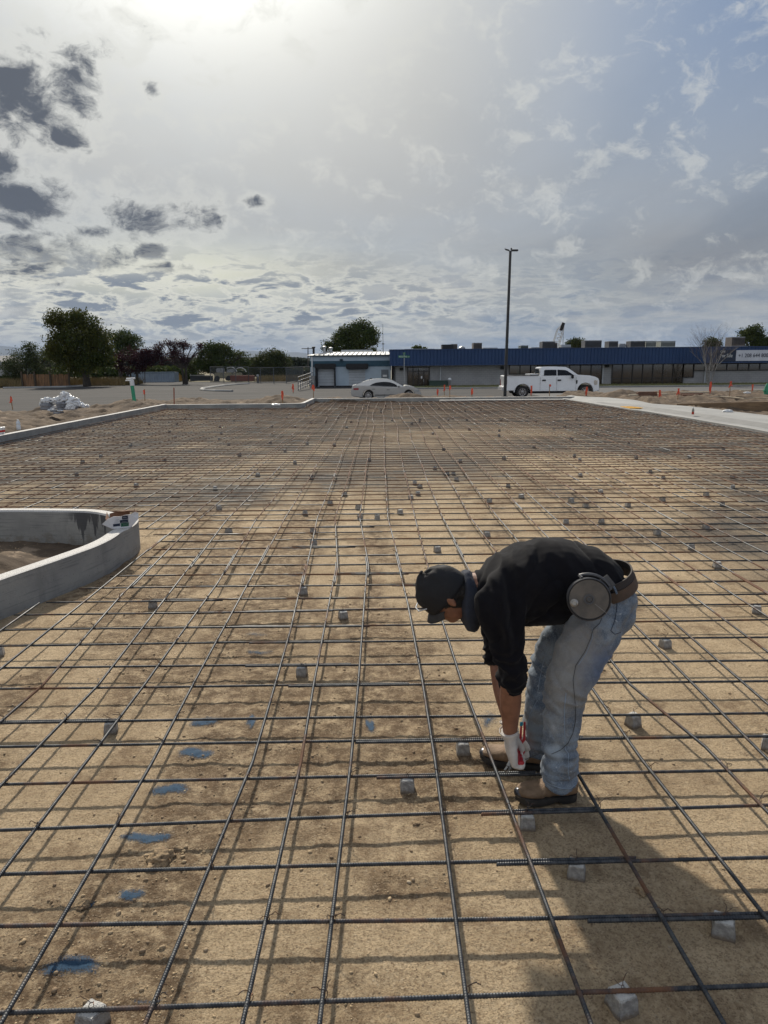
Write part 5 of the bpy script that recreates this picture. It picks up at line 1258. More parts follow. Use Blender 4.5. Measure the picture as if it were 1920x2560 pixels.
def sedan():
    Yc=47.6; k=.1326; P0=dp(860+140*k,930+504*k,Yc); s=(dp(860+1445*k,960,Yc)[0]-P0[0])/1305
    e=empty('sedan',(P0[0],Yc,ZS+.0),label='silver grey coupe shaped sedan parked behind the dirt mound',cat='car')
    P=lambda zx,zy:((zx-140)*s,(504-zy)*s)
    S=carpaint('sedan_silver',(.50,.50,.49),.55,.30); R=88*s; rc=P(465,418);fc=P(1222,418)
    lower=[P(150,400),P(140,350),P(158,300),P(170,238),P(200,232),P(300,236),P(480,250),P(740,262),P(1010,278),P(1110,262),P(1150,243),P(1250,255),P(1330,282),P(1395,320),P(1428,360),P(1446,392),P(1440,430),P(1400,448)]
    lower+=[P(1330,452)]+arc(fc[0],fc[1],R*1.17,-18,198,12)+[P(1100,466),P(600,468)]+arc(rc[0],rc[1],R*1.17,-20,198,12)+[P(320,456),P(200,440),P(155,425)]
    side_solid(lower,lambda z:.90-.10*max(0,z-.75)-.10*max(0,.45-z),'body',S,e,.06,seg=3)
    zb=P(0,250)[1]; gw=lambda z:.80-.42*max(0,z-zb)
    green=[P(176,238),P(260,212),P(330,188),P(440,147),P(520,130),P(600,122),P(720,119),P(830,125),P(905,146),P(1000,195),P(1122,262),P(1010,280),P(480,255)]
    side_solid(green,gw,'roof',S,e,.03,seg=3)
    for sy in (-1,1):
        win=[P(490,243),P(540,212),P(610,188),P(690,177),P(780,175),P(860,182),P(930,204),P(985,230),P(1008,266),P(740,255)]
        plate([(x,z) for x,z in win],sy,'side_window',glassT,e,w=lambda z:gw(z)+.012,th=.01)
        mb=MB(); q=win+[win[0]]; mb.tube([(x,sy*(gw(z)+.02),z) for x,z in q],.012,5); mb.build('window_trim',rimM,e)
        mb=MB(); a=P(745,176);b=P(735,256); mb.tube([(a[0],sy*(gw(a[1])+.024),a[1]),(b[0],sy*(gw(b[1])+.024),b[1])],.022,5); mb.build('pillar_trim',blackM,e)
        for x,y in ((565,304),(832,320)): q=P(x,y); mb=MB(); mb.box((q[0],sy*.905,q[1]),(.20,.04,.035),bev=.012); mb.build('door_handle',mat('handle_grey',(.15,.15,.15),rough=.4),e)
        for a,b in ((P(610,262),P(600,455)),(P(775,262),P(760,455)),(P(1060,275),P(1075,455))): mb=MB(); mb.tube([(a[0],sy*.885,a[1]),(b[0],sy*.893,b[1])],.007,4); mb.build('door_gap',mat('gap_dark',(.08,.08,.08)),e)
        q=P(1030,262); mb=MB(); mb.box((q[0],sy*.98,q[1]),(.12,.2,.13),bev=.04); mb.build('door_mirror',mat('mirror_dark',(.05,.05,.05),rough=.3),e)
        q=P(240,300); mb=MB(); mb.box((q[0],sy*.80,q[1]),(112*s,.22,50*s),bev=.03); mb.build('tail_light',mat('lens_red2',(.30,.02,.03),rough=.2),e)
        q=P(1360,345); mb=MB(); mb.box((q[0],sy*.78,q[1]),(100*s,.26,40*s),rz=-sy*.25*0,bev=.03); mb.build('headlight',mat('lens_clear2',(.35,.37,.38),rough=.12),e)
        for cx,cz in (rc,fc): wheel(cx,sy*.78,cz,R*.98,R*.72,e,1 if sy<0 else 1,10,.21)
        a=P(590,400);b=P(1120,412); mb=MB(); mb.box(((a[0]+b[0])/2,sy*.885,(a[1]+b[1])/2-.03),(b[0]-a[0],.03,.05),bev=.01); mb.build('sill_trim',blackM,e)
    a=P(930,160);b=P(1118,256); V=[(a[0],-.58,a[1]+.0),(a[0],.58,a[1]),(b[0],.74,b[1]),(b[0],-.74,b[1])]; meshobj('windscreen',[(x+.01,y,z+.02) for x,y,z in V],[(0,1,2,3)],glassT,e)
    a=P(490,140);b=P(240,222); V=[(a[0],-.54,a[1]),(a[0],.54,a[1]),(b[0],.70,b[1]),(b[0],-.70,b[1])]; meshobj('rear_glass',[(x-.006,y,z+.016) for x,y,z in V],[(0,1,2,3)],glassT,e)
    q=P(515,126); mb=MB(); mb.box((q[0],0,q[1]+.03),(.14,.04,.05),bev=.01); mb.build('roof_antenna',blackM,e)
    mb=MB(); a=P(300,440);b=P(1300,470); mb.box(((a[0]+b[0])/2,0,(a[1]+b[1])/2),(b[0]-a[0],1.3,.12)); mb.build('underbody',blackM,e)
sedan()
# ------------------------------------------------------------------ lamp post
p=gp(1262,991.5,-.30); lp=empty('lamp_post',tuple(p),label='tall black square lamp post rising in front of the pickup tailgate',cat='lamp post')
top=dp(1276,627,p[1])-p
lb=mat('post_black',(.012,.013,.014),(.02,.02,.022),rough=.45)
mb=MB(); T=[(0,0,0),(top[0]*.5,0,top[2]*.5),(top[0],0,top[2])]
V=[];Fc=[]
for x,y,z in T:
    r=.085-.02*z/top[2]
    V+=[(x-r,-r,z),(x+r,-r,z),(x+r,r,z),(x-r,r,z)]
for i in range(2): Fc+=[(i*4+k_,i*4+(k_+1)%4,i*4+4+(k_+1)%4,i*4+4+k_) for k_ in range(4)]
Fc+=[(0,1,2,3),(8,9,10,11)]; mb.add(V,Fc); mb.build('pole',lb,lp)
MB().box((0,0,.02),(.34,.34,.05),bev=.01).build('base_plate',lb,lp)
for dx,w,rot in ((.12,.42,.0),(-.10,.30,.5)):
    Mx=Matrix.Translation((top[0]+dx,0 if dx>0 else -.05,top[2]+.02))@Matrix.Rotation(-.0 if dx>0 else .35,4,'Y')@Matrix.Rotation(rot*(-1),4,'Z')
    MB().box((w*.3 if dx>0 else -w*.35,0,0),(w,.26,.09 if dx>0 else .05),M_=Mx,bev=.03).build('lamp_head',lb,lp)
MB().lathe([(.05,0),(.05,.06),(.03,.1)],(top[0]+.05,0,top[2]+.06),10).build('photocell',lb,lp)
# ------------------------------------------------------------------ stakes, pipe, bags, litter
woodS=mat('stake_wood',(.36,.24,.14),(.25,.16,.09),scale=12,rough=.9); orangeM=mat('orange_ribbon',(.75,.11,.045),(.6,.08,.04),scale=20,rough=.5)
def stake(px,y0,y1,Y,lab,rib=(.0,.45),wood=woodS,ribbon=True,w=.035):
    a=dp(px,y1,Y);b=dp(px,y0,Y); h=b[2]-a[2]; r=random.Random(px)
    e=empty('survey_stake',(a[0],Y,a[2]-.12),label=lab,cat='survey stake',group='survey stakes round the site')
    lean=r.uniform(-.05,.05); M_=Matrix.Rotation(lean,4,'Y')
    mb=MB(); mb.box((0,0,(h+.12)/2),(w,.018,h+.12),M_=M_,bev=.003); mb.build('stake',wood,e)
    if ribbon:
        z1=(h+.12)*(1-rib[0]); z0=(h+.12)*(1-rib[1]); mb=MB()
        for q in range(3):
            V=[];n=6;x=r.uniform(-.03,.03)
            for i in range(n+1):
                t=i/n; z=z1+(z0-z1)*t*(1 if q==0 else r.uniform(.6,.95)); dx=x*t*2+.02*math.sin(t*5+q*2); V+=[(dx-.026,-.02-.008*q+.015*math.sin(t*4+q),z),(dx+.026,-.02-.008*q-.01*math.sin(t*5+q),z)]
            mb.add(V,[(2*i,2*i+1,2*i+3,2*i+2) for i in range(n)])
        mb.build('ribbon',orangeM,e,fix=False)
stake(31,990,1017,29,'orange flagged stake at the far left edge of the dirt',(.05,.5)); stake(362,972,996,33,'thin stake with a pale orange flag right of the green pipe',(.1,.45)); stake(435,969,1004,31,'bare reddish brown stake at the left corner of the kerb',ribbon=False,wood=mat('stake_red',(.30,.09,.05),rough=.8),w=.045)
stake(707,977,1006,31.6,'broad orange ribbon stake on the dirt mound at the curved kerb corner',(0,.62),w=.05); stake(733,960,978,40,'orange flagged stake behind the dirt mound, left of the dock',(.0,.85)); stake(784,962,994,35.,'orange topped stake at the kerb bend below the dock doors',(.0,.4))
stake(1094,973,984,39,'short orange marker in front of the green cabinet',(.0,.95)); stake(1111,962,984,42,'bright orange marker right of the short one by the green cabinet',(0,.6)); stake(1125,964,995,34.6,'taller orange flagged stake at the step of the kerb',(0,.3))
stake(1180,971,996,34.8,'orange ribbon stake midway between sedan and lamp post',(0,.5),w=.05); stake(1328,964,991,37,'orange ribbon stake by the rear wheel of the pickup',(0,.7),w=.05); stake(1374,961,985,39,'thin pale stake in front of the pickup door',(0,.2)); stake(1466,967,993,36.5,'orange ribbon stake by the front wheel of the pickup',(0,.8),w=.05)
stake(1648,975,998,31.8,'orange ribbon stake just left of the stacked boards gap',(0,.7)); stake(1694,971,1001,31.2,'tall orange ribbon stake behind the yellow paving',(0,.45)); stake(1774,954,992,33,'long orange ribbon stake below the bare tree',(0,.65)); stake(1824,953,993,32.8,'stake with a curled orange ribbon right of the bare tree',(0,.35)); stake(1880,961,977,38,'short orange flagged stake near the right edge',(0,.75))
# green pipe
a=gp(339,1008,.10); pe=empty('standpipe',tuple(a),label='green plastic standpipe with a white cap leaning out of the dirt',cat='pipe')
Y=a[1]; r=.078
def rel(px,py): q=dp(px,py,Y)-a; return tuple(q)
MB().tube([(a[0]*0,0,-.3),rel(336.5,1006),rel(330,962)],r,14).build('green_pipe',mat('pipe_green',(.02,.32,.17),(.03,.26,.14),scale=6,rough=.4),pe,True)
MB().tube([rel(331,964),rel(329.5,952)],r*1.25,14).build('white_coupling',whiteM,pe,True)
mb=MB(); mb.tube([rel(329.5,952),rel(329,943)],r*.55,10); mb.tube([rel(316,947),rel(338,946)],.035,8); mb.tube([rel(314,951.5),rel(334,951)],.028,8); mb.build('valve_top',whiteM,pe,True)
# bags bundle: crumpled sheeting over grey stacks
def crumple(name,c,rad,m,par,seed,amp=.35,sub=4,sc=(1,1,1)):
    bm=bmesh.new(); bmesh.ops.create_icosphere(bm,subdivisions=sub,radius=1)
    for v in bm.verts:
        p=v.co.copy(); n=mnoise.ridged_multi_fractal(p*1.5+Vector((seed*3.1,0,0)),1.,2.1,4,1.,2.)-1.0
        p*=1+amp*n*.6+amp*.5*mnoise.noise(p*4+Vector((0,seed,0))); v.co=Vector((p.x*rad*sc[0],p.y*rad*sc[1],max(p.z,-.55)*rad*sc[2]))
    me=bpy.data.meshes.new(name); bm.to_mesh(me); bm.free(); me.materials.append(m)
    o=bpy.data.objects.new(name,me); COL.objects.link(o); o.location=c; o.parent=par; return o
Yb=25.5; b0=dp(158,1027,Yb); bb=empty('bag_bundle',tuple(b0),label='heap of grey bags wrapped in torn white plastic on the dirt',cat='bags')
plas=mat('white_plastic',(.78,.79,.78),(.62,.63,.64),scale=4,rough=.35,spec=.6,bump=.6,bscale=14); bagM=mat('bag_grey',(.30,.31,.34),(.20,.21,.23),scale=5,rough=.8)
def bp(px,py,dy=0): q=dp(px,py,Yb+dy)-b0; return (q[0],dy,q[2])
for i,(px,py,w,h) in enumerate([(120,1012,26,12),(118,1020,24,9),(132,1020,16,10),(158,1008,24,7),(158,1014,24,7),(158,1021,24,7),(180,1020,24,9),(192,1016,18,9),(140,1026,14,5),(152,1031,16,4)]):
    s=Yb/FPX; m=MB(); q=bp(px,py); m.box((q[0],(i%3-1)*.05-(.12 if i>7 else 0),q[2]),(w*s,.42,h*s),bev=h*s*.3); o=m.build('cement_bag',bagM if i not in (2,6) else mat('bag_white',(.6,.6,.62),rough=.7),bb,True)
for i,(px,py,r_,sc) in enumerate([(118,1003,.17,(1.2,.9,.75)),(148,1001,.17,(1.2,1.,.8)),(163,994,.19,(.9,.9,1.05)),(182,1005,.2,(1.2,.9,.8)),(107,1012,.12,(.8,.9,1.1)),(196,1012,.15,(1.2,.9,.7)),(212,1016,.11,(1.3,1,.7)),(176,1018,.13,(1.1,.5,1.0)),(128,1025,.07,(1.7,1,.5)),(150,1027,.06,(1.7,1,.5))]):
    crumple('plastic_wrap',bp(px,py,-.05 if i<7 else -.22),r_,plas,bb,i+1,.55,4,sc)
# cups and bottle on the left kerb
def lay(name,px,py,z,lab,cat,prof,m,n=18,group=None,lid=None,h=None):
    p=gp(px,py,z); e=empty(name,tuple(p),label=lab,cat=cat,group=group); return e,p
for i,(px,py,lab) in enumerate([(2,1085,'white paper cup cut by the left border on the kerb'),(9,1084,'white paper cup with red print standing on the left kerb')]):
    e,p=lay('paper_cup',px,py,.235,lab,'cup',None,None,group='cups on the left kerb')
    MB().lathe([(.032,0),(.044,.135),(.046,.14)],(0,0,0),18).build('cup',mat('cup_white',(.78,.78,.76),rough=.6),e,True)
    MB().lathe([(.047,.138),(.047,.15),(.030,.158)],(0,0,0),18).build('lid',whiteM,e,True); MB().lathe([(.0375,.04),(.0415,.085)],(0,0,0),18).build('red_print',mat('print_red',(.5,.03,.02)),e,True) if i<2 else None
e,p=lay('plastic_jug',47,1074,.235,'clear white bottle with a narrow neck standing on the left kerb','bottle',None,None)
MB().lathe([(.045,0),(.05,.02),(.05,.1),(.042,.12),(.05,.14),(.048,.17),(.03,.205),(.022,.22)],(0,0,0),16).build('bottle_body',mat('bottle_clear',(.62,.66,.70),rough=.15),e,True); MB().lathe([(.024,.22),(.024,.245)],(0,0,0),12).build('cap',whiteM,e,True)
e,p=lay('drink_bottle',1732,1036,.17,'small bottle with a red bottom and white cap on the driveway','bottle',None,None)
MB().lathe([(.034,0),(.036,.01),(.036,.08)],(0,0,0),16).build('red_drink',mat('drink_red',(.45,.04,.02),rough=.2),e,True); MB().lathe([(.035,.08),(.036,.12),(.028,.15),(.014,.18)],(0,0,0),16).build('bottle_body',mat('bottle_clear2',(.25,.24,.20),rough=.1),e,True); MB().lathe([(.018,.18),(.018,.21)],(0,0,0),12).build('cap',whiteM,e,True)
for px,py,z,lab in ((1819,1028,.2,'crumpled white scrap at the back edge of the driveway'),(1868,982,.3,'small white scrap on the dirt near the right edge'),(690,1012,.22,'scrap of white paper on the dirt behind the curved kerb')):
    p=gp(px,py,z); e=empty('plastic_scrap',tuple(p)); o=crumple('plastic_scrap',tuple(p),.10,plas,None,px,.5,3,(1.6,1,.5)); bpy.data.objects.remove(e); tag(o,lab,'scrap')
# planks and form boards on the right
rw=mat('plank_brown',(.17,.085,.05),(.11,.055,.035),scale=3,rough=.85,stretch=(1,5,5)); pw=mat('plank_pale',(.42,.37,.29),(.32,.27,.2),scale=3,rough=.85,stretch=(1,5,5))
for i,(x0,x1,y,Y,t,m,lab) in enumerate([(1594,1640,979,36,.06,rw,'brown board on top of the stack by the stakes'),(1592,1641,982,35.9,.07,rw,'brown board in the middle of the stack by the stakes'),(1594,1641,985.5,35.8,.08,rw,'brown board at the bottom of the stack by the stakes'),(1572,1594,986,35,.05,pw,'pale plank end left of the brown stack'),(1645,1668,983,35.5,.04,pw,'short pale plank right of the brown stack'),(1696,1775,979.5,36,.05,pw,'long pale plank lying across the trench'),(1700,1755,984,35.4,.10,rw,'long brown board below the pale plank'),(1705,1740,987,35,.08,rw,'lowest brown board in the trench'),(1850,1920,975,39,.05,pw,'pale plank on the ground at the right edge')]):
    a=dp(x0,y,Y);b=dp(x1,y,Y); mb=MB(); mb.box(((a[0]+b[0])/2,Y,a[2]-.03),(b[0]-a[0],.25,t),rz=.02*math.sin(i*2),bev=.006); tag(mb.build('plank',m),lab,'plank','boards on the right')
p=gp(1917,983,.12); e=empty('green_hydrant',tuple(p),label='green plastic cover cut off by the right border',cat='pipe')
MB().lathe([(.14,-.2),(.13,.25),(.09,.4),(.05,.48)],(0,0,0),14).build('cover',mat('cover_green',(.03,.25,.14),rough=.5),e,True); MB().box((.0,0,.12),(.34,.2,.1),bev=.02).build('base',mat('cover_green',(.03,.25,.14)),e)
pts=[gp(1774,993,.25),gp(1800,991,.26),gp(1830,993,.26),(gp(1860,996.5,.24)),gp(1885,994.5,.26),gp(1925,996,.26)]
tag(MB().tube([tuple(q) for q in pts],.022,6).build('hose',mat('hose_tan',(.42,.36,.27)),None,True),'pale hose lying along the dirt behind the form board','hose')
# torn beer carton on the island kerb
def carton():
    z=.287; A=gp(281,1322,z); B=gp(328,1318,z); A=np.array(A);B=np.array(B)
    ex=Vector(B-A); L=ex.length; ex.normalize(); ez=Vector((0,0,1)); ey=ez.cross(ex)
    e=empty('torn_carton',tuple(A),rz=0,label='torn open white cardboard drink carton lying on the island kerb tip',cat='carton')
    Mx=Matrix(((ex.x,ey.x,0,0),(ex.y,ey.y,0,0),(0,0,1,0),(0,0,0,1)))
    card=mat('carton_white',(.66,.67,.70),(.55,.56,.6),scale=6,rough=.6); inn=mat('carton_brown',(.25,.14,.085),(.17,.09,.055),scale=8,rough=.9)
    H=.125;D=.19
    def wallp(name,pts,m,th=.003):
        mb=MB(); V=[Vector(p) for p in pts]; n=(V[1]-V[0]).cross(V[2]-V[0]).normalized()*th
        mb.add([tuple(v) for v in V]+[tuple(v+n) for v in V],[tuple(range(len(V))),tuple(range(2*len(V)-1,len(V)-1,-1))]+[(i,i+len(V),(i+1)%len(V)+len(V),(i+1)%len(V)) for i in range(len(V))],Mx); return mb.build(name,m,e)
    wallp('front_side',[(0,0,0),(L,0,0),(L+.004,-.012,H*.98),(L*.72,-.03,H),(L*.45,-.02,H*.90),(L*.1,-.025,H*.95),(-.035,-.02,H*.78)],card)
    wallp('back_side',[(0,D,0),(L,D,0),(L+.01,D+.02,H*.95),(L*.5,D+.02,H*.98),(-.01,D+.01,H*.85)],inn)
    wallp('bottom',[(0,0,.001),(L,0,.001),(L,D,.001),(0,D,.001)],inn)
    wallp('end_flap',[(L,0,0),(L+.065,.0,H*.55),(L+.075,.02,H*1.0),(L+.045,.0,H*1.12),(L+.004,-.012,H*.98)],card)
    wallp('end_side',[(L,0,0),(L,D,0),(L+.05,D,H*1.1),(L+.06,.02,H*1.05)],inn)
    wallp('end_side',[(0,0,0),(-.05,.02,H*.75),(-.03,D,H*1.0),(0,D,0)],inn)
    wallp('end_flap',[(0,0,0),(-.035,-.02,H*.78),(-.085,-.01,H*.42),(-.06,.01,H*.25)],card)
    wallp('top_flap',[(L*.3,D+.02,H*.97),(L*.95,D+.03,H*.97),(L+.05,D*.5,H*1.14),(L*.65,D*.45,H*1.12)],inn)
    nv=mat('print_navy',(.012,.022,.05)); gr=mat('print_green',(.02,.10,.06)); pg=mat('print_grey',(.42,.44,.48))
    def pt(u,v): f=lambda t:Vector((u*L,-.022*v-.0045,v*H)); return f(0)
    def pr(name,quads,m):
        mb=MB()
        for u0,v0,u1,v1 in quads:
            V=[pt(u0,v0),pt(u1,v0+.02),pt(u1,v1+.02),pt(u0,v1)]; mb.add([tuple(q) for q in V],[(0,1,2,3)],Mx)
        mb.build(name,m,e,fix=False)
    pr('printed_panel',[(.05,.16,.42,.36),(.42,.40,.86,.62),(.42,.36,.44,.40),(.55,.66,.86,.92)],nv); pr('printed_patch',[(.46,.10,.88,.38)],gr)
    mb=MB(); pr('printed_lines',[(.1,.42,.36,.45),(.1,.5,.38,.53),(.1,.58,.34,.61),(.1,.66,.4,.69),(.1,.76,.2,.86),(.52,.46,.80,.50),(.58,.20,.82,.24),(.6,.28,.84,.31),(.60,.74,.80,.84)],pg)
carton()
# dark damp runs on the inner face of the island kerb
# ------------------------------------------------------------------ the bent worker
def J(zx,zy,Y): return Vector(dp(1000+zx*.36166,1320+zy*.36166,Y))
ZPX=.36166/FPX*2.98
def ell(mb,c,r,ax=None,n=20,m=14):
    """closed ellipsoid; ax = 3x3 columns"""
    A=ax or Matrix.Identity(3); V=[];Fc=[]
    for i in range(1,m):
        t=math.pi*i/m
        for k in range(n):
            p=2*math.pi*k/n; V.append(Vector(c)+A@Vector((r[0]*math.sin(t)*math.cos(p),r[1]*math.sin(t)*math.sin(p),r[2]*math.cos(t))))
    V.append(Vector(c)+A@Vector((0,0,r[2]))); V.append(Vector(c)-A@Vector((0,0,r[2])))
    for i in range(m-2):
        for k in range(n): Fc.append((i*n+k,(i+1)*n+k,(i+1)*n+(k+1)%n,i*n+(k+1)%n))
    a=(m-1)*n
    for k in range(n): Fc.append((a,k,(k+1)%n)); Fc.append((a+1,(m-2)*n+(k+1)%n,(m-2)*n+k))
    mb.add(V,Fc)
def loft(mb,st,n=24,lat=None,power=2.):
    """st: list of (centre, half thickness in plane, half width sideways). Sections stand across the path; sideways = lat"""
    C=[Vector(s[0]) for s in st]
    # resample smoothly
    m=len(C); P=[];A=[];B=[]
    for i in range(m-1):
        for k in range(6):
            t=k/6; p0=C[max(i-1,0)];p1=C[i];p2=C[i+1];p3=C[min(i+2,m-1)]
            f=lambda a,b,c,d:.5*((2*b)+(-a+c)*t+(2*a-5*b+4*c-d)*t*t+(-a+3*b-3*c+d)*t**3)
            P.append(Vector([f(p0[q],p1[q],p2[q],p3[q]) for q in range(3)]))
            g=lambda j:(st[max(i-1,0)][j],st[i][j],st[i+1][j],st[min(i+2,m-1)][j])
            A.append(f(*g(1)));B.append(f(*g(2)))
    P.append(C[-1]);A.append(st[-1][1]);B.append(st[-1][2])
    V=[];N=len(P)
    for i,p in enumerate(P):
        t=(P[min(i+1,N-1)]-P[max(i-1,0)]).normalized(); l=Vector(lat) if lat else Vector((0,1,0)); l=(l-t*l.dot(t)).normalized(); u=t.cross(l)
        for k in range(n):
            a=2*math.pi*k/n; ca,sa=math.cos(a),math.sin(a); e=2/power
            V.append(p+l*(math.copysign(abs(ca)**e,ca)*B[i])+u*(math.copysign(abs(sa)**e,sa)*A[i]))
    Fc=[(i*n+k,i*n+(k+1)%n,(i+1)*n+(k+1)%n,(i+1)*n+k) for i in range(N-1) for k in range(n)]
    Fc+=[tuple(range(n))[::-1],tuple(range((N-1)*n,N*n))]; mb.add(V,Fc)
def fuse(name,mb,voxel,m,par,smooth=4,disp=None,cut=None):
    o=mb.build(name+'_raw',None,None); md=o.modifiers.new('r','REMESH'); md.mode='VOXEL'; md.voxel_size=voxel; md.use_smooth_shade=True
    if smooth:
        s=o.modifiers.new('s','SMOOTH'); s.factor=.5; s.iterations=smooth
    dg=bpy.context.evaluated_depsgraph_get(); me=bpy.data.meshes.new_from_object(o.evaluated_get(dg)); bpy.data.objects.remove(o)
    if disp:
        me.update(); nor=[v.normal.copy() for v in me.vertices]
        for v,nn in zip(me.vertices,nor):
            d=disp(v.co,nn)
            v.co=v.co+(nn*d if not isinstance(d,Vector) else d)
    me.polygons.foreach_set('use_smooth',[True]*len(me.polygons)); me.materials.clear(); me.materials.append(m); me.name=name
    o=bpy.data.objects.new(name,me); COL.objects.link(o)
    if par is not None: o.parent=par; o.location=-Vector(par.location)
    return o
YN,YF_,YM=2.70,3.02,2.87
man_base=Vector(gp(1330,1975,0)); man=empty('person',tuple(man_base),label='worker bent double in black shirt, cap and faded jeans tying rebar',cat='person')
def ridge(p,f,seed): return 1-abs(mnoise.noise(p*f+Vector((seed,seed*2,0))))*2
# ---- jeans
def jeans_mat():
    m=bpy.data.materials.new('faded_denim'); m.use_nodes=True; g=G(m.node_tree); p=m.node_tree.nodes['Principled BSDF']
    tc=g.n('ShaderNodeTexCoord').outputs['Object']
    c=g.mix(g.ramp(g.noise(tc,11,8,.68),.36,.64),(.19,.225,.265),(.065,.09,.13)); c=g.mix(g.math('MULTIPLY',g.ramp(g.noise(tc,6,8,.72),.54,.64),.5),c,(.17,.145,.11)); c=g.mix(g.math('MULTIPLY',g.ramp(g.noise(tc,45,4,.6),.64,.70),.6),c,(.42,.43,.43))
    c=g.mix(g.math('MULTIPLY',g.ramp(g.noise(tc,260,2,.6),.45,.6),.25),c,(.34,.40,.47))
    def spot(c,pt,r,col,amt,sz=1.):
        d=g.vmath('DISTANCE',g.vmath('MULTIPLY',tc,(1,1,sz)),(pt[0],pt[1],pt[2]*sz),out=1); d=g.math('ADD',d,g.math('MULTIPLY',g.math('SUBTRACT',g.noise(tc,16,5,.65),.5),r*1.1))
        return g.mix(g.math('MULTIPLY',g.math('SUBTRACT',1.,g.ramp(d,r*.2,r)),amt),c,col)
    c=spot(c,J(1130,980,2.60),.27,(.25,.235,.21),.66,.75); c=spot(c,J(1230,760,2.60),.17,(.22,.21,.20),.7); c=spot(c,J(1050,1030,2.60),.045,(.085,.055,.035),.85)
    c=spot(c,J(1010,1230,2.61),.05,(.50,.48,.40),.8); c=spot(c,J(1010,1400,2.62),.05,(.42,.46,.50),.6); c=spot(c,J(1060,1560,2.62),.06,(.36,.42,.48),.6)
    c=spot(c,J(1400,1000,2.66),.14,(.05,.10,.22),.6); c=spot(c,J(1000,1500,2.62),.05,(.05,.085,.17),.6); c=spot(c,J(920,1400,2.93),.14,(.16,.17,.17),.7); c=spot(c,J(880,780,2.9),.07,(.30,.31,.30),.5)
    c=spot(c,J(1412,757,2.6),.010,(.6,.62,.62),.9); c=spot(c,J(1395,830,2.6),.010,(.55,.6,.6),.8)
    g.put(p.inputs['Base Color'],c); p.inputs['Roughness'].default_value=.92; p.inputs['Specular IOR Level'].default_value=.15
    p.inputs['Sheen Weight'].default_value=.15
    b=g.n('ShaderNodeBump'); b.inputs['Strength'].default_value=.5; b.inputs['Distance'].default_value=.004; g.put(b.inputs['Height'],g.math('ADD',g.noise(tc,38,5,.6),g.math('MULTIPLY',g.noise(tc,400,2),.15))); g.put(p.inputs['Normal'],b.outputs[0]); return m
denim=jeans_mat()
mb=MB()
loft(mb,[(J(1400,400,YM),.110,.155),(J(1415,480,YM),.118,.168),(J(1408,560,YM),.118,.172),(J(1370,650,YM),.10,.155)],28)
loft(mb,[(J(1410,520,2.78),.108,.088),(J(1335,690,2.745),.116,.096),(J(1262,850,2.72),.108,.092),(J(1195,1000,2.705),.094,.086),(J(1150,1120,2.70),.088,.080),(J(1128,1240,2.70),.078,.074),(J(1112,1400,2.70),.073,.074),(J(1104,1560,2.70),.070,.074),(J(1100,1700,2.70),.070,.075),(J(1102,1775,2.70),.070,.074)],28)
loft(mb,[(J(1380,520,2.96),.108,.088),(J(1230,700,2.99),.112,.096),(J(1110,850,3.01),.108,.090),(J(1050,1000,3.02),.100,.085),(J(1015,1120,3.01),.090,.080),(J(995,1250,2.99),.084,.076),(J(978,1400,2.965),.078,.074),(J(965,1520,2.95),.074,.076),(J(955,1572,2.945),.072,.078)],28)
def dj(p,n):
    zc=(p.z-man_base.z); a=.0
    d=(ridge(Vector((p.x*3,p.y*3,p.z*1.3)),3.2,1)-.5)*.006+(ridge(Vector((p.x*1.4,p.y*1.4,p.z*3.2)),5.,4)-.6)*.005
    d-=max(0,ridge(Vector((p.x*2.6+p.z*1.1,p.y*2,p.z*1.0)),3.4,31))**6*.004; d-=max(0,ridge(Vector((p.x*1.2,p.y*1.2,p.z*2.6+p.x*1.3)),4.2,37))**6*.004
    kn=math.exp(-((p.z-.47)/.09)**2); d+=kn*(ridge(Vector((p.x*.8,p.y,p.z*3+p.x*1.5)),7,7)-.6)*.015
    cu=math.exp(-((p.z-.17)/.12)**2); d+=cu*(ridge(Vector((p.x*.7,p.y*.7,p.z*3.2)),8,3)-.6)*.014
    hp=math.exp(-((p.z-.78)/.10)**2); d+=hp*(ridge(Vector((p.x*1.2,p.y,p.z*2.4-p.x*2)),6,9)-.6)*.012
    return d
jn=fuse('jeans',mb,.006,denim,man,9,dj)
# ---- body: head, neck, arms and hands as one surface
fd=Vector((-.64,.08,-.76)).normalized(); up=Vector((-.76,-.03,.64)).normalized(); up=(up-fd*up.dot(fd)).normalized(); ll=up.cross(fd)     # face direction, crown direction, side
HC_=J(302,438,YM-.02); AX=Matrix((fd,ll,up)).transposed()
def H(f,l,u): return HC_+fd*f+ll*l+up*u
skinM=bpy.data.materials.new('skin'); skinM.use_nodes=True
_g=G(skinM.node_tree); _p=skinM.node_tree.nodes['Principled BSDF']; _tc=_g.n('ShaderNodeTexCoord').outputs['Object']
_g.put(_p.inputs['Base Color'],_g.mix(_g.ramp(_g.noise(_tc,22,5,.6),.35,.7),(.25,.115,.068),(.18,.078,.046))); _p.inputs['Roughness'].default_value=.55; _p.inputs['Subsurface Weight'].default_value=.08; _p.inputs['Subsurface Radius'].default_value=(.012,.005,.003)
_b=_g.n('ShaderNodeBump'); _b.inputs['Strength'].default_value=.25; _b.inputs['Distance'].default_value=.002; _g.put(_b.inputs['Height'],_g.noise(_tc,180,4,.6)); _g.put(_p.inputs['Normal'],_b.outputs[0])
mb=MB()
ell(mb,H(0,0,0),(.094,.076,.102),AX); ell(mb,H(.025,0,-.055),(.066,.062,.075),AX); ell(mb,H(.052,0,-.098),(.034,.034,.026),AX)      # skull, face, chin
ell(mb,H(.088,0,-.030),(.018,.012,.026),AX,10,8); ell(mb,H(.098,0,-.043),(.014,.014,.011),AX,10,8)                                  # nose
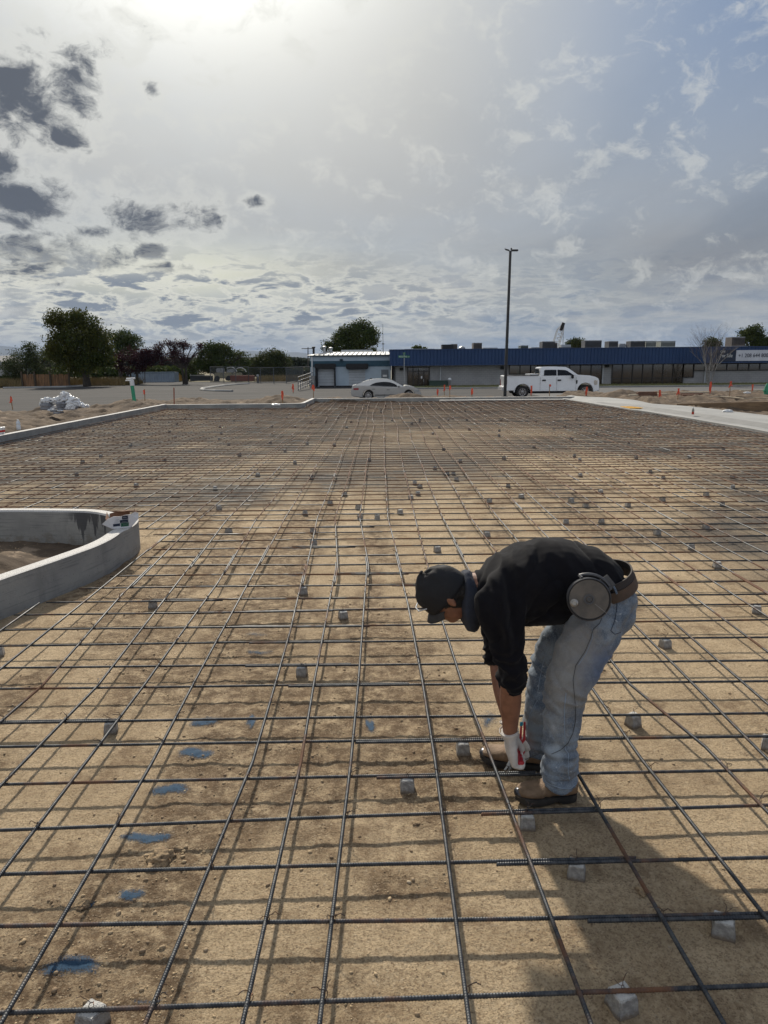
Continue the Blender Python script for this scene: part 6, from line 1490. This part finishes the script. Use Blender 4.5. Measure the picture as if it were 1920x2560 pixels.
for s in (-1,1):
    ell(mb,H(.070,s*.03,.012),(.016,.026,.010),AX,10,8); ell(mb,H(.060,s*.040,-.040),(.020,.018,.020),AX,10,8)                        # brow, cheek
    ell(mb,H(-.008,s*.079,-.022),(.016,.007,.030),AX,12,8); ell(mb,H(-.006,s*.081,-.042),(.009,.006,.012),AX,10,8)                     # ear and lobe
ell(mb,H(.086,0,-.066),(.010,.024,.006),AX,10,8); ell(mb,H(.083,0,-.078),(.010,.021,.006),AX,10,8)                                   # lips
loft(mb,[(H(-.03,0,-.05),.058,.056),(J(470,420,YM),.062,.060),(J(560,420,YM),.068,.075),(J(660,420,YM),.08,.10)],20)
def arm(sh,el,wr,ha,s):
    loft(mb,[(sh.lerp(el,.25),.030,.028),(sh.lerp(el,.6),.040,.038),(el,.034,.033),(el.lerp(wr,.22),.040,.039),(el.lerp(wr,.5),.042,.039),(el.lerp(wr,.8),.032,.029),(wr,.026,.030),(wr.lerp(ha,.5),.022,.034)],18)
shN,elN,wrN,haN=J(700,500,2.70),J(768,960,2.67),J(760,1450,2.74),J(775,1560,2.75)
shF,elF,wrF,haF=J(690,470,3.06),J(668,890,3.06),J(765,1385,2.92),J(795,1500,2.90)
arm(shN,elN,wrN,haN,-1); arm(shF,elF,wrF,haF,1)
def hand(mb,wr,ha,g_=1.,curl=1.,side=1,glove=.0):
    d=(ha-wr).normalized(); y=Vector((0,1,0)); y=(y-d*y.dot(d)).normalized(); pn=y.cross(d)*-1
    if pn.x<0: pn=-pn                        # palm faces +x
    loft(mb,[(wr-d*.012,.021+glove,.030+glove),(wr+d*.02,.020+glove,.036+glove),(wr+d*.05,.018+glove,.043+glove),(wr+d*.085,.016+glove,.042+glove),(wr+d*.096,.011+glove,.036+glove)],18,power=2.4)
    K=wr+d*.088; r0=.0088+glove
    for i,(o,L) in enumerate([(-.033,.82),(-.011,1.),(.011,1.05),(.033,.95)]):
        o*=side; b=K+y*o-d*.012; q1=K+y*o+d*.026*L+pn*.004; q2=q1+pn*.026*L+d*.010; q3=q2+pn*.008-d*.020*L
        loft(mb,[(b,r0*1.15,r0*1.1),(K+y*o+d*.004,r0*1.1,r0*1.05),(q1,r0*1.03,r0),(q2,r0*.98,r0*.95),(q3,r0*.85,r0*.82)],12)
    b=wr+d*.030+y*(.036*side)+pn*.008; t1=b+d*.026+y*(.012*side)+pn*.020; t2=t1+d*.030+pn*.016-y*(.010*side)
    loft(mb,[(b,r0*1.5,r0*1.5),(t1,r0*1.2,r0*1.2),(t2,r0*1.0,r0*1.0),(t2+d*.012,r0*.8,r0*.8)],12)
    return d,y,pn,K
hand(mb,wrN,haN,side=1); hand(mb,wrF,haF,side=-1)
fuse('body',mb,.0045,skinM,man,3)
# eyes
for s in (-1,1):
    m_=MB(); ell(m_,H(.0745,s*.030,-.008),(.008,.012,.009),AX,10,8); o=m_.build('eye',mat('eye_white',(.5,.48,.45),rough=.2),man,True); o.location=-Vector(man.location)
def part(o): o.parent=man; o.location=-Vector(man.location); return o
# hair
hairM=mat('black_hair',(.008,.007,.007),(.02,.017,.015),scale=60,rough=.6,bump=1,bscale=120)
mb=MB(); ell(mb,H(-.012,0,-.005),(.088,.080,.096),AX); ell(mb,H(-.05,0,-.05),(.045,.060,.050),AX)
for s in (-1,1): ell(mb,H(.018,s*.068,-.005),(.020,.013,.032),AX,10,8)
fuse('hair',mb,.006,hairM,man,2,lambda p,n:(ridge(p,40,2)-.5)*.005)
mb=MB(); rr=random.Random(3)
for i in range(70):
    s=H(-.075+rr.uniform(-.02,.02),rr.uniform(-.055,.055),-.06+rr.uniform(-.03,.03)); d=(Vector((.5,rr.uniform(-.3,.3),rr.uniform(.1,1.)))).normalized(); mb.tube([s,s+d*.012,s+d*.024+Vector((.004,0,rr.uniform(-.006,.006)))],[.0022,.0016,.0006],4)
part(mb.build('hair_tuft',hairM,None,True))
# ---- cap
capM=bpy.data.materials.new('cap_black'); capM.use_nodes=True; g=G(capM.node_tree); p=capM.node_tree.nodes['Principled BSDF']; tc=g.n('ShaderNodeTexCoord').outputs['Object']
g.put(p.inputs['Base Color'],g.mix(g.noise(tc,9,4),(.006,.0065,.008),(.012,.012,.015))); p.inputs['Roughness'].default_value=.85
b=g.n('ShaderNodeBump'); b.inputs['Strength'].default_value=.5; b.inputs['Distance'].default_value=.003; g.put(b.inputs['Height'],g.noise(tc,70,4,.6)); g.put(p.inputs['Normal'],b.outputs[0])
def capshell():
    V=[];Fc=[];n=40;m=16; R0=(.101,.086,.111)
    for layer,k in ((0,1.0),(1,.965)):
        for i in range(m+1):
            t=math.pi*.5*i/m*1.13+.0001
            for j in range(n):
                a=2*math.pi*j/n; x=math.cos(a);y=math.sin(a)
                pn=.012*max(0,x)*math.sin(t)     # taller front panel
                cr=(mnoise.noise(Vector((x*2.4,y*2.4,t*2.2)))*.006+ (ridge(Vector((x,y*1.2,t)),3.2,8)-.6)*.004)*(1 if t<1.3 else .2)
                seam=-.0018*math.exp(-(((a%(math.pi/3))-math.pi/6)/.05)**2)
                rr_=1+cr/.1+seam/.1
                V.append(H(R0[0]*k*rr_*math.sin(t)*x+pn-.004,R0[1]*k*rr_*math.sin(t)*y,R0[2]*k*rr_*math.cos(t)*(1+.10*max(0,x))+.000))
    q=(m+1)*n
    for l in (0,1):
        for i in range(m):
            for j in range(n): Fc.append((l*q+i*n+j,l*q+(i+1)*n+j,l*q+(i+1)*n+(j+1)%n,l*q+i*n+(j+1)%n))
    for j in range(n): Fc.append((m*n+j,m*n+(j+1)%n,q+m*n+(j+1)%n,q+m*n+j))
    o=meshobj('cap',V,Fc,capM,None,True); bm=bmesh.new(); bm.from_mesh(o.data); bmesh.ops.remove_doubles(bm,verts=bm.verts,dist=1e-5); bmesh.ops.recalc_face_normals(bm,faces=bm.faces); bm.to_mesh(o.data); bm.free(); o.data.polygons.foreach_set('use_smooth',[True]*len(o.data.polygons)); return part(o)
cap=capshell()
def brim():
    V=[];Fc=[];nu,nv=14,18
    for l,th in ((0,.0),(1,-.0035)):
        for i in range(nu+1):
            t=i/nu
            for j in range(nv+1):
                a=-math.pi*.35+math.pi*.70*j/nv
                f=.090*math.cos(a)+ .052*t*math.cos(a*1.08)**.7; y=.083*math.sin(a)*(1-.10*t); u=-.012-.030*(abs(math.sin(a))**2)*(1.0)-.022*t*t+th
                V.append(H(f,y,u))
    q=(nu+1)*(nv+1)
    for l in (0,1):
        for i in range(nu):
            for j in range(nv): k=l*q+i*(nv+1)+j; Fc.append((k,k+1,k+nv+2,k+nv+1))
    for j in range(nv): k=nu*(nv+1)+j; Fc.append((k,k+1,k+1+q,k+q))
    for i in range(nu):
        for j in (0,nv): k=i*(nv+1)+j; Fc.append((k,k+nv+1,k+nv+1+q,k+q))
    o=meshobj('cap_brim',V,Fc,mat('brim_grey',(.035,.037,.04),(.025,.026,.03),scale=9,rough=.8),None,True); bm=bmesh.new(); bm.from_mesh(o.data); bmesh.ops.recalc_face_normals(bm,faces=bm.faces); bm.to_mesh(o.data); bm.free(); o.parent=cap; return o
brim()
m_=MB(); ell(m_,H(-.004,0,.122),(.009,.009,.006),AX,10,8); o=m_.build('cap_button',capM,None,True); o.parent=cap
gl=MB(); Pq=[H(.075,-.088,.030),H(.112,-.055,.036),H(.126,0,.040),H(.112,.055,.036),H(.075,.088,.030)]
gl.tube(Pq,.0028,6); o=gl.build('safety_glasses',mat('glasses_clear',(.5,.52,.55),rough=.1,spec=.9),None,True); part(o)
# ---- shirt
shirtM=bpy.data.materials.new('black_shirt'); shirtM.use_nodes=True; g=G(shirtM.node_tree); p=shirtM.node_tree.nodes['Principled BSDF']; tc=g.n('ShaderNodeTexCoord').outputs['Object']
g.put(p.inputs['Base Color'],g.mix(g.ramp(g.noise(tc,5,5,.6),.35,.7),(.0035,.0035,.006),(.0075,.007,.009))); p.inputs['Roughness'].default_value=.95; p.inputs['Specular IOR Level'].default_value=.1; p.inputs['Sheen Weight'].default_value=.05; p.inputs['Sheen Roughness'].default_value=.6
b=g.n('ShaderNodeBump'); b.inputs['Strength'].default_value=.4; b.inputs['Distance'].default_value=.003; g.put(b.inputs['Height'],g.math('ADD',g.noise(tc,26,5,.6),g.math('MULTIPLY',g.noise(tc,420,2),.12))); g.put(p.inputs['Normal'],b.outputs[0])
mb=MB()
loft(mb,[(J(520,430,YM),.075,.085),(J(600,430,YM),.105,.145),(J(690,415,YM),.135,.190),(J(830,375,YM),.158,.200),(J(980,350,YM),.164,.195),(J(1120,345,YM),.160,.185),(J(1250,365,YM),.150,.176),(J(1345,405,YM),.132,.172),(J(1395,440,YM),.122,.168)],32)
# loose belly cloth
loft(mb,[(J(860,500,YM-.02),.10,.15),(J(980,520,YM-.02),.09,.15),(J(1100,520,YM),.08,.15),(J(1230,520,YM),.06,.15)],24)
for sh,el,wr,t in ((shN,elN,wrN,.32),(shF,elF,wrF,.10)):
    k=1 if sh is shN else .92
    inn=sh+Vector((.045,.09 if sh is shN else -.09,.06))
    loft(mb,[(inn,.075*k,.06),(sh+Vector((.004,.012 if sh is shN else -.012,.0)),.094*k,.068),(sh.lerp(el,.30),.090*k,.068),(sh.lerp(el,.6),.078*k,.064),(sh.lerp(el,.88),.066*k,.060),(el,.060*k,.058),(el.lerp(wr,t*.5),.056*k,.055),(el.lerp(wr,t),.047*k,.048)],24)
def ds(p,n):
    d=(ridge(Vector((p.x*2.2,p.y*1.0,p.z*.8)),2.6,2)-.6)*.010+(ridge(Vector((p.x*3+p.z*2,p.y*1.4,p.z)),5.2,21)-.6)*.005
    d-=max(0,ridge(Vector((p.x*2.8-p.z*1.5,p.y*1.3,p.z*1.2)),3.0,41))**5*.008
    # creases radiating from the shoulder and under the collar
    s=p-shN; r=Vector((s.x,0,s.z)).length
    d+=math.exp(-(r/.17)**2)*(ridge(Vector((p.x*3.2,p.y*1.2,p.z*.7)),5.5,5)-.62)*.024
    # pushed-up sleeve rings
    for sh,el,wr in ((shN,elN,wrN),(shF,elF,wrF)):
        a=(wr-el).normalized(); q=p-el; t=q.dot(a); rad=(q-a*t).length
        if rad<.12 and -.14<t<.14 and p.x<J(900,900,2.7).x:
            d+=math.exp(-((t-.02)/.09)**2)*(ridge(Vector((p.x*1.3,p.y*1.3,t*3.4+p.x*.9)),8.5,6)-.58)*.020
    # bunched cloth at the waist
    w=p-J(1380,330,YM); d+=math.exp(-(Vector((w.x*.8,0,w.z)).length/.13)**2)*(ridge(Vector((p.x*2.6+p.z,p.y*1.5,p.z*1.2)),6,11)-.6)*.016
    b_=p-J(1000,620,YM-.05); d+=math.exp(-((b_.z)/.06)**2)*(ridge(Vector((p.x*2.4,p.y*1.2,p.z)),4.5,12)-.6)*.012
    return d
fuse('shirt',mb,.006,shirtM,man,11,ds)
# collar: grey hood cloth standing round the neck and hanging under the chin
collM=mat('collar_grey',(.030,.036,.055),(.022,.027,.042),scale=10,rough=.95,bump=.5,bscale=60)
mb=MB()
loft(mb,[(J(452,300,YM),.010,.03),(J(462,345,YM),.030,.075),(J(470,420,YM),.045,.090),(J(470,520,YM-.01),.052,.093),(J(478,600,YM-.01),.046,.085),(J(498,665,YM-.01),.030,.065),(J(510,705,YM-.01),.010,.030)],22)
fuse('hood_collar',mb,.006,collM,man,3,lambda p,n:(ridge(Vector((p.x*3,p.y*1.3,p.z*.8)),6,3)-.6)*.012)
# cuffs
def ring(c,ax,rx,ry,w,t,m,name,n=36,lat=Vector((0,1,0)),wob=.0):
    ax=ax.normalized(); l=(lat-ax*lat.dot(ax)).normalized(); u=ax.cross(l); V=[];Fc=[]
    prof=[(-w/2,0),(-w/2,t),(w/2,t),(w/2,0)]
    for k in range(n):
        a=2*math.pi*k/n
        for z,h in prof:
            q=1+wob*math.sin(a*3+1); V.append(Vector(c)+ax*(z+wob*.1*math.sin(a*2))+l*math.cos(a)*(rx*q+h)+u*math.sin(a)*(ry*q+h))
    Fc=[(k*4+j,k*4+(j+1)%4,((k+1)%n)*4+(j+1)%4,((k+1)%n)*4+j) for k in range(n) for j in range(4)]
    mb=MB(); mb.add(V,Fc); return mb.build(name,m,None,True)
# belt
beltM=mat('belt_leather',(.075,.045,.030),(.05,.03,.02),scale=12,rough=.6,bump=.3,bscale=60)
bc=J(1405,392,YM); bax=(J(1430,520,YM)-J(1360,300,YM))
part(ring(bc,bax,.166,.1215,.042,.006,beltM,'belt'))
part(ring(bc-bax.normalized()*.034,bax,.160,.119,.030,.006,mat('back_support',(.035,.028,.026),rough=.85),'back_support'))
lo=MB()
for zx,zy in ((1472,412),(1530,372)): 
    a=J(zx-8,zy-28,2.72 if zx<1500 else 2.80);b=J(zx+22,zy+38,2.70 if zx<1500 else 2.79); lo.tube([a+Vector((0,-.012,0)),a.lerp(b,.5)+Vector((0,-.018,0)),b+Vector((0,-.010,0))],.005,6,sq=.5)
part(lo.build('belt_loop',denim,None,True))
# seams laid on the jeans surface
from mathutils.bvhtree import BVHTree
def bvh(o):
    bm=bmesh.new(); bm.from_mesh(o.data); t=BVHTree.FromBMesh(bm); bm.free(); return t
tj=bvh(jn)
def onjeans(zx,zy,off=.0015,tree_=None):
    d=Vector(ray(1000+zx*.36166,1320+zy*.36166)).normalized(); h=(tree_ or tj).ray_cast(Vector(CAM),d)
    return (h[0]-d*off) if h[0] else None
def surfline(pts,rad,m,name,n=8,off=.001,tree_=None,jit=0):
    P=[]
    for (a,b),(c,d) in zip(pts[:-1],pts[1:]):
        for k in range(n):
            t=k/n; q=onjeans(a+(c-a)*t,b+(d-b)*t,off,tree_)
            if q is not None and (not P or (q-P[-1]).length<.08): P.append(q)
    if len(P)<3: return None
    mb=MB(); mb.tube(P,rad,5); return mb.build(name,m,None,True)
seamD=mat('seam_navy',(.018,.028,.055),rough=.9); seamL=mat('seam_pale',(.24,.30,.38),rough=.9)
for pts,m,r_ in [([(1500,505),(1498,560),(1485,640),(1457,710),(1485,735),(1530,720)],seamD,.0013),([(1458,470),(1520,450),(1578,432)],seamD,.0016),([(1500,508),(1545,500),(1582,480)],seamL,.0014),
   ([(1328,690),(1330,760),(1290,860),(1225,960)],seamL,.001),([(1148,1140),(1136,1250),(1138,1400),(1142,1530),(1165,1560),(1162,1680),(1178,1770)],seamL,.0016),([(1022,830),(990,930),(965,1050),(950,1150)],seamL,.0013),([(950,1190),(900,1280),(880,1370),(885,1460),(878,1545)],seamL,.0013),
   ([(990,1745),(1040,1775),(1110,1798),(1180,1800),(1225,1765)],seamL,.0016)]:
    o=surfline(pts,r_,m,'seam')
    if o: part(o)
# boots
bootM=mat('boot_leather',(.24,.16,.10),(.14,.09,.052),scale=9,rough=.8,bump=.6,bscale=70,third=((.05,.035,.025),.64)); soleM=mat('boot_sole',(.018,.017,.016),(.035,.032,.03),scale=14,rough=.8)
def boot(toe,heel,rise,toe_up,par):
    a=Vector(heel);b=Vector(toe); L=(b-a).length; x=(b-a).normalized(); z=Vector((0,0,1)); y=z.cross(x); Mx=Matrix((( x.x,y.x,0,a.x),(x.y,y.y,0,a.y),(x.z,y.z,1,a.z),(0,0,0,1)))
    def tu(t): return toe_up*max(0,(t-.62)/.38)**1.6
    up_=MB(); st=[(-.0,.030,.11),(.06,.038,.115),(.16,.041,.115),(.30,.041,.108),(.45,.043,.096),(.60,.048,.080),(.75,.051,.069),(.88,.048,.060),(.96,.037,.050),(1.0,.018,.040)]
    V=[];n=20
    for t,w,h in st:
        for k in range(n):
            q=2*math.pi*k/n; cy=math.cos(q); sy=math.sin(q); hh=(h-.022)/2
            V.append((t*L,math.copysign(abs(cy)**.8,cy)*w,.022+hh+math.copysign(abs(sy)**.85,sy)*hh+tu(t)))
    Fc=[(i*n+k,i*n+(k+1)%n,(i+1)*n+(k+1)%n,(i+1)*n+k) for i in range(len(st)-1) for k in range(n)]+[tuple(range(n))[::-1],tuple(range((len(st)-1)*n,len(st)*n))]
    V=[tuple(Mx@Vector(v)) for v in V]; up_.add(V,Fc)
    S=[Mx@Vector(p) for p in ((.20*L,0,.07),(.21*L,0,.10),(.22*L,0,.14))]; loft(up_,[(S[0],.056,.040),(S[1],.052,.042),(S[2],.050,.042)],20,lat=tuple(y))
    o=fuse('boot',up_,.005,bootM,None,3,lambda p,n:(ridge(p,9,3)-.6)*.004+math.exp(-(((p-a).dot(x)/L-.55)/.10)**2)*(ridge(p*1.0+x*((p-a).dot(x)*2),16,5)-.6)*.006); o.parent=man; o.location=-Vector(man.location)
    so=MB(); out=[]
    m=28
    for layer in range(4):
        zz=(.0,.012,.022,.030)[layer]; gw=(.93,1.,1.02,.97)[layer]
        for k in range(m):
            q=2*math.pi*k/m; cx=math.cos(q); w=np.interp((1-cx)/2*-1+1,[0,.06,.25,.45,.72,.9,1],[.0,.030,.040,.036,.050,.042,.0]); t=(1+cx)/2
            zz2=zz
            if layer==0 and .30<t<.46: zz2=.012
            out.append(Mx@Vector((t*(L+.012)-.006,math.copysign(w*gw+.003,math.sin(q)) if abs(math.sin(q))>1e-6 else 0,zz2+tu(t))))
    Fc=[(i*m+k,i*m+(k+1)%m,(i+1)*m+(k+1)%m,(i+1)*m+k) for i in range(3) for k in range(m)]+[tuple(range(m))[::-1],tuple(range(3*m,4*m))]; so.add(out,Fc); s_=so.build('sole',soleM,None,True); s_.parent=o
    tc_=MB(); ell(tc_,Mx@Vector((.955*L,0,.030+toe_up*.8)),(.022,.031,.018),Matrix((x,y,z)).transposed(),16,10); t_=tc_.build('toe_cap',mat('toe_cap_dark',(.03,.03,.035),(.10,.10,.11),scale=40,rough=.3,metal=.5),None,True); t_.parent=o
    return o
nh=gp(1440,2000,0); nt_=gp(1292,2014,0); fh=gp(1362,1924,0); ft=gp(1203,1904,0)
boot((nt_[0],nt_[1]+.01,.012),(nh[0],nh[1]+.01,.004),0,.012,man); boot((ft[0],ft[1],.006),(fh[0],fh[1],.004),0,.016,man)
# gloves
gloveM=mat('glove_white',(.62,.58,.54),(.48,.45,.42),scale=14,rough=.95,bump=.6,bscale=150,third=((.12,.11,.11),.66)); redM=mat('glove_red',(.42,.015,.025),(.30,.01,.02),scale=12,rough=.45)
for (wr,ha,sd,nm) in ((wrN,haN,1,'N'),(wrF,haF,-1,'F')):
    mb=MB(); d,y,pn,K=hand(mb,wr,ha,side=sd,glove=.006); loft(mb,[(wr-d*.035,.036,.040),(wr-d*.02,.033,.038),(wr,.029,.036)],20)
    gobj=fuse('glove',mb,.0042,gloveM,man,2,lambda p,n:(ridge(p,22,3)-.6)*.0028)
    q=MB(); loft(q,[(wr+d*.015+pn*.016,.008,.028),(wr+d*.05+pn*.016,.010,.038),(K+pn*.014+d*.010,.010,.036)],16)
    for o_ in (-.033,-.011,.011,.033): 
        p1=K+y*o_+d*.026+pn*.016; loft(q,[(K+y*o_+pn*.012,.006,.0095),(p1,.010,.0105),(p1+pn*.014-d*.006,.010,.0105),(p1+pn*.016-d*.020,.008,.009)],10)
    fuse('rubber_palm',q,.004,redM,None,2).parent=gobj; bpy.data.objects[-1] if False else None
    part(ring(wr-d*.034,d,.0405,.0365,.006,.003,gloveM,'glove_cuff'))
for o in list(bpy.data.objects):
    if o.name.startswith('rubber_palm'): o.location=(0,0,0)
# ---- tools: pliers, reel, wire
tip=J(738,1690,2.765); jaw=J(752,1648,2.77); hA=J(790,1560,2.80); e1=J(832,1470,2.80); e2=J(838,1365,2.82)
pl=empty('pliers',tuple(jaw),label='pliers with red handles held in the white gloved hand at the bar',cat='pliers')
rel_=lambda v:Vector(v)-jaw
MB().tube([rel_(hA),rel_(e1),rel_(e2)],[.007,.008,.006],8,sq=.7).build('handle',redM,pl,True); MB().tube([rel_(hA)+Vector((.004,.01,0)),rel_(e1)+Vector((.018,.012,0)),rel_(e2)+Vector((.016,.012,.01))],[.007,.008,.006],8,sq=.7).build('handle',redM,pl,True)
MB().tube([rel_(e2),rel_(e2)+Vector((.001,0,.014))],.0065,8).build('handle_tip',mat('tip_teal',(.01,.25,.35),rough=.4),pl,True)
MB().tube([rel_(hA),rel_(jaw)],[.010,.012],10,sq=.5).build('joint',mat('tool_steel',(.25,.25,.25),rough=.35,metal=.8),pl,True)
for s in (-1,1): MB().tube([rel_(jaw)+Vector((s*.006,0,0)),rel_(tip)+Vector((s*.009,0,.012)),rel_(tip)+Vector((s*.0015,0,-.004))],[.006,.005,.002],6,sq=.6).build('jaw',mat('tool_steel',(.25,.25,.25),rough=.35,metal=.8),pl,True)
rc_=J(1306,492,2.615); rn=Vector((-.16,-1,.20)).normalized(); re_=empty('wire_reel',tuple(rc_),label='round dark grey metal wire reel hanging from the worker\'s belt',cat='wire reel')
Q=rn.to_track_quat('Z','Y').to_matrix().to_4x4()
reelM=mat('reel_grey',(.125,.108,.092),(.08,.072,.065),scale=14,rough=.5,metal=.35,bump=.15,bscale=40,third=((.15,.07,.05),.62)); reelD=mat('reel_rim',(.085,.085,.09),(.06,.06,.065),scale=20,rough=.45,metal=.5)
RR=.078
mb=MB(); mb.lathe([(RR*.9,-.062),(RR*.98,-.06),(RR*.98,-.05),(RR*.9,-.046),(RR*.9,-.014),(RR*.99,-.010),(RR*1.03,-.004),(RR*1.03,.002),(RR*.985,.006),(RR*.955,.002)],(0,0,0),56,Q); mb.build('housing',reelD,re_,True)
mb=MB(); mb.lathe([(RR*.955,-.006),(RR*.955,.0015),(RR*.93,.0032),(RR*.30,.0030),(RR*.285,.0042),(RR*.25,.0042),(RR*.235,.0030),(RR*.14,.0030),(RR*.12,.0058),(RR*.06,.0058),(RR*.04,.0030)],(0,0,0),56,Q); mb.build('lid',reelM,re_,True)
mb=MB(); mb.lathe([(RR*.955,.002),(RR*.95,.0045),(RR*.925,.0045),(RR*.92,.002)],(0,0,0),56,Q); mb.build('lid_groove',blackM,re_,True)
mb=MB(); mb.lathe([(RR*.26,.002),(RR*.25,.0055),(RR*.17,.0055),(RR*.155,.0035),(RR*.10,.0035),(RR*.09,.008),(RR*.03,.008)],(0,0,0),28,Q); mb.build('hub',reelD,re_,True)
mb=MB(); c=Vector((-RR*.68,-RR*.20,0)); mb.lathe([(.016,.001),(.014,.006),(.0105,.007),(.0105,.026),(.008,.0275),(.0072,.020)],tuple(c),18,Q); mb.build('crank_knob',mat('knob_metal',(.38,.36,.33),rough=.35,metal=.7),re_,True)
mb=MB(); mb.box((RR*.55,-RR*.42,.004),(RR*.7,.0025,.002),rz=-.65,M_=Q); mb.build('rib',mat('rib_light',(.2,.19,.18),rough=.4,metal=.5),re_)
mb=MB(); pts=[Q@Vector((RR*1.03*math.cos(a),RR*1.03*math.sin(a),-.004-.0*a)) for a in np.linspace(.5,1.9,12)]
pts2=[Q@Vector((RR*1.16*math.cos(a),RR*1.16*math.sin(a),-.030)) for a in np.linspace(.45,1.95,12)]
mb.tube(pts2,.006,6); mb.tube([pts2[0],pts[0]],.006,6); mb.tube([pts2[-1],pts[-1]],.006,6); mb.build('handle_guard',reelD,re_,True)
mb=MB(); mb.box((RR*.9,RR*.75,-.045),(.04,.05,.008),rz=.7,M_=Q,bev=.002); mb.build('belt_hook',reelD,re_)
# wire from reel to hand
P=[]
for zx,zy in [(1395,622),(1380,660),(1335,700),(1318,760),(1280,850),(1215,950),(1196,1050),(1205,1150),(1215,1260),(1212,1340),(1195,1420),(1160,1490),(1110,1535),(1050,1562),(1000,1568)]:
    q=onjeans(zx,zy,.006)
    if q is not None: P.append(q)
P+=[J(960,1560,2.66),J(900,1585,2.72),J(850,1610,2.76),J(790,1650,2.775),J(755,1675,2.77)]
tag(MB().tube(P,.0011,5).build('reel_wire',mat('wire_black',(.02,.02,.022),rough=.4,metal=.5),None,True),'thin black wire hanging along the jeans from the reel to the hand','wire')
# ------------------------------------------------------------------ air
def haze():
    me=bpy.data.meshes.new('haze'); x0,x1,y0,y1,z0,z1=-9500,9500,-60,16500,-41,370
    V=[(x,y,z) for x in (x0,x1) for y in (y0,y1) for z in (z0,z1)]; Fc=[(0,1,3,2),(4,6,7,5),(0,4,5,1),(2,3,7,6),(0,2,6,4),(1,5,7,3)]
    me.from_pydata(V,[],Fc); o=bpy.data.objects.new('haze',me); COL.objects.link(o); tag(o,'pale air towards the hills',kind='stuff')
    m=bpy.data.materials.new('air'); m.use_nodes=True; n=m.node_tree; n.nodes.remove(n.nodes['Principled BSDF']); v=n.nodes.new('ShaderNodeVolumePrincipled')
    v.inputs['Color'].default_value=(.42,.56,.82,1); v.inputs['Density'].default_value=4.2e-5; v.inputs['Anisotropy'].default_value=.0
    n.links.new(v.outputs[0],n.nodes['Material Output'].inputs['Volume']); me.materials.append(m)
haze()
